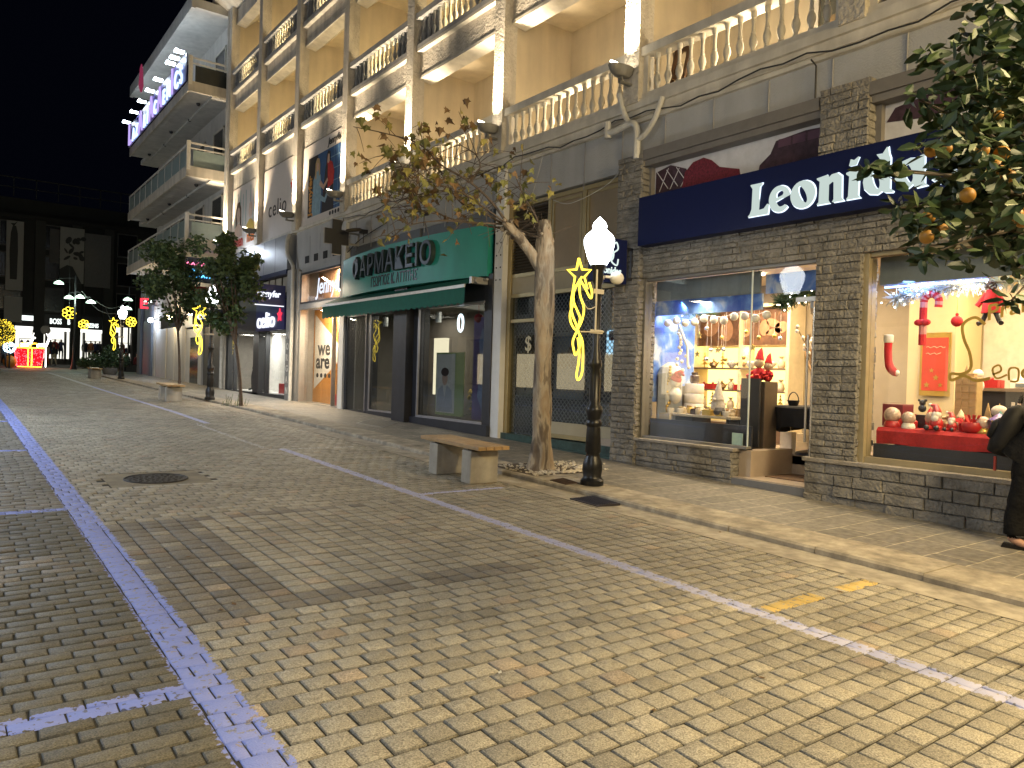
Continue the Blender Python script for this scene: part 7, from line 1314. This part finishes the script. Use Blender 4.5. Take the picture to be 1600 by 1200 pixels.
for x in (3.9, 7.0, 12.6, -1, -5):
    for z in (6.0, 8.7, 11.3): w_ = fp('window', M_fpale, lambda b: (b.box(x-.8, x+.8, YF+.1, YF+.2, z-.12, z), b.box(x-.8, x+.8, YF+.1, YF+.2, z+1.9, z+2.0), b.box(x-.8, x-.74, YF+.1, YF+.2, z, z+1.9), b.box(x+.74, x+.8, YF+.1, YF+.2, z, z+1.9))); part('pane', mat('night_window', (.012, .013, .014), .2), w_, lambda b: b.box(x-.75, x+.75, YF+.14, YF+.19, z, z+1.9))
for x in (7.0, 7.9): fp('blind', M_fpale, lambda b: b.box(x-.35, x+.35, YF+.08, YF+.13, 10.1 if x < 7.5 else 12, 13.0))
def poster2(lab, x0, x1, z0, z1, fn):
    t = thing('facade_poster', lab, 'poster', ((x0+x1)/2, YF-.4, z0), 'large unlit posters on the department store'); part('sheet', mat('poster_dim', (.34, .33, .29), .8, var=.06), t, lambda b: b.box(x0, x1, YF-.42, YF-.36, z0, z1)); fn(t); return t
M_pdk = mat('poster_charcoal', (.05, .05, .045), .8)
def f1(t): part('figure', M_pdk, t, lambda b: (b.prism([(.5, 1.2), (1.1, 1.2), (1.15, 3.5), (1.1, 5.0), (.95, 5.6), (.65, 5.6), (.5, 5.0), (.42, 3.5)], lambda u, v, d: (3.45+u*.8, YF-.425-d, 7.2+v), 0, .01), b.prism([(.45, 6.0), (.75, 5.75), (1.1, 6.2), (.8, 6.0)], lambda u, v, d: (3.45+u*.8, YF-.425-d, 7.0+v), 0, .01)))
poster2('tall pale poster with a dark standing figure at the far left', 3.55, 4.75, 7.5, 13.2, f1); poster2('pale square poster below the tall figure poster', 3.5, 4.75, 4.9, 7.0, lambda t: None)
def f2(t):
    rr = random.Random(5)
    for i in range(16): part('dark_shape', M_pdk, t, lambda b: b.prism(ell(7.5+rr.uniform(.2, 1.6), 10.6+rr.uniform(0, 2.0), rr.uniform(.12, .35), rr.uniform(.08, .22), tilt=rr.uniform(0, 180), n=9), lambda u, v, d: (u, YF-.425-d, v), 0, .01+.0005*i))
    part('dark_base', M_pdk, t, lambda b: b.prism([(7.35, 8.5), (9.0, 8.5), (8.3, 9.9), (7.9, 10.0), (7.35, 9.6)], lambda u, v, d: (u, YF-.425-d, v), 0, .008))
poster2('wide dim poster with a tangle of dark shapes over the shop signs', 7.35, 9.15, 8.5, 13.2, f2); t = poster2('plain grey hoarding to the right of the tangled poster', 9.2, 11.2, 8.3, 12.9, lambda t: None); t.children[0].data.materials.clear(); t.children[0].data.materials.append(mat('hoarding_grey', (.17, .165, .15), .8, var=.12))
M_shopw = emis('far_shop_white', (1, .97, .85), .55); M_shopd = mat('far_shop_floor', (.3, .29, .26), .5)
fp('shop_interior', M_shopw, lambda b: (b.box(4.3, 11.2, YF+1.05, YF+1.15, 2.0, 4.4), b.box(12.0, 13.2, YF+1.05, YF+1.15, 2.2, 5.0)))
fp('shop_partition', M_fpale, lambda b: [b.box(x-.06, x+.06, YF+.2, YF+1.0, 1.5, 4.5) for x in (4.3, 6.6, 8.0, 9.4, 10.9, 12.0, 13.2)]+[b.box(4.3, 13.2, YF+.2, YF+1.0, 1.45, 1.9)])
fp('shop_awning_strip', emis('far_strip', (1, 1, .95), .8), lambda b: b.box(4.3, 11.2, YF-.02, YF+.1, 4.35, 4.6)); fp('shop_fascia', mat('far_fascia', (.015, .015, .016), .5), lambda b: b.box(4.3, 11.3, YF-.05, YF+.2, 4.62, 5.75))
M_fs = emis('far_sign', (.9, 1, .95), .8)
for x in (6.75, 8.05): text('lettering', 'BOSS', .62, lambda u, v, d: (x+u, YF-.07-d, 4.95+v), M_fs, FB_, .01, .62, .012)
text('lettering', 'TEZENIS', .5, lambda u, v, d: (9.4+u, YF-.07-d, 4.8+v), M_fs, FB_, .01, .55, .01); fp('lit_sign', M_fs, lambda b: b.box(4.75, 6.15, YF-.08, YF-.05, 5.1, 5.5))
cl_ = [mat('m_black', (.02, .02, .025), .8), mat('m_navy', (.03, .04, .09), .8), mat('m_red', (.3, .03, .02), .8), mat('m_orange', (.45, .16, .05), .8), mat('m_cream', (.45, .4, .3), .8)]
M_manq = mat('mannequin_skin', (.45, .38, .3), .5)
for i, (x, c1, c2, lab) in enumerate(((6.9, 0, 1, 'dark mannequin at the left of the lit store window'), (7.25, 2, 0, 'mannequin in a red top in the left lit store window'), (7.7, 1, 0, 'navy dressed mannequin in the left lit store window'), (9.5, 0, 1, 'black dressed mannequin at the left of the right lit store window'), (9.95, 3, 4, 'mannequin in orange in the right lit store window'), (10.3, 1, 0, 'navy mannequin beside the orange one'), (10.65, 0, 0, 'black mannequin at the right end of the lit store windows'))):
    figure('mannequin', lab, 'mannequin', (x, YF+.6, 1.9), R(-90), cols={'top': cl_[c1], 'legs': cl_[c2], 'skin': M_manq}, group='mannequins in the far lit windows', lev=1, h=1.05)
figure('mannequin', 'mannequin in a pale coat and dark trousers in the near dark shop window', 'mannequin', (9.4, 28.9, .8), R(150), cols={'top': cl_[4], 'legs': cl_[0], 'skin': M_hair}, lev=1, h=1.05)
for x0, lab in ((5.3, 'rack of hanging clothes in the leftmost lit store window'), (7.2, 'rack of hanging clothes behind the mannequins of the left store window'), (10.1, 'rack of hanging clothes behind the mannequins of the right store window'), (12.6, 'tall display of warm coloured goods in the last lit window')):
    t = thing('clothes_rack', lab, 'clothes rack', (x0, YF+.9, 1.9)); rr = random.Random(int(x0*7))
    part('rail', M_dark, t, lambda b: (b.tube([(x0-.6, YF+.9, 3.6), (x0+.6, YF+.9, 3.6)], .025, 5), b.tube([(x0-.6, YF+.9, 1.9), (x0-.6, YF+.9, 3.6)], .025, 5), b.tube([(x0+.6, YF+.9, 1.9), (x0+.6, YF+.9, 3.6)], .025, 5)))
    for q in range(5): x = x0-.45+.22*q; part('garment', cl_[rr.randrange(5)], t, lambda b: b.prism([(-.10, 0), (.10, 0), (.12, .7), (.04, .85), (-.04, .85), (-.12, .7)], lambda u, v, d: (x+u, YF+.85-d, 2.65-.3*(q % 2)+v), 0, .08))
def at_ground(px, py): p = G(px, py); return (p.x, p.y, zg(p.y))
# people in the plaza
for (px_, dep_, yaw_, c1, c2, h_, lab) in ((4, 47, -60, 0, 0, 1.05, 'dark dressed person at the far left edge of the photo'), (74, 58, 200, 4, 3, 1.0, 'person in a beige coat by the lit store windows'), (84, 58, 160, 0, 4, 1.0, 'person in a dark jacket and pale trousers by the lit store windows')):
    p = P(px_, 566, dep_); figure('person', lab, 'person', (p.x, p.y, zg(p.y)), R(yaw_), cols={'top': cl_[c1], 'legs': cl_[c2], 'skin': M_skin}, hair=M_hair, lev=1, h=h_, group='people in the plaza')
sp = P(205, 566, 50); st_ = thing('stone_seat', 'low stone seat with two resting people near the street corner', 'seat', (sp.x, sp.y, zg(sp.y))); part('block', M_fpale, st_, lambda b: b.box(sp.x-1.1, sp.x+1.0, sp.y-.25, sp.y+.3, zg(sp.y)-.02, zg(sp.y)+.45), bevel=.02)
figure('person', 'seated person in black leaning on the low stone seat', 'person', (sp.x-.3, sp.y-.05, zg(sp.y)), R(-120), sit=True, cols={'top': cl_[0], 'legs': cl_[0], 'skin': M_skin}, hair=M_hair, lev=1, group='people in the plaza'); figure('person', 'seated person in a dark red coat on the low stone seat', 'person', (sp.x+.35, sp.y-.05, zg(sp.y)), R(-70), sit=True, cols={'top': mat('m_wine', (.16, .02, .025), .8), 'legs': cl_[0], 'skin': M_skin}, hair=M_hair, lev=1, group='people in the plaza')
# giant lit gift box
gp_ = P(45, 569, 50); gx, gy, gz = gp_.x, gp_.y, zg(gp_.y); gb = thing('gift_box', 'giant red gift box of lights with a yellow ribbon and bow', 'light sculpture', (gx, gy, gz))
M_gr = emis('gift_red', (.55, .006, .012), .9); M_gry = emis('gift_red_bright', (1, .05, .06), 3.2); M_gy = emis('gift_yellow', (1, .55, .03), 3.2)
part('box', M_gr, gb, lambda b: b.add([(gx-.65, gy-.65, gz+.05), (gx+.65, gy-.65, gz+.05), (gx+.65, gy+.65, gz+.05), (gx-.65, gy+.65, gz+.05), (gx-.8, gy-.8, gz+1.3), (gx+.8, gy-.8, gz+1.3), (gx+.8, gy+.8, gz+1.3), (gx-.8, gy+.8, gz+1.3)], [(0, 1, 5, 4), (1, 2, 6, 5), (2, 3, 7, 6), (3, 0, 4, 7), (4, 5, 6, 7)]))
mb = MB(); rr = random.Random(1)
for i in range(380):
    f = rr.random(); s = .66+.15*f+.01; a = rr.uniform(-1, 1)*s; z = gz+.08+1.2*f
    mb.sph((gx+a, gy-s, z) if rr.random() < .55 else (gx+(s if rr.random() < .5 else -s), gy+a, z), .022, 5, 4)
mb.build('fairy_lights', M_gry, gb)
def rib(b):
    for dx in (-.1, .1): b.tube([(gx+dx, gy-.68, gz+.05), (gx+dx, gy-.83, gz+1.3)], .03, 5)
    b.tube([(gx-.66, gy-.68, gz+.06), (gx+.66, gy-.68, gz+.06)], .02, 5); b.tube([(gx-.82, gy-.82, gz+1.3), (gx+.82, gy-.82, gz+1.3), (gx+.82, gy+.82, gz+1.3)], .035, 5); b.tube([(gx+.67, gy-.2, gz+.05), (gx+.82, gy-.2, gz+1.3)], .03, 5)
    for s in (1, -1): b.tube([(gx+s*(.28-.26*math.cos(R(15*k))), gy-.5, gz+1.42+.18*math.sin(R(15*k))) for k in range(24)], .035, 5, closed=True)
part('ribbon', M_gy, gb, rib); lamp('gift_glow', 'POINT', (gx, gy-1.4, gz+.7), 18, (1, .12, .08), gb, size=.4)
rd = P(48, 549, 52); t = thing('reindeer_light', 'white lit reindeer figures standing behind the giant gift box', 'light sculpture', (rd.x, rd.y, zg(rd.y))); mb = MB(); z = zg(rd.y)
for dx in (-.3, .65):
    x = rd.x+dx; mb.tube([(x-.3, rd.y, z+1.5), (x+.3, rd.y, z+1.55)], .12, 7); mb.tube([(x+.28, rd.y, z+1.55), (x+.4, rd.y, z+1.95)], .07, 6); mb.sph((x+.46, rd.y, z+2.0), (.12, .06, .07), 7, 5); [mb.tube([(x+q, rd.y, z+1.5), (x+q, rd.y, z+.0)], .035, 5) for q in (-.26, .24)]; [mb.tube([(x+.4, rd.y, z+2.05), (x+.35+q, rd.y+.05, z+2.35)], .02, 4) for q in (-.1, .12)]
mb.build('figure', emis('reindeer_white', (1, .95, .85), 2.2), t)
# glowing ball tree, blue motif, pumpkin at the left edge
bp_ = P(0, 519, 46); t = thing('ball_tree', 'clipped ball tree covered in yellow fairy lights at the left edge', 'light tree', (bp_.x, bp_.y, zg(bp_.y))); mb = MB(); rr = random.Random(6)
for i in range(700):
    d = Vector((rr.gauss(0, 1), rr.gauss(0, 1), rr.gauss(0, 1))).normalized(); mb.sph(bp_+d*rr.uniform(.68, .84), .016, 5, 4)
mb.build('fairy_lights', M_rope, t); mb = MB(); leafcloud(mb, [(bp_, .75)], 1200, .12, rr, .6, 1); mb.build('crown', M_lf[0], t); part('trunk', M_bark2, t, lambda b: b.tube([(bp_.x, bp_.y, zg(bp_.y)-.02), bp_], .07, 8))
mp = P(15, 543, 47); t = thing('light_motif', 'small pale blue and white lit sphere left of the giant gift', 'light motif', (mp.x, mp.y, zg(mp.y))); mb = MB()
for i in range(160):
    d = Vector((rr.gauss(0, 1), rr.gauss(0, 1), rr.gauss(0, 1))).normalized()*.33; mb.sph(mp+d, .022, 5, 4)
mb.build('fairy_lights', emis('ice_blue', (.55, .8, 1), 3), t); part('stand', M_dark, t, lambda b: b.tube([(mp.x, mp.y, zg(mp.y)-.02), mp-Vector((0, 0, .3))], .05, 6))
pk = P(15, 568, 48); t = thing('pumpkin', 'orange round decoration on the ground left of the giant gift', 'decoration', (pk.x, pk.y, zg(pk.y))); part('shell', mat('pumpkin_orange', (.6, .2, .02), .5), t, lambda b: b.sph((pk.x, pk.y, zg(pk.y)+.38), (.38, .38, .40), 14, 10), smooth=True); part('stem', M_lf[0], t, lambda b: b.tube([(pk.x, pk.y, zg(pk.y)+.75), (pk.x+.05, pk.y, zg(pk.y)+.92)], .05, 6))
# flower shaped light motifs and hanging wires, multi headed lamps
for x, y_, d, r_, lab in ((108, 489, 50, .42, 'larger yellow flower shaped light motif hung over the plaza'), (131, 507, 54, .36, 'smaller yellow flower shaped light motif on the dark column'), (205, 503, 48, .32, 'yellow flower shaped light motif beside the distant street lamp')):
    c = P(x, y_, d); t = thing('light_motif', lab, 'light motif', c, 'yellow flower light motifs over the plaza'); mb = MB()
    for k in range(7):
        a = 2*math.pi*k/7; q = c+Vector((.62*r_*math.cos(a), 0, .62*r_*math.sin(a))); mb.tube([q+Vector((.34*r_*math.cos(R(40*i)), 0, .34*r_*math.sin(R(40*i)))) for i in range(9)], .022, 5, closed=True)
    mb.tube([c+Vector((.34*r_*math.cos(R(40*i)), 0, .34*r_*math.sin(R(40*i)))) for i in range(9)], .022, 5, closed=True); mb.build('petals', M_rope, t); part('wire', M_cable, t, lambda b: b.tube([c+Vector((0, 0, r_)), c+Vector((0, .3, 6-c.z+2.5))], .008, 4))
lpp = P(115, 567, 50); lm = thing('plaza_lamp', 'tall plaza lamp post with several greenish white lit heads', 'street lamp', (lpp.x, lpp.y, zg(lpp.y)), 'plaza lamps'); M_hd = emis('plaza_head', (.62, 1, .72), 2.6)
part('post', M_post, lm, lambda b: (b.lathe([(.22, 0), (.14, .3), (.08, .9), (.06, 6.2)], (lpp.x, lpp.y, zg(lpp.y)), 10)), smooth=True)
for x, y_ in ((92, 443), (108, 466), (125, 465), (142, 473)):
    q = P(x, y_, 50); part('head', M_hd, lm, lambda b: b.lathe([(.02, -.03), (.30, -.02), (.22, .1), (.05, .2)], q, 12)); part('arm', M_post, lm, lambda b: b.tube([q+Vector((0, 0, .18)), q+Vector((0, 0, .35)), (lpp.x, lpp.y, q.z+.4)], .03, 5))
lamp('plaza_light', 'POINT', (lpp.x, lpp.y-.6, zg(lpp.y)+4.6), 170, (.80, 1, .85), lm, size=.3)
l2p = P(200, 560, 52); l2 = thing('plaza_lamp', 'far plaza lamp with two greenish heads behind the globe lamp', 'street lamp', (l2p.x, l2p.y, zg(l2p.y)), 'plaza lamps'); part('post', M_post, l2, lambda b: b.lathe([(.14, 0), (.06, .9), (.05, 5.8)], (l2p.x, l2p.y, zg(l2p.y)), 8))
for x, y_ in ((200, 469), (199, 483), (86, 485), (95, 484)):
    q = P(x, y_, 52)
    if x > 150: part('head', M_hd, l2, lambda b: b.lathe([(.02, -.03), (.30, -.02), (.22, .1), (.05, .2)], q, 12)); part('arm', M_post, l2, lambda b: b.tube([q+Vector((0, 0, .18)), (l2p.x, l2p.y, q.z+.2)], .03, 5))
mb = MB()
for a, b_ in ((P(128, 455, 50), P(182, 490, 45)), (P(150, 470, 50), P(200, 470, 50)), (P(165, 480, 46), P(183, 490, 42))): mb.tube([a.lerp(b_, i/10)-Vector((0, 0, .5*math.sin(math.pi*i/10))) for i in range(11)], .014, 4)
tag(mb.build('festoon_wire', mat('wire_grey', (.2, .22, .2), .6), None), 'thin sagging wires between the plaza lamps', 'wire')
# planter shrub by the lamp, dark hedges
sh = P(172, 574, 42); t = thing('potted_shrub', 'dark round shrub in a low pot near the street corner', 'shrub', (sh.x, sh.y, zg(sh.y))); mb = MB(); rr = random.Random(17); leafcloud(mb, [((sh.x, sh.y, zg(sh.y)+1.0), .55), ((sh.x-.5, sh.y, zg(sh.y)+.8), .45), ((sh.x+.45, sh.y, zg(sh.y)+.85), .5), ((sh.x, sh.y, zg(sh.y)+1.35), .35)], 2200, .15, rr, .5, 1); mb.build('foliage', M_lf[0], t); part('pot', M_fpale, t, lambda b: b.lathe([(.3, 0), (.42, .35), (.4, .4)], (sh.x, sh.y, zg(sh.y)), 14), smooth=True)
sh = P(146, 566, 54); t = thing('hedge_shrub', 'low dark bush in front of the lit store windows', 'shrub', (sh.x, sh.y, zg(sh.y))); mb = MB(); leafcloud(mb, [((sh.x, sh.y, zg(sh.y)+.5), .6), ((sh.x+.7, sh.y, zg(sh.y)+.5), .5), ((sh.x-.6, sh.y, zg(sh.y)+.4), .4)], 1600, .16, rr, .5, 1); mb.build('foliage', M_lf[0], t)
sg_ = P(70, 566, 55); t = thing('sign_post', 'thin pole with a round grey sign seen from behind', 'sign', (sg_.x, sg_.y, zg(sg_.y))); part('pole', M_alu, t, lambda b: b.tube([(sg_.x, sg_.y, zg(sg_.y)-.02), (sg_.x, sg_.y, zg(sg_.y)+2.9)], .035, 6)); part('disc', M_fpale, t, lambda b: b.prism(ell(0, 0, .32, .32), lambda u, v, d: (sg_.x+u, sg_.y-.04-d, zg(sg_.y)+2.65+v), 0, .03))
# ================================================================ the other side of the street (outside the frame; mirrored in the glass)
OB = thing('arcade_building', 'pale arcaded building across the street, reflected in the shop glass', 'building', (-11, 20, 0)); M_ob = mat('arcade_render', (.42, .37, .29), .85, var=.08)
part('wall', M_ob, OB, lambda b: (b.box(-12, -9.5, -6, 48, 4.2, 12), [b.box(-10.2, -9.5, y-.35, y+.35, 0, 4.2) for y in np.arange(-5, 48, 4.4)], b.box(-14, -13.8, -6, 48, 0, 4.2)))
part('lit_window', emis('arcade_lit', (1, .78, .45), 1.1), OB, lambda b: [b.box(-13.8, -13.7, y+.8, y+3.4, .9, 3.2) for y in np.arange(-5, 44, 4.4)])
part('dark_window', mat('arcade_pane', (.03, .03, .035), .2), OB, lambda b: [b.box(-9.52, -9.48, y+1.2, y+3.0, z, z+1.8) for y in np.arange(-5, 44, 4.4) for z in (5.4, 8.8)])
